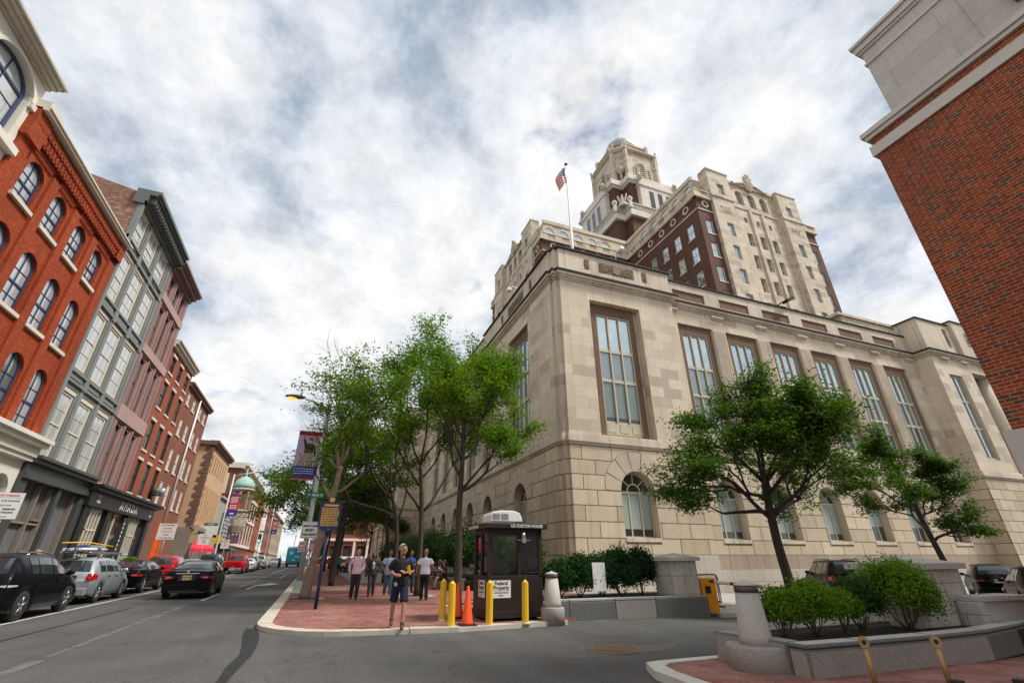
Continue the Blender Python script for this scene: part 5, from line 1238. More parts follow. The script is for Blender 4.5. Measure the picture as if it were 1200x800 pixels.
def banner(name, label, loc, w, h, kind, side=-1, group=None):
    t = thing(name, label, 'banner', loc, 0, group)
    P = Pl('Y', 0, -1); m = MB(); u0, u1 = (-w, 0) if side < 0 else (0, w)
    f = lambda q: u0 + (u1-u0)*q
    if kind == 'figure':
        P.box(m, u0, u1, 0, h, -.012, 0, 0); P.box(m, u0, u1, h*.91, h, 0, .004, 1); P.box(m, u0, u1, 0, h*.06, 0, .004, 1); P.box(m, u0, u1, h*.06, h*.27, 0, .004, 2)
        # a figure in a dark jacket raising one arm, wide striped skirt
        P.poly(m, [(f(.05), h*.27), (f(.9), h*.27), (f(.66), h*.56), (f(.36), h*.57)], .006, 4)
        for k in range(6): q = .12+.13*k; P.poly(m, [(f(q), h*.27), (f(q+.045), h*.27), (f(.43+.045*k), h*.55), (f(.415+.045*k), h*.55)], .008, 3)
        P.poly(m, [(f(.34), h*.55), (f(.72), h*.54), (f(.74), h*.70), (f(.60), h*.76), (f(.45), h*.75), (f(.36), h*.66)], .010, 3)
        P.poly(m, [(f(.36), h*.62), (f(.46), h*.72), (f(.30), h*.83), (f(.22), h*.84)], .012, 3); P.poly(m, [(f(.70), h*.70), (f(.76), h*.72), (f(.88), h*.50), (f(.80), h*.49)], .012, 3)
        P.poly(m, [(f(.56+.08*math.cos(t*.785)), h*.79+w*.12*math.sin(t*.785)) for t in range(8)], .014, 4)
        P.poly(m, [(f(.46), h*.82), (f(.68), h*.80), (f(.66), h*.86), (f(.50), h*.87)], .016, 5); P.poly(m, [(f(.24), h*.84), (f(.30), h*.84), (f(.36), h*.89), (f(.26), h*.90)], .016, 4)
        for k in range(3):
            for q in range(7): P.box(m, f(.42)+q*w*.07, f(.42)+q*w*.07+w*.045, h*(.12+.045*k), h*(.135+.045*k), .004, .007, 6)
        for k in range(12): P.box(m, f(.06+.09*(k % 4)), f(.06+.09*(k % 4))+.05, h*(.11+.05*(k//4)), h*(.11+.05*(k//4))+.05, .004, .007, 6)
        o = m.build('banner_cloth', [BG1, BNR, BNB, BNK, BNP, plain('brown_print', (.25,.10,.09), .8), SIGNW], t)
    else:
        P.box(m, u0, u1, 0, h, -.012, 0, 0); P.box(m, u0, u1, 0, h*.27, 0, .004, 1); P.box(m, u0, u1, h*.94, h, 0, .004, 1)
        for k in range(16):
            q = k % 4; r_ = k//4; u = f(.18+.18*q+(.09 if r_ % 2 else 0)); z = h*(.62+.07*r_); P.slab(m, [(u+.07*math.cos(t*.7854), z+.07*math.sin(t*.7854)) for t in range(8)], 0, .004, 2)
        for k in range(3): P.box(m, f(.15), f(.85), h*(.34+.07*k), h*(.37+.07*k), 0, .004, 2)
        P.box(m, f(.3), f(.7), h*.1, h*.16, .004, .006, 2)
        o = m.build('banner_cloth', [plain('crimson_banner_cloth', (.42,.012,.03), .85), BNB, SIGNW], t)
    m = MB(); m.tube([(0.02,0,0),(-side*-1*(w+.05)*1.0 if side < 0 else w+.05,0,0)], .02, 6); m.tube([(0.02,0,h),((-(w+.05)) if side < 0 else w+.05,0,h)], .02, 6); m.build('bracket_rods', POLEG, t)
    return t
banner('street_banner', 'lilac street banner showing a figure in dark jacket, on the near lamp post', (-.62, 25.55, 5.25), 1.08, 2.42, 'figure')
def signplate(name, label, loc, w, h, lines, rz=0, col=None, txt=None, group=None, border=True, cat='sign', back=True, bold=.006):
    t = thing(name, label, cat, loc, rz, group); P = Pl('Y', 0, -1); m = MB()
    P.box(m, -w/2, w/2, 0, h, -.012, 0); m.build('plate', col or SIGNW, t)
    m = MB()
    if border:
        for a in ((-w/2+.03, w/2-.03, .03, .045), (-w/2+.03, w/2-.03, h-.045, h-.03), (-w/2+.03, -w/2+.045, .045, h-.045), (w/2-.045, w/2-.03, .045, h-.045)): P.box(m, *a, 0, .003)
    for s_, z, sz in lines: text_mesh(m, s_, P.M(0, z, .002), sz, depth=.002, bold=bold)
    if m.v: m.build('lettering', txt or SIGNK, t)
    return t
signplate('traffic_sign', 'white sign reading RIGHT LANE MUST TURN RIGHT on the lamp post', (-.42, 25.5, 2.58), .74, .74, [('RIGHT LANE', .55, .105), ('MUST', .36, .16), ('TURN RIGHT', .17, .105)], bold=.007)
signplate('parking_sign', 'small white and red parking sign under the lane sign', (-.64, 25.5, 2.0), .30, .46, [('NO', .34, .12), ('STOPPING', .2, .055), ('ANYTIME', .1, .055)], txt=SIGNR)
signplate('street_name_sign', 'rounded green street name plate on the near lamp post', (-.47, 25.5, 4.42), .88, .26, [('W  Bank  3', .13, .15)], col=SIGNG, txt=SIGNW, border=False)
signplate('parking_sign', 'pink and white sign behind the leaning bare trunk', (-.2, 27.2, 2.1), .3, .5, [('TAXI', .35, .1)], txt=SIGNB, col=plain('faded_pink_plate', (.6,.25,.3), .6))
# historical marker
hm = thing('historical_marker', 'blue and gold cast metal marker on a dark blue post beside the bare tree', 'marker', G(.27, 17.95))
NB = plain('marker_navy', (.012,.022,.085), .4); GOLD = plain('marker_gold', (.62,.36,.07), .5)
m = MB(); m.lathe([(.055,-.05),(.05,2.4)], (0,0,0), 12); m.build('post', NB, hm)
P = Pl('Y', -.06, -1); m = MB(); P.box(m, -.33, .33, 2.42, 3.2, -.03, .03)
for q in [(-.33, .33, 2.40, 2.45), (-.33, .33, 3.17, 3.22), (-.35, -.31, 2.42, 3.2), (.31, .35, 2.42, 3.2)]: P.box(m, *q, -.04, .045)
P.slab(m, [(-.2, 2.3), (.2, 2.3), (.3, 2.4), (-.3, 2.4)], -.03, .03); m.lathe([(.07,2.2),(.09,2.32),(.06,2.4)], (0,-.05,0), 10)
P.slab(m, [(.13*math.cos(t*.5236), 3.3+.12*math.sin(t*.5236)) for t in range(12)], -.03, .035); m.build('plaque', NB, hm)
m = MB(); P.slab(m, [(.09*math.cos(t*.5236), 3.3+.085*math.sin(t*.5236)) for t in range(12)], .035, .045)
rt = random.Random(4)
P.box(m, -.22, .24, 3.085, 3.15, .03, .04)
for k in range(11):
    u = -.28; z = 3.02 - .055*k
    while u < .25: wl_ = rt.uniform(.03, .12); P.box(m, u, min(u+wl_, .28), z-.018, z+.018, .03, .038); u += wl_+.018
m.build('lettering', GOLD, hm)
# guard booth
bo = thing('guard_booth', 'dark brown guard booth lettered US CUSTOM HOUSE at the pavement corner', 'booth', (5.13, 12.85, gz(5, 13)+.09), R(0))
FW_, DP = 1.58, 1.28; m = MB(); x0, x1 = -FW_/2, FW_/2
m.box((x0-.04,-.04,.06), (x1+.04,DP+.04,.22)); m.box((x0,0,.22), (x1,DP,.98))
for x in (x0, x1-.1):
    for y in (0, DP-.1): m.box((x,y,.98), (x+.1,y+.1,2.2))
m.box((x0+.86,0.005,.98), (x0+.94,.09,2.2)); m.box((x0,0.003,.98), (x1,.095,1.04)); m.box((x0,.003,2.08), (x1,.095,2.2)); m.box((x0+.003,0,.98), (x0+.095,DP,1.04)); m.box((x0+.003,0,2.08), (x0+.095,DP,2.2))
m.box((x1-.095,0,.98), (x1-.003,DP,1.04)); m.box((x1-.095,0,2.08), (x1-.003,DP,2.2)); m.box((x0+.1,DP-.095,.98), (x1-.1,DP-.005,1.04)); m.box((x0+.1,DP-.095,2.08), (x1-.1,DP-.005,2.2)); m.box((x0+.003,.6,.98), (x0+.095,.68,2.2))
m.build('walls', BRONZE, bo, bevel=.006)
m = MB(); m.box((x0-.18,-.18,2.2), (x1+.12,DP+.12,2.32)); m.box((x0-.14,-.14,2.32), (x1+.08,DP+.08,2.345)); m.build('roof', BRONZE, bo, bevel=.008)
GB, nt_, nd_, lk_b, b_ = _new('booth_glass'); tr_b = _n(nd_, 'ShaderNodeBsdfTransparent', ins={'Color': (.80,.81,.79,1)}); gl_b = _n(nd_, 'ShaderNodeBsdfGlossy', ins={'Color': (.9,.92,.95,1), 'Roughness': .03}); fr_b = _n(nd_, 'ShaderNodeFresnel', ins={'IOR': 1.5}); mx_b = nd_.new('ShaderNodeMixShader'); lk_b.new(fr_b.outputs[0], mx_b.inputs[0]); lk_b.new(tr_b.outputs[0], mx_b.inputs[1]); lk_b.new(gl_b.outputs[0], mx_b.inputs[2]); lk_b.new(mx_b.outputs[0], nd_['Material Output'].inputs['Surface'])
m = MB(); m.box((x0+.1,.045,1.04), (x0+.86,.05,2.08)); m.box((x0+.94,.045,1.04), (x1-.1,.05,2.08)); m.box((x0+.045,.1,1.04), (x0+.05,.6,2.08)); m.box((x0+.045,.68,1.04), (x0+.05,DP-.1,2.08)); m.box((x1-.05,.1,1.04), (x1-.045,DP-.1,2.08)); m.box((x0+.1,DP-.05,1.04), (x1-.1,DP-.045,2.08)); m.build('window_glass', GB, bo)
m = MB(); m.box((x0+.98,.3,.98), (x0+1.3,.34,2.05)); m.rbox((x0+.6,.9,1.2), (.4,.2,.5)); m.box((x0+.1,.7,.9), (x1-.1,.8,1.0)); m.build('interior_screen', plain('grey_partition', (.09,.10,.12), .5), bo)
m = MB(); text_mesh(m, 'US CUSTOM HOUSE', Pl('Y', -.18, -1).M(.28, 2.265, .003), .105, spacing=1.02, bold=.003); text_mesh(m, 'US CUSTOM HOUSE', Pl('X', x0-.18, -1).M(.85, 2.265, .003), .105, bold=.003); m.build('lettering', SIGNW, bo)
m = MB(); m.box((-.66,.24,2.35), (.12,.95,2.42)); 
prof = [(-.66,2.40),(-.66,2.58),(-.60,2.66),(-.35,2.70),(.05,2.70),(.22,2.64),(.29,2.52),(.30,2.40)]
for y0, y1 in ((.2, 1.0),):
    n = len(m.v); k = len(prof)
    for x, z in prof: m.v.append((x, y0, z))
    for x, z in prof: m.v.append((x, y1, z))
    m.f.append([n+i for i in range(k)][::-1]); m.f.append([n+k+i for i in range(k)]); m.m += [0,0]; m.sm += [False, False]
    for i in range(k): j = (i+1) % k; m.f.append([n+i, n+j, n+k+j, n+k+i]); m.m.append(0); m.sm.append(False)
ac = m.build('air_conditioner', WHITE, bo, bevel=.02)
m = MB()
for u0 in (-.60, -.34):
    for k in range(6): m.box((u0+.038*k,.185,2.46), (u0+.038*k+.014,.202,2.62))
m.build('vent', plain('vent_grey', (.25,.25,.25), .6), ac)
m = MB(); m.box((.15,-.16,1.84), (.25,-.03,1.96)); m.lathe([(.06,1.96),(.05,2.1)], (.2,-.1,0), 10); m.box((.03,-.1,1.9), (.4,-.08,1.92)); m.build('wall_lamp', STEEL, bo)
def fedsign(u, pl):
    m = MB(); pl.box(m, u-.27, u+.27, .52, .93, .004, .012); o = m.build('notice', SIGNW, bo)
    m = MB(); text_mesh(m, 'Federal', pl.M(u, .86, .013), .125, bold=.003); text_mesh(m, 'Property', pl.M(u, .755, .013), .125, bold=.003); pl.box(m, u-.22, u+.22, .685, .692, .012, .014)
    text_mesh(m, 'AUTHORIZED VEHICLES', pl.M(u, .64, .013), .036, bold=.001); text_mesh(m, 'ONLY', pl.M(u, .575, .013), .05, bold=.001); m.build('lettering', SIGNK, o)
fedsign(-.42, Pl('Y', 0, -1)); fedsign(.5, Pl('X', x0, -1))
# yellow bollards
def bollard():
    t = thing('yellow_bollard', 'x', 'bollard', (0,0,0), 0, 'yellow bollards round the guard booth')
    m = MB(); m.lathe([(.088,-.02),(.088,.86),(.086,.9)], (0,0,0), 10, smooth=False, caps=False); m.lathe([(.088,.86),(.07,.91),(.03,.95),(.004,.97)], (0,0,0), 10, smooth=False)
    m.build('sleeve', YEL, t); m = MB(); m.lathe([(.13,-.02),(.12,.012),(.09,.02)], (0,0,0), 12); m.build('footing', CONC, t); return t
b0 = bollard(); spots = [((3.34, 13.6), 'yellow bollard furthest left, behind its twin'), ((3.26, 12.35), 'yellow bollard standing just left of the front orange cone'), ((4.2, 12.3), 'yellow bollard before the notice on the guard booth'), ((5.15, 12.28), 'yellow bollard before the right half of the booth')]
for i, ((x, y), lab) in enumerate(spots):
    t = b0 if i == 0 else copy_thing(b0, (0,0,0)); t.location = G(x, y); t['label'] = lab; t.rotation_euler = (R(.6*i-1), R(.5-i*.4), i)
# cones
def cone():
    t = thing('traffic_cone', 'x', 'cone', (0,0,0), 0, 'orange traffic cones'); m = MB(); m.lathe([(.15,.03),(.14,.06),(.035,.82),(.028,.84)], (0,0,0), 20); m.build('cone', ORG, t)
    m = MB(); m.box((-.2,-.2,0), (.2,.2,.035)); m.build('base', BLACK, t, bevel=.01); return t
c0 = cone(); c0.location = G(3.68, 12.42); c0['label'] = 'orange traffic cone in front, left of the guard booth'
copy_thing(c0, G(3.88, 14.0), .4, 'orange traffic cone behind, between the bollards and booth')
copy_thing(c0, (13.9, 9.6, gz(13.9, 9.6)), .2, 'red cone glimpsed through the right hand hedge', scale=.8)
copy_thing(c0, (14.9, 9.7, gz(14.9, 9.7)), .9, 'second red cone with white band low behind the right hedge', scale=.65)
ws = thing('wet_floor_sign', 'yellow folding warning sign behind the right hand hedge', 'warning sign', (15.6, 9.8, gz(15.6, 9.8)))
m = MB(); 
for s_ in (-1, 1):
    m.face([(-.2, s_*.02, .6), (.2, s_*.02, .6), (.28, s_*.2, 0), (-.28, s_*.2, 0)]); 
m.box((-.2,-.03,.57), (.2,.03,.63)); m.build('panel', YEL, ws)
# left planter, granite bollard, pier, hedge sign
pz = gz(8, 13)
t = thing('granite_planter', 'low granite planter in grey blocks at the driveway, right of the booth', 'planter', (9, 12.7, pz))
m = MB(); cuts = [6.45, 6.75, 8.2, 9.55, 11.45]; ms_ = (GRAND, GRAND, GRAN, GRAND); mm_ = [GRAND, GRAN, GRANL, SOIL]
for i in range(4):
    y0a = 12.95 - (.04*(cuts[i]-6.45)); y1a = 12.95 - (.04*(cuts[i+1]-6.45)); mi = {0: 0, 1: 0, 2: 1, 3: 0}[i]
    m.prism([(cuts[i]+.004, y0a), (cuts[i+1]-.004, y1a), (cuts[i+1]-.004, y1a+.4), (cuts[i]+.004, y0a+.4)], -.1, .50, mi); m.prism([(cuts[i]+.004, y0a+.005), (cuts[i+1]-.004, y1a+.005), (cuts[i+1]-.004, y1a+.41), (cuts[i]+.004, y0a+.41)], .502, .56, 2)
m.prism([(6.46, 13.36), (6.86, 13.36), (7.0, 15.2), (6.6, 15.2)], -.1, .55, 0); m.prism([(11.05, 13.16), (11.45, 13.16), (11.6, 15.2), (11.2, 15.2)], -.1, .55, 0); m.prism([(7.0, 14.85), (11.2, 14.85), (11.2, 15.2), (7.0, 15.2)], -.1, .55, 0)
o = m.build('granite_blocks', mm_, t, True, bevel=.018); m = MB(); m.prism([(6.8, 13.3), (11.1, 13.12), (11.2, 14.9), (6.95, 14.9)], .1, .47); m.build('soil', SOIL, t, True)
t = thing('granite_bollard', 'tapered pale granite bollard with a dark collar between booth and planter', 'granite bollard', (6.0, 12.45, gz(6, 12.5)+.1), 0, 'granite bollards with collars')
def gboll(t, dr=.44):
    m = MB(); m.lathe([(dr,-.1),(dr,.27),(dr-.02,.30)], (0,0,0), 28); m.build('drum', GRAN, t, bevel=0)
    m = MB(); m.lathe([(.235,.30),(.225,.4),(.165,.97)], (0,0,0), 24); m.build('shaft', GRANL, t)
    m = MB(); m.lathe([(.172,.97),(.172,1.06)], (0,0,0), 24); m.build('collar', plain('weathered_bronze_collar', (.13,.10,.085), .5, metal=.5), t)
    m = MB(); m.lathe([(.18,1.06),(.16,1.085),(.06,1.115),(.02,1.135),(.001,1.14)], (0,0,0), 24); m.build('cap', GRANL, t)
gboll(t, .31)
m = MB(); m.prism([(5.55, 13.3), (6.35, 13.3), (6.35, 14.6), (5.55, 14.6)], 0.15, .5, 0); o = m.build('granite_block', [GRAN]); tag(o, 'rough granite block tucked between the booth and the planter', 'stone block')
t2 = thing('granite_bollard', 'tapered granite bollard before the small planter at the bottom right', 'granite bollard', (6.28, 6.15, .1), 0, 'granite bollards with collars'); gboll(t2)
pr = thing('stone_pier', 'square pale stone pier with a low pyramid cap at the end of the left planter', 'pier', (10.8, 13.3, pz), 0, 'capped stone piers')
def pier(t, w, d, h0, h1, seam=True):
    m = MB(); m.box((-w/2,-d/2,h0), (w/2,d/2,h1)); m.build('shaft', masonry('pier_stone', (.47,.43,.38), (.54,.50,.45), (.2,.18,.16), .55, .5, .008, z0=.6, stain=.45, bump=.15, mottle=.15), t, bevel=.012)
    a, b = w/2+.1, d/2+.1; m = MB(); m.box((-a,-b,h1), (a,b,h1+.1)); n = len(m.v)
    m.v += [(-a,-b,h1+.102), (a,-b,h1+.102), (a,b,h1+.102), (-a,b,h1+.102), (0,0,h1+.24)]
    for q in ((0,1,4),(1,2,4),(2,3,4),(3,0,4)): m.f.append([n+k for k in q]); m.m.append(0); m.sm.append(False)
    m.build('cap', GRANL, t)
pier(pr, .95, .9, .5, 1.46)
bs = signplate('blank_sign', 'plain white board on a stake in the left planter hedge', (8.08, 13.45, pz+.66), .44, .77, [], border=False)
m = MB(); m.box((-.02,.002,-.22), (.02,.03,.5)); m.build('stake', BLACK, bs)
# gate machine and its arm
gt = thing('barrier_gate', 'orange yellow parking barrier with a striped arm at the driveway', 'parking barrier', (11.9, 13.3, gz(11.9, 13.3)+.06), R(-4))
GY = plain('barrier_orange', (.80,.30,.01), .45, dirt=.15); m = MB(); m.box((-.28,-.17,0), (.28,.2,.98)); m.build('cabinet', GY, gt, bevel=.02)
m = MB(); m.box((-.15,-.185,.55), (.05,-.172,.76)); m.box((.05,-.185,.86), (.2,-.172,.92)); m.build('hatch', BLACK, gt)
m = MB(); n_ = 26; L_ = 3.3
for k in range(n_): 
    a, b = k*L_/n_, (k+1)*L_/n_; m.tube([(a+.28, -.05, .86-.085*a), (b+.28, -.05, .86-.085*b)], .05, 8, 0 if k < 5 or k in (15,16,17) else (1 if k % 2 else 2))
m.build('arm', [WHITE, BLACK, plain('arm_orange', (.8,.3,.03), .5)], gt)
# steel crowd barriers behind it
cb = thing('crowd_barrier', 'grey tubular crowd barrier standing behind the parking barrier', 'barrier', (13.75, 15.6, gz(13.8, 15.6)), R(8), 'steel crowd barriers')
m = MB(); m.tube([(-1,0,.15),(-1,0,1.0),(-.9,0,1.1),(.9,0,1.1),(1,0,1.0),(1,0,.15),(-1,0,.15)], .022, 6); m.build('frame', plain('dark_steel_tube', (.10,.105,.11), .5, metal=.4), cb)
m = MB()
for k in range(15): m.tube([(-.88+.126*k,0,.16),(-.88+.126*k,0,1.08)], .01, 5)
m.build('bars', MATS['dark_steel_tube'], cb); m = MB()
for x in (-.8, .8): m.box((x-.03,-.28,0), (x+.03,.28,.05)); m.box((x-.02,-.02,.05), (x+.02,.02,.2))
m.build('feet', MATS['dark_steel_tube'], cb)
copy_thing(cb, (14.1, 16.4, gz(14.1, 16.4)), R(-14), 'second crowd barrier stacked against the first one')
# right planter with bollard, pier and scrolled wall
t = thing('granite_planter', 'curved speckled granite planter with clipped shrubs at the bottom right', 'planter', (8.5, 6, .1))
m = MB(); fr_ = [(6.32, 5.36), (7.4, 5.30), (8.9, 5.26), (10.3, 5.30), (11.6, 5.5), (13.5, 5.9)]
for i in range(len(fr_)-1):
    (xa, ya), (xb, yb) = fr_[i], fr_[i+1]; mi = 1 if i < 3 else 0
    m.prism([(xa+.003, ya), (xb-.003, yb), (xb-.003, yb+.30), (xa+.003, ya+.30)], .05, .42, mi); m.prism([(xa+.003, ya+.004), (xb-.003, yb+.004), (xb-.003, yb+.31), (xa+.003, ya+.31)], .422, .48, 2)
m.prism([(6.30, 5.66), (6.62, 5.68), (6.62, 6.95), (6.22, 6.95)], .05, .48, 1); m.prism([(6.62, 6.68), (13.5, 6.68), (13.5, 6.95), (6.62, 6.95)], .05, .478, 1)
m.build('granite_blocks', mm_, t, True, bevel=.03); m = MB(); m.box((6.55, 5.5, .1), (13, 6.8, .40)); m.build('soil', SOIL, t, True)
pr2 = thing('stone_pier', 'wide pale stone pier with a low pyramid cap behind the round shrub, bottom right', 'pier', (11.05, 6.65, .1), 0, 'capped stone piers'); 
pier(pr2, 1.75, .9, .3, 1.24)
sw_ = thing('scrolled_wall', 'pale stone wall with a rolled top curving down beside the right pier', 'wall', (11.4, 5.98, .1))
m = MB(); prof = [(0, .3), (0, .82), (1.35, .80), (1.75, .74), (2.1, .58), (2.35, .40), (2.6, .38), (3.4, .38), (3.4, .3)]
def extr(m, prof, y0, y1, mi=0):
    n = len(m.v); k = len(prof)
    for x, z in prof: m.v.append((x, y0, z))
    for x, z in prof: m.v.append((x, y1, z))
    m.f.append([n+i for i in range(k)]); m.f.append([n+k+i for i in range(k)][::-1]); m.m += [mi, mi]; m.sm += [False, False]
    for i in range(k): j = (i+1) % k; m.f.append([n+i, n+k+i, n+k+j, n+j]); m.m.append(mi); m.sm.append(False)
extr(m, [(0,.3),(0,.70),(1.5,.69),(1.85,.64),(2.15,.52),(2.35,.40),(2.6,.38),(3.4,.38),(3.4,.3)], -.12, .2); m.build('panel', GRANL, sw_)
m = MB(); top = [(-.02,.70),(1.52,.69),(1.88,.64),(2.18,.52),(2.38,.40),(2.65,.38),(3.4,.38)]
extr(m, top + [(x, z+.10) for x, z in reversed(top)], -.20, .26); m.box((-.05,-.2,.3), (.12,.15,.70)); m.build('coping', masonry('pier_stone', (0,0,0),(0,0,0),(0,0,0),1,1,0), sw_, bevel=.02)
# brass standpipe posts in front
def brass(x, y, lab):
    t = thing('brass_post', lab, 'post', (x, y, .1), 0, 'brass posts before the right planter'); BRS = plain('weathered_brass', (.42,.27,.12), .5, metal=.35, dirt=.3)
    m = MB(); m.tube([(0,0,-.05),(0,0,.40)], .032, 10); m.build('post', BRS, t); m = MB()
    for k in range(12):
        a, b = k*math.pi/6, (k+1)*math.pi/6
        for (r0, r1) in ((.03, .065),):
            q = [(.9*r0*math.cos(a), r0*math.sin(a)), (.9*r1*math.cos(a), r1*math.sin(a)), (.9*r1*math.cos(b), r1*math.sin(b)), (.9*r0*math.cos(b), r0*math.sin(b))]
            for y_ in (-.035, .035): m.face([(p[0], y_, .44+p[1]) for p in q])
            m.face([(q[1][0],-.035,.44+q[1][1]), (q[2][0],-.035,.44+q[2][1]), (q[2][0],.035,.44+q[2][1]), (q[1][0],.035,.44+q[1][1])]); m.face([(q[0][0],-.035,.44+q[0][1]), (q[3][0],-.035,.44+q[3][1]), (q[3][0],.035,.44+q[3][1]), (q[0][0],.035,.44+q[0][1])])
    m.build('ring_head', BRS, t); m = MB(); m.lathe([(.03,-.03),(.03,.03)], (0,0,.44), 10, axis='y'); m.build('socket', BLACK, t); t.rotation_euler = (0,0,R(-50)); return t
brass(6.85, 4.92, 'left of the two brass posts with a ring head'); brass(7.73, 4.58, 'right of the two brass posts with a ring head')
for (x, y, lab) in ((7.32, 4.25, 'dark stub of a post between the brass posts'), (8.05, 4.0, 'dark stub of a post right of the brass posts')):
    t = thing('post_stub', lab, 'post', (x, y, .1)); m = MB(); m.box((-.06,-.05,-.02), (.06,.05,.12)); m.build('stub', BRONZE, t, bevel=.01)
# signs over the way
def pole_sign(x, y, w, h, z, label, draw, name='parking_sign', group='sign plates on posts across the street'):
    t = thing(name, label, 'sign', G(x, y), 0, group); m = MB(); m.tube([(0,0,-.05),(0,0,z+h)], .03, 8); m.build('post', STEEL, t)
    P = Pl('Y', -.04, -1); m = MB(); P.box(m, -w/2, w/2, z, z+h, -.01, .004); m.build('plate', SIGNW, t); m = MB(); draw(m, P); m.build('lettering', [SIGNK, SIGNR, SIGNG, SIGNB], t); return t
def d1(m, P):
    text_mesh(m, 'NO PARKING', P.M(0, 3.37, .006), .085, 1, bold=.002); P.box(m, -.36, .36, 3.30, 3.307, .004, .007, 1); P.box(m, -.34, -.22, 3.14, 3.26, .004, .007, 2); text_mesh(m, '2 HR PARKING', P.M(.07, 3.2, .006), .072, 2, bold=.002)
    text_mesh(m, '8AM-6PM', P.M(0, 3.06, .006), .07, 2); P.box(m, -.35, -.14, 2.80, 2.98, .004, .007, 3); text_mesh(m, 'RESERVED', P.M(.12, 2.94, .006), .075, 0, bold=.002); text_mesh(m, 'PARKING', P.M(.1, 2.84, .006), .075, 0, bold=.002); P.box(m, -.15, .15, 2.70, 2.72, .004, .007, 2)
pole_sign(-9.78, 21.0, .76, .82, 2.64, 'white parking notice with green and blue blocks at the left edge', d1)
def d2(m, P):
    for k, (s_, c_) in enumerate((('NO STOPPING', 1), ('ANYTIME', 1), ('TOW AWAY', 1), ('ZONE', 1), ('2 HR PARKING', 2))): text_mesh(m, s_, P.M(0, 3.5-.2*k, .006), .12, c_, bold=.003)
pole_sign(-9.8, 40.5, 1.05, 1.02, 2.6, 'red lettered parking notice before the orange doorway', d2)
def d3(m, P):
    for k, s_ in enumerate(('NO', 'STOPPING', 'ANY', 'TIME')): text_mesh(m, s_, P.M(0, 3.35-.2*k, .006), .15, 1, bold=.003)
pole_sign(-9.9, 54, .95, .95, 2.55, 'red lettered parking notice before the taupe arcade', d3)
pole_sign(-9.9, 66, .85, .95, 2.4, 'small white notice just left of the red awning shop', d3)
# lamp post across with banner and green plate
def far_lamp(x, y, label, blabel, armdir=1, h=9.5, kind='flag', bn=True, bz=4.9):
    t = thing('street_lamp', label, 'street lamp', G(x, y), 0, 'street lamps further down')
    m = MB(); m.lathe([(.22,0),(.12,.3),(.10,4),(.08,h)], (0,0,0), 10); m.tube([(0,0,h-.4),(armdir*.5,0,h),(armdir*2.2,0,h+.35)], .05, 6); m.build('post', POLEG, t)
    m = MB(); m.ball((armdir*2.6,0,h+.37), (.5,.17,.12), 10, 6); m.build('lamp_head', STEEL, t)
    if bn: banner('street_banner', blabel, (x+.15, y-.1, gz(x, y)+bz), 1.0, 2.4, kind, side=1, group='red banners on far lamp posts')
far_lamp(-9.9, 61, 'grey lamp post before the clock turret', 'red banner with white dots before the clock turret', h=10, bz=5.6)
far_lamp(-8.2, 98, 'grey lamp post reaching over the far cars', 'smaller red banner with white dots above the far cars', h=11.5, bz=5.3)
far_lamp(-4.6, 120, 'thin lamp post seen against the bright sky at the street end', '', bn=False, h=11.5)
signplate('street_name_sign', 'green street name plate on the far post left of the lattice sign', (-10.9, 60.8, 5.2), 1.3, .3, [('S 3rd St', .15, .18)], col=SIGNG, txt=SIGNW, border=False)
signplate('street_name_sign', 'green street name plate above the traffic light', (-8.6, 92, 6.2), 1.3, .34, [('S 3rd St', .17, .2)], col=SIGNG, txt=SIGNW, border=False)
tl = thing('traffic_light', 'black traffic light showing green above the parked cars', 'traffic light', G(-9.0, 92)); m = MB(); m.tube([(0,0,-.05),(0,0,5.3)], .07, 8); m.build('post', POLEG, tl)
m = MB(); m.box((-.25,-.25,3.7), (.25,.15,5.0)); m.build('housing', plain('traffic_yellow_black', (.05,.045,.02), .5), tl); m = MB(); m.lathe([(.15,-.28),(.15,-.25)], (0,0,3.95), 12, axis='y'); m.build('green_lens', plain('lit_green', (.05,.8,.5), .3, emit=(.05,1,.55), estr=4), tl)
m = MB(); m.lathe([(.15,-.28),(.15,-.25)], (0,0,4.72), 12, axis='y'); m.build('red_lens', plain('dim_red', (.2,.02,.02), .3), tl)
tl2 = thing('traffic_light', 'yellow boxed traffic signal beside the marker post, before the low brick building', 'traffic light', G(.6, 72)); m = MB(); m.tube([(0,0,-.05),(0,0,4.6)], .08, 8); m.build('post', POLEG, tl2)
m = MB(); m.box((-.25,-.25,3.2), (.25,.2,4.4)); m.box((.3,-.25,1.9), (.75,.1,3.0)); m.build('housing', plain('signal_yellow', (.65,.33,.02), .5), tl2)
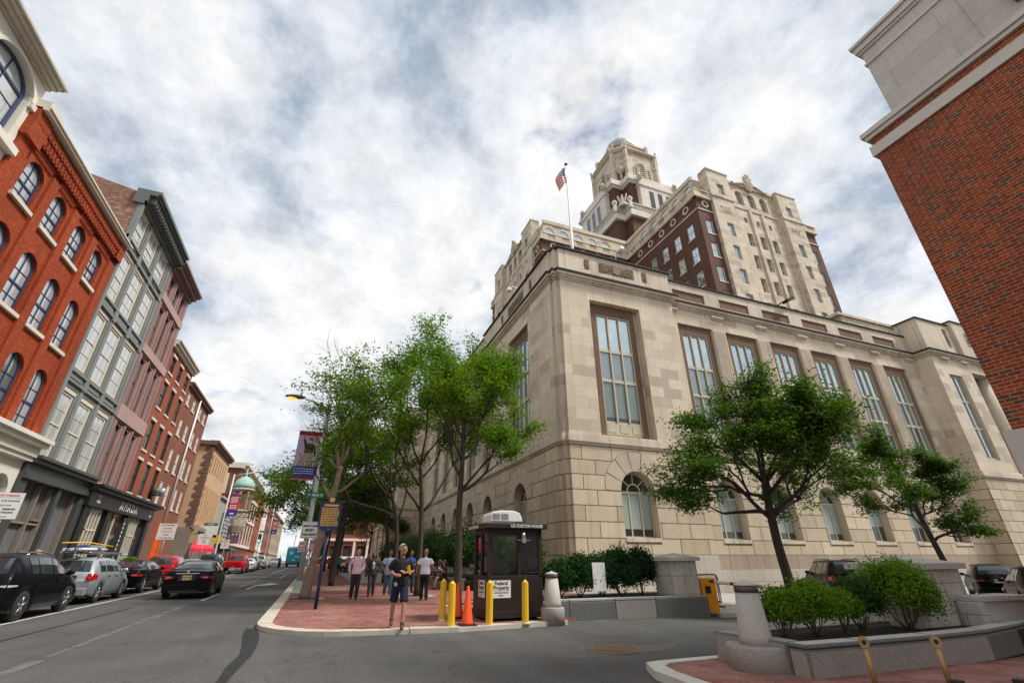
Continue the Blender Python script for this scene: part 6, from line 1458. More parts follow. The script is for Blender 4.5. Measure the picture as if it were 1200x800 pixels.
# red awning, yellow and white shop signs
aw = thing('shop_awning', 'bright red dome awning over a shop door past the taupe building', 'awning', (-13.6, 68.5, 3.0)); AR = plain('red_awning_cloth', (.70,.02,.05), .7)
m = MB(); 
for k in range(8):
    a, b = math.pi*k/8, math.pi*(k+1)/8; m.face([(1.9*math.sin(a*.5)+.2, -1.6*math.cos(a), .2), (1.9*math.sin(b*.5)+.2, -1.6*math.cos(b), .2), (.2, 0, 1.4)]); m.face([(1.9*math.sin(a*.5)+.2, -1.6*math.cos(a), -.2), (1.9*math.sin(b*.5)+.2, -1.6*math.cos(b), -.2), (1.9*math.sin(b*.5)+.2, -1.6*math.cos(b), .2), (1.9*math.sin(a*.5)+.2, -1.6*math.cos(a), .2)])
m.build('canopy', AR, aw)
for (nm, lab, x, y, z, w_, h_, c_) in (('shop_sign', 'white hanging shop board above the red awning', -13.2, 74, 4.9, 1.7, 1.5, SIGNW), ('shop_sign', 'yellow hanging shop board above the red awning', -12.2, 74, 4.2, 1.1, 1.0, YEL), ('shop_sign', 'small patriotic coloured board by the lattice sign', -12.9, 93, 4.6, 1.5, 1.3, plain('muted_flag_print', (.25,.14,.25), .8))):
    signplate(nm, lab, (x, y, gz(x, y)+z-1.0), w_, h_, [], col=c_, border=False, group='hanging shop boards')
wl2 = thing('wall_sign', 'brown carved hanging sign on the taupe ground floor', 'sign', (-13.6, 67.5, 4.2)); m = MB(); P = Pl('Y', 0, -1); P.slab(m, [(.55*math.cos(t*.785), .5*math.sin(t*.785)) for t in range(8)], -.05, .05); P.box(m, -.35, .35, .6, 1.5, -.05, .05); m.build('board', plain('cream_brown_sign', (.45,.32,.18), .7), wl2)
print('furniture', len(bpy.data.objects))
# ------------------------------------------------------------------ vehicles
def carpaint(name, col, metal=0.0, rough=.25):
    return plain(name, col, rough, metal=metal, var=.03, coat=.07, spec=.12)
P_BLK = carpaint('black_car_paint', (.003,.003,.004), rough=.3); P_BLK2 = carpaint('worn_black_car_paint', (.005,.005,.008), rough=.3)
P_SIL = carpaint('silver_car_paint', (.40,.43,.45), .55, .35); P_RED = carpaint('red_car_paint', (.36,.008,.012)); P_WHT = carpaint('white_car_paint', (.72,.72,.72)); P_GRY = carpaint('grey_car_paint', (.12,.13,.14), .4); P_GRN = carpaint('dark_teal_car_paint', (.012,.05,.05)); P_TEA = carpaint('turquoise_truck_paint', (.02,.30,.42))
CGL = glazing('car_glass', (.035,.042,.048), .22, rough=.03, wob=.0); TYRE = plain('tyre_rubber', (.016,.016,.017), .8); RIM = plain('alloy_rim', (.45,.45,.46), .35, metal=.7); CHR = plain('chrome', (.65,.66,.68), .15, metal=1.0)
TRIM = plain('black_plastic_trim', (.02,.02,.021), .55); TAILL = plain('red_tail_lens', (.50,.008,.012), .18, coat=.6); CLEARL = plain('clear_lamp_lens', (.62,.63,.66), .12, coat=.8, metal=.2); PLATE = plain('number_plate_pale', (.62,.60,.45), .5); PLATEY = plain('number_plate_yellow', (.62,.50,.16), .5); PLTX = plain('plate_letters', (.03,.05,.15), .5)
KINDS = {
 'sedan': dict(L=4.85, W=1.83, rw=.33, wh=(1.02, 3.83), top=[(0,.80),(.05,.98),(.12,1.06),(.62,1.10),(.75,1.12),(1.15,1.29),(1.6,1.42),(2.2,1.465),(2.8,1.43),(3.2,1.27),(3.65,1.03),(4.2,.94),(4.6,.82),(4.78,.66),(4.85,.5)], belt=[(0,.78),(.1,.93),(.7,1.0),(3.6,.95),(4.85,.45)], rear=(.78,1.5), wind=(2.85,3.55), sides=((1.25,1.62),(1.72,2.42),(2.5,3.2))),
 'wagon': dict(L=4.5, W=1.74, rw=.33, wh=(.88, 3.42), top=[(0,.78),(.04,1.0),(.10,1.08),(.28,1.32),(.48,1.50),(.7,1.57),(1.6,1.60),(2.4,1.56),(2.75,1.43),(3.3,1.06),(3.9,.98),(4.3,.84),(4.45,.66),(4.5,.5)], belt=[(0,.76),(.1,.95),(.6,1.02),(3.2,.98),(4.5,.45)], rear=(.12,.46), wind=(2.5,3.2), sides=((.62,1.15),(1.25,2.0),(2.08,2.85))),
 'suv': dict(L=4.7, W=1.86, rw=.37, wh=(.92, 3.66), top=[(0,.85),(.04,1.08),(.10,1.16),(.32,1.42),(.6,1.62),(1.0,1.69),(1.8,1.71),(2.5,1.66),(2.9,1.50),(3.5,1.12),(4.1,1.04),(4.5,.9),(4.65,.7),(4.7,.55)], belt=[(0,.82),(.1,1.04),(.7,1.12),(3.4,1.03),(4.7,.5)], rear=(.13,.56), wind=(2.62,3.4), sides=((.95,1.35),(1.42,2.2),(2.28,3.05))),
 'bigsuv': dict(L=5.15, W=2.0, rw=.40, wh=(1.12, 4.05), top=[(0,.95),(.03,1.2),(.07,1.28),(.20,1.70),(.36,1.86),(.7,1.91),(2.2,1.92),(3.1,1.88),(3.35,1.76),(3.95,1.24),(4.7,1.17),(5.0,1.05),(5.1,.8),(5.15,.6)], belt=[(0,.92),(.1,1.16),(.6,1.24),(3.9,1.16),(5.15,.55)], rear=(.08,.33), wind=(3.15,3.85), sides=((.5,1.2),(1.3,2.2),(2.3,3.2))),
 'pickup': dict(L=5.6, W=1.98, rw=.39, wh=(1.2, 4.5), top=[(0,.9),(.03,1.12),(.06,1.16),(1.72,1.18),(1.78,1.22),(1.98,1.74),(2.2,1.83),(3.3,1.84),(3.6,1.74),(4.2,1.24),(5.1,1.14),(5.45,1.0),(5.55,.8),(5.6,.6)], belt=[(0,.9),(.1,1.1),(1.7,1.13),(4.1,1.14),(5.6,.55)], rear=(1.80,2.0), wind=(3.45,4.12), sides=((2.15,2.75),(2.85,3.6))),
}
def interp(tab, s):
    if s <= tab[0][0]: return tab[0][1]
    for (a, x), (b, y) in zip(tab, tab[1:]):
        if s <= b: t = (s-a)/(b-a); return x + (y-x)*t
    return tab[-1][1]
def smooth_interp(tab, s, r=.07): return (interp(tab, s-r) + 2*interp(tab, s) + interp(tab, s+r))/4
class Car:
    def __init__(c, k): c.__dict__.update(KINDS[k]); c.kind = k
    def hw(c, s):
        e0 = max(0, 1-s/.55); e1 = max(0, 1-(c.L-s)/.9)
        return c.W/2*(1 - .10*e0**2.2 - .20*e1**2.2)
    def sec(c, s):
        w = c.hw(s); zt = smooth_interp(c.top, s, .05 if s > .08 else .0); zb = min(interp(c.belt, s), zt-.03)
        sill = .24 + .10*max(0, 1-s/.4) + .03*max(0, 1-(c.L-s)/.5)
        az = sill
        for sw in c.wh:
            d = abs(s-sw); ra = c.rw+.055
            if d < ra: az = max(az, c.rw + math.sqrt(ra*ra-d*d))
        gh = max(0, zt-zb); roofw = w*(1-.30*min(1, gh/.45)) - .02
        mid = max(az+.02, min(.62, zb-.06))
        low = max(az, sill)
        return [(0, sill), (w*.72, sill), (w*.97, low), (w, mid), (w*.995, max(mid+.01, zb-.12)), (w*.965, zb), (w*.965 + (roofw-w*.965)*.5 + .012, zb+gh*.5), (roofw, zt-min(.05, gh*.2)), (roofw*.62, zt-.008), (0, zt)]
    def stations(c):
        s = set([k[0] for k in c.top] + [.0, .02, c.L-.02, c.L])
        x = 0
        while x < c.L: s.add(round(x, 3)); x += .09
        for sw in c.wh:
            for t in range(13): s.add(round(sw+(c.rw+.055)*math.cos(math.pi*t/12), 3))
        s = sorted(v for v in s if 0 <= v <= c.L); o = [s[0]]
        for v in s[1:]:
            if v-o[-1] > .012: o.append(v)
        return o
    def body(c, paint, trim):
        m = MB(); st = c.stations(); rows = []
        for s in st:
            h = c.sec(s); full = [(x, z) for x, z in h] + [(-x, z) for x, z in h[-2:0:-1]]
            rows.append([m.vert((x, s-c.L/2, z)) for x, z in full])
        n = len(rows[0])
        for i in range(len(rows)-1):
            for k in range(n):
                k2 = (k+1) % n; low = k in (0, n-1)
                m.f.append([rows[i][k], rows[i][k2], rows[i+1][k2], rows[i+1][k]]); m.m.append(1 if low or k == 1 or k == n-2 else 0); m.sm.append(True)
        m.f.append(rows[0]); m.m.append(0); m.sm.append(False); m.f.append(rows[-1][::-1]); m.m.append(0); m.sm.append(False)
        return m
    def side_pt(c, s, v, off=.006, sgn=1):
        h = c.sec(s); a, b, d = h[5], h[6], h[7]
        if v < .5: t = v/.5; x = a[0]+(b[0]-a[0])*t; z = a[1]+(b[1]-a[1])*t
        else: t = (v-.5)/.5; x = b[0]+(d[0]-b[0])*t; z = b[1]+(d[1]-b[1])*t
        return (sgn*(x+off), s-c.L/2, z+off*.3)
    def top_pt(c, s, u, off=.008, dirn=-1):
        h = c.sec(s); x = h[7][0]*u; z = h[9][1] - (h[9][1]-h[7][1])*abs(u)**2.5
        return (x, s-c.L/2 + dirn*off, z+off)
def make_car(kind, name, label, loc, rz, paint, cat='car', group=None, tail='wide', plate=PLATE, rail=False, front=False, ptext='GZK 4281'):
    c = Car(kind); t = thing(name, label, cat, loc, rz, group)
    bo_ = c.body(paint, TRIM).build('body', [paint, TRIM], t)
    # side windows
    for sgn in (-1, 1):
        for (a, b) in c.sides:
            m = MB(); N = 8
            for i in range(N):
                s0, s1 = a+(b-a)*i/N, a+(b-a)*(i+1)/N
                for v0, v1 in ((.10, .5), (.5, .86)):
                    q = [c.side_pt(s0, v0, sgn=sgn), c.side_pt(s1, v0, sgn=sgn), c.side_pt(s1, v1, sgn=sgn), c.side_pt(s0, v1, sgn=sgn)]
                    m.face(q if sgn > 0 else q[::-1], 0, True)
            m.build('side_window', CGL, t)
    for nm, (a, b), dr in (('rear_window', c.rear, -1), ('windscreen', c.wind, 1)):
        m = MB(); N = 8; M_ = 10
        for i in range(N):
            s0, s1 = a+(b-a)*i/N, a+(b-a)*(i+1)/N
            for k in range(M_):
                u0, u1 = -.88+1.76*k/M_, -.88+1.76*(k+1)/M_
                q = [c.top_pt(s0, u0, dirn=dr), c.top_pt(s0, u1, dirn=dr), c.top_pt(s1, u1, dirn=dr), c.top_pt(s1, u0, dirn=dr)]; m.face(q, 0, True)
        m.build(nm, CGL, t)
    # wheels
    for sgn in (-1, 1):
        for sw in c.wh:
            x = sgn*(c.W/2-.13); y = sw-c.L/2; r = c.rw
            m = MB(); m.lathe([(r*.62,-.11),(r*.93,-.115),(r,-.09),(r,.09),(r*.93,.115),(r*.62,.11)], (x,y,r), 24, axis='x'); w_ = m.build('wheel', TYRE, t)
            m = MB(); f = sgn*.10
            m.lathe([(r*.63,-.02),(r*.66,.0),(r*.60,.012)] if sgn > 0 else [(r*.60,-.012),(r*.66,0),(r*.63,.02)], (x+f, y, r), 24, axis='x', caps=False)
            for k in range(5):
                a = k*2*math.pi/5+.3; m.tube([(x+f-.005*sgn, y+.04*math.cos(a), r+.04*math.sin(a)), (x+f-.005*sgn, y+r*.6*math.cos(a), r+r*.6*math.sin(a))], [.035, .028], 6)
            m.lathe([(.05,-.02),(.05,.02)], (x+f,y,r), 10, axis='x'); m.build('rim', RIM, w_)
    yr = -c.L/2; H = interp(c.top, .1)
    # tail lamps wrap the corners
    def wrap(z0, z1, s1, inner, mat, nm, sgn):
        m = MB(); w0 = c.hw(0)
        zc = (z0+z1)/2; hz_ = (z1-z0)/2; xo = w0*.965; q = [(sgn*inner, zc-hz_*.2), (sgn*(inner+.05), zc+hz_*.75), (sgn*xo, zc+hz_), (sgn*xo, zc-hz_)] if kind in ('sedan', 'suv') else [(sgn*inner, zc-hz_), (sgn*(inner+.03), zc+hz_), (sgn*xo, zc+hz_), (sgn*xo, zc-hz_)]
        Pl('Y', yr, -1).slab(m, q if sgn < 0 else q[::-1], -.02, .018)
        for k_ in (.35,): Pl('Y', yr, -1).box(m, min(sgn*(inner+.09), sgn*(xo-.03)), max(sgn*(inner+.09), sgn*(xo-.03)), zc+hz_*(.1-k_), zc+hz_*.1, .018, .022, 1)
        N = 5
        for i in range(N):
            a, b = s1*i/N, s1*(i+1)/N; k = 1-.5*i/N; k2 = 1-.5*(i+1)/N; zm = (z0+z1)/2; hh = (z1-z0)/2
            q = [(sgn*(c.hw(a)+.006), yr+a, zm-hh*k), (sgn*(c.hw(b)+.006), yr+b, zm-hh*k2), (sgn*(c.hw(b)+.006), yr+b, zm+hh*k2), (sgn*(c.hw(a)+.006), yr+a, zm+hh*k)]
            m.face(q if sgn > 0 else q[::-1])
        m.build(nm, [mat, plain('pale_reverse_lens', (.55,.40,.40), .2, coat=.5)], t)
    bh = {'sedan': (.74, .93), 'wagon': (.78, 1.12), 'suv': (.86, 1.06), 'bigsuv': (.95, 1.45), 'pickup': (.80, 1.08)}[kind]
    for sgn in (-1, 1):
        inner = c.hw(0)*.955 - (.30 if tail == 'wide' else .14)
        wrap(bh[0], min(bh[1], c.sec(0.0)[5][1]+ (0.28 if kind in ('wagon', 'bigsuv') else .1)), .32, inner, CLEARL if tail == 'clear' else TAILL, 'tail_lamp', sgn)
        # headlamps
        m = MB(); s0 = c.L-.5
        q = [(sgn*(c.hw(s0)+.008), s0-c.L/2, .66), (sgn*(c.hw(c.L-.08)+.01), c.L/2-.08, .60), (sgn*(c.hw(c.L-.08)+.01), c.L/2-.08, .72), (sgn*(c.hw(s0)+.008), s0-c.L/2, .80)]
        m.face(q if sgn > 0 else q[::-1]); m.rbox((sgn*(c.hw(c.L)*.72), c.L/2+.004, .62), (.34, .03, .13)); m.build('headlamp', CLEARL, t)
        m = MB(); sm = c.sides[-1][1]-.02; p = c.side_pt(sm, .12, .0, sgn); m.ball((p[0]+sgn*.13, p[1], p[2]+.06), (.12,.07,.085), 10, 6); m.tube([(p[0]-.02*sgn, p[1], p[2]), (p[0]+sgn*.08, p[1], p[2]+.04)], .025, 6); m.build('mirror', paint, t)
        for (a, b) in c.sides[-2:]:
            m = MB(); s_ = a+.12; h = c.sec(s_); m.rbox((sgn*(h[4][0]+.018), s_-c.L/2+.08, h[4][1]+.02), (.03,.17,.03)); m.build('door_handle', paint if paint is not P_SIL else TRIM, t)
        m = MB()
        for s_ in [c.sides[0][1]+.05 if len(c.sides) > 2 else c.sides[0][0]-.06] + [x[1]+.04 for x in c.sides[-2:]]:
            h = c.sec(s_); pts = [(h[2][0]+.004, max(.3, h[2][1])), (h[3][0]+.004, h[3][1]), (h[4][0]+.004, h[4][1]), (h[5][0]+.004, h[5][1])]
            for (x0, z0), (x1, z1) in zip(pts, pts[1:]):
                if z1-z0 < .01: continue
                q = [(sgn*x0, s_-.006-c.L/2, z0), (sgn*x0, s_+.006-c.L/2, z0), (sgn*x1, s_+.006-c.L/2, z1), (sgn*x1, s_-.006-c.L/2, z1)]; m.face(q if sgn > 0 else q[::-1])
        m.build('door_gaps', TRIM, t)
    # rear face: bumper, plate, handle, badge
    m = MB(); w0 = c.hw(0); bz = .42 if kind != 'bigsuv' else .5
    m.rbox((0, yr-.02, bz), (w0*1.86, .08, .26)); m.build('rear_bumper', paint if kind in ('sedan', 'suv', 'wagon') else CHR if kind == 'pickup' else TRIM, t, bevel=.03)
    m = MB(); m.rbox((0, yr-.05, bz-.14), (w0*1.3, .06, .1)); m.build('bumper_trim', TRIM, t)
    m = MB(); pz_ = {'sedan': .80, 'wagon': .86, 'suv': .88, 'bigsuv': 1.05, 'pickup': .48}[kind]; yo = yr-.02 if kind != 'pickup' else yr-.075
    m.rbox((0, yo-.004, pz_), (.34, .012, .17)); pl_o = m.build('number_plate', plate, t); m = MB(); text_mesh(m, ptext, Pl('Y', yo-.012, -1).M(0, pz_, 0), .085, bold=.002); m.build('lettering', PLTX, pl_o)
    m = MB(); m.rbox((0, yr-.012, pz_), (.62, .02, .24)); m.build('plate_recess', TRIM, t)
    m = MB(); m.rbox((0, yr-.02, pz_+.16), (.85 if kind == 'sedan' else .5, .03, .03)); m.lathe([(.045,yr-.03),(.045,yr-.01)], (0,0,pz_+.23), 12, axis='y'); m.build('chrome_strip', CHR, t)
    if kind == 'pickup':
        m = MB(); m.rbox((0, yr-.006, .98), (w0*1.5, .012, .30)); m.build('tailgate', paint, t, bevel=.004)
    m = MB(); m.rbox((0, c.L/2-.01, .42), (c.hw(c.L)*1.7, .08, .22)); m.build('front_bumper', paint, t, bevel=.03); m = MB(); m.rbox((0, c.L/2+.01, .62), (.7, .03, .12)); m.build('grille', TRIM, t)
    if rail:
        for sgn in (-1, 1):
            a, b = c.sides[0][0], c.sides[-1][1]-.3; zz = lambda s: c.sec(s)[7][1]+.07; xx = c.sec(1.8)[7][0]-.05
            m = MB(); m.tube([(sgn*xx, a-c.L/2, zz(a)-.08), (sgn*xx, a+.12-c.L/2, zz(a+.1)), (sgn*xx, (a+b)/2-c.L/2, zz((a+b)/2)+.01), (sgn*xx, b-.12-c.L/2, zz(b-.1)), (sgn*xx, b-c.L/2, zz(b)-.08)], .018, 8); m.build('roof_rail', CHR if tail == 'clear' else TRIM, t)
    return t
def at(x, y, l=0): return (x, y, gz(x, y)+.005)
GP = 'cars parked along the far kerb'
def pitch(t, y): t.rotation_euler.x = math.atan(.011)
cars = []
cars.append(make_car('suv', 'parked_car', 'black hatchback with silver roof rails and clear tail lamps at the left photo edge', at(-8.28, 19.95), 0, P_BLK2, group=GP, tail='clear', rail=True))
wag = make_car('wagon', 'parked_car', 'silver estate car carrying ladders on its roof', at(-8.5, 26.1), 0, P_SIL, group=GP, tail='narrow', rail=True); cars.append(wag)
cars.append(make_car('sedan', 'parked_car', 'black saloon with red tail lamps parked ahead of the silver estate', at(-8.6, 32.0), 0, P_BLK, group=GP, tail='wide'))
cars.append(make_car('suv', 'parked_car', 'dark red estate mostly hidden behind the moving black saloon', at(-8.7, 38.6), 0, P_RED, group=GP, tail='narrow'))
cars.append(make_car('sedan', 'moving_car', 'black saloon with yellow plate driving away in the middle of the street', at(-4.95, 27.75), R(1.0), P_BLK, tail='wide', plate=PLATEY, ptext='D27 ETB'))
cars.append(make_car('sedan', 'parked_car', 'silver car roof seen between the red estate and moving saloon', at(-8.8, 45.5), 0, P_SIL, group=GP))
cars.append(make_car('bigsuv', 'parked_car', 'dark teal off roader just left of the red pickup', at(-10.15, 62.5), 0, P_GRN, group=GP, tail='narrow'))
cars.append(make_car('pickup', 'pickup_truck', 'bright red pickup truck with chrome bumper parked down the street', at(-7.75, 62.5), 0, P_RED, cat='pickup truck', tail='narrow'))
cars.append(make_car('sedan', 'parked_car', 'white saloon parked right after the red pickup', at(-7.6, 70.5), 0, P_WHT, group=GP))
cars.append(make_car('suv', 'parked_car', 'dark grey car behind the white saloon', at(-7.9, 77.5), 0, P_GRY, group=GP))
cars.append(make_car('pickup', 'pickup_truck', 'white pickup truck further down behind the grey car', at(-7.7, 85), 0, P_WHT, cat='pickup truck', tail='narrow'))
cars.append(make_car('sedan', 'moving_car', 'silver saloon stopped in the left lane near the turquoise truck', at(-6.3, 97), R(180), P_SIL))
cars.append(make_car('sedan', 'moving_car', 'small white car right of the turquoise truck far away', at(-1.9, 104), 0, P_WHT))
for t in cars: t.rotation_euler.x = math.atan(.011)*(1 if abs(t.rotation_euler.z) < 1 else -1)
# things on the silver estate's roof
lad = thing('ladder', 'aluminium ladder strapped on the silver estate roof', 'ladder', (-8.45, 26.0, gz(-8, 26)+1.72), 0)
m = MB(); 
for s_ in (-.22, .22): m.box((s_-.02,-1.5,0), (s_+.02,1.9,.08))
for k in range(11): m.tube([(-.22,-1.4+.31*k,.04),(.22,-1.4+.31*k,.04)], .015, 6)
m.build('rungs_and_rails', STEEL, lad)
copy_thing(lad, (-8.9, 25.7, gz(-8, 26)+1.72), .03, 'second ladder beside the first on the estate roof')
pk = thing('roof_bundle', 'blue and white bundle of pipes and bags on the silver estate roof', 'bundle', (-8.65, 25.2, gz(-8, 26)+1.83)); rr2 = random.Random(3)
m = MB()
for k in range(7): x = -.4+.12*k; m.tube([(x,-.9-.1*k,.02),(x+.02,1.0,.05)], .05, 8, k % 3)
for k in range(6): m.rbox((rr2.uniform(-.3,.4), rr2.uniform(-.6,.8), .14), (.3,.4,.12), rr2.uniform(0,3), (k+1) % 3)
m.build('pipes_and_bags', [SIGNW, plain('blue_wrap', (.05,.12,.45), .6), STEEL], pk)
m = MB(); m.tube([(-.5,-1.0,.25),(0,-.2,.30),(.5,1.1,.18)], .025, 6); m.build('yellow_strap', YEL, pk)
# turquoise truck
tk = thing('box_truck', 'turquoise painted food truck far down the street', 'truck', at(-3.45, 100)); m = MB(); m.box((-1.25,-2.6,.55), (1.25,2.4,3.0)); m.build('box_body', P_TEA, tk, bevel=.12)
m = MB(); m.box((-1.2,-2.5,3.0), (1.2,2.2,3.25)); m.build('roof_cap', P_WHT, tk, bevel=.05); m = MB(); m.box((-1.0,-2.66,.4), (1.0,-2.55,.6)); m.build('bumper', TRIM, tk)
m = MB()
for (x, z, w_, h_) in ((-.5,2.2,.6,.5),(.5,1.6,.7,.4),(0,1.1,.5,.3),(.6,2.4,.3,.3)): m.rbox((x,-2.63,z), (w_,.03,h_))
m.build('painted_panels', plain('pale_blue_print', (.35,.6,.7), .5), tk)
for sx in (-1, 1):
    for y in (-1.5, 2.2):
        m = MB(); m.lathe([(.3,-.12),(.42,-.12),(.42,.12),(.3,.12)], (sx*1.05,y,.42), 16, axis='x'); m.build('wheel', TYRE, tk)
    m = MB(); m.rbox((sx*1.05,-2.64,.8), (.2,.04,.3)); m.build('tail_lamp', TAILL, tk)
m = MB(); m.box((-1.1,2.4,.55), (1.1,3.6,2.1)); m.build('cab', P_TEA, tk, bevel=.1)
m = MB(); m.box((.3,-2.4,3.25), (.9,-1.8,3.5)); m.build('roof_vent', P_RED, tk)
# vehicles in the yard on the right
t = make_car('bigsuv', 'parked_car', 'large black off roader parked by the wall behind the shrubs', at(25.9, 19.2), R(-36), P_BLK, group='black cars in the yard', tail='narrow', rail=True)
t = make_car('suv', 'parked_car', 'black car with a pale plate parked right of the stone pier', at(35.8, 17.3), R(-56), P_BLK, group='black cars in the yard', tail='wide')
t = make_car('suv', 'parked_car', 'dark car cut by the right photo edge above the scrolled wall', at(28.6, 12.2), R(-56), P_BLK2, group='black cars in the yard')
t = make_car('sedan', 'parked_car', 'white car glimpsed beyond the walkers under the trees', at(4.6, 58), R(75), P_WHT)
print('vehicles', len(bpy.data.objects))
# ------------------------------------------------------------------ people
SKIN = plain('tanned_skin', (.38,.175,.11), .55, var=.08); SKINP = plain('pale_skin', (.58,.34,.26), .55, var=.06); SKIND = plain('brown_skin', (.26,.13,.08), .55, var=.06)
HAIRG = plain('grey_hair', (.30,.28,.26), .8); HAIRD = plain('dark_hair', (.02,.015,.012), .5); EYE = plain('eye_dark', (.02,.015,.01), .3); LIP = plain('lips', (.30,.09,.07), .5)
def cloth(name, col, var=.12, rough=.85): return plain(name, col, rough, var=var, scale=9, bump=.15, bscale=18)
def voxel(m, name, mat, parent, size):
    """fuse overlapping solids into one continuous skin"""
    o = m.build(name, mat, parent)
    md = o.modifiers.new('r', 'REMESH'); md.mode = 'VOXEL'; md.voxel_size = size; md.use_smooth_shade = True
    sm = o.modifiers.new('s', 'SMOOTH'); sm.factor = .5; sm.iterations = 3
    dg = bpy.context.evaluated_depsgraph_get(); me = bpy.data.meshes.new_from_object(o.evaluated_get(dg))
    old = o.data; o.modifiers.clear(); o.data = me; bpy.data.meshes.remove(old)
    if not me.materials: me.materials.append(mat)
    return o
def V(*a): return Vector(a)
def spline(pts, rad, n=4):
    """denser points along a limb"""
    P = [Vector(p) for p in pts]; out = []; ro = []
    for i in range(len(P)-1):
        p0, p1, p2, p3 = P[max(i-1, 0)], P[i], P[i+1], P[min(i+2, len(P)-1)]
        for k in range(n):
            t = k/n; out.append(.5*((2*p1)+(p2-p0)*t+(2*p0-5*p1+4*p2-p3)*t*t+(3*p1-p0-3*p2+p3)*t*t*t))
            a, b = rad[i], rad[i+1]
            ro.append(tuple(x+(y-x)*t for x, y in zip(a, b)) if hasattr(a, '__len__') else a+(b-a)*t)
    out.append(P[-1]); ro.append(rad[-1]); return out, ro
def limb(m, pts, rad, seg=10, n=4, up=(1,0,0)):
    p, r = spline(pts, rad, n); m.tube(p, r, seg, up=up); 
    for q, rr_ in ((p[0], r[0]), (p[-1], r[-1])):
        rr_ = rr_ if not hasattr(rr_, '__len__') else min(rr_); m.ball(q, rr_*.98, 8, 6)
def hand(m, w, d, s=1.0, curl=.5, side=1, palm=None):
    """a palm with four unequal bent fingers and a thumb off its side; w wrist, d direction of the hand"""
    d = Vector(d).normalized(); n = Vector(palm or (0, -1, 0)); n = (n - d*n.dot(d)).normalized(); x = d.cross(n).normalized()*side
    w = Vector(w); m.tube([w-d*.02, w+d*.035, w+d*.085], [(.022*s, .026*s), (.022*s, .040*s), (.014*s, .040*s)], 8, up=tuple(n))
    for i, (L, o_) in enumerate(((.068, -.028), (.078, -.009), (.073, .010), (.056, .028))):
        b = w + d*.08 + x*o_*s; c1 = b + d*(L*.45*s); d2 = (d*math.cos(curl) + n*math.sin(curl)).normalized(); c2 = c1 + d2*(L*.32*s); d3 = (d*math.cos(2*curl) + n*math.sin(2*curl)).normalized(); c3 = c2 + d3*(L*.26*s)
        m.tube([b - d*.01, c1, c2, c3], [.0095*s, .0088*s, .008*s, .0065*s], 6)
    b = w + d*.02 - x*.026*s; m.tube([b, b - x*.02*s + d*.026*s + n*.008, b - x*.028*s + d*.055*s + n*.02], [.013*s, .011*s, .008*s], 6)
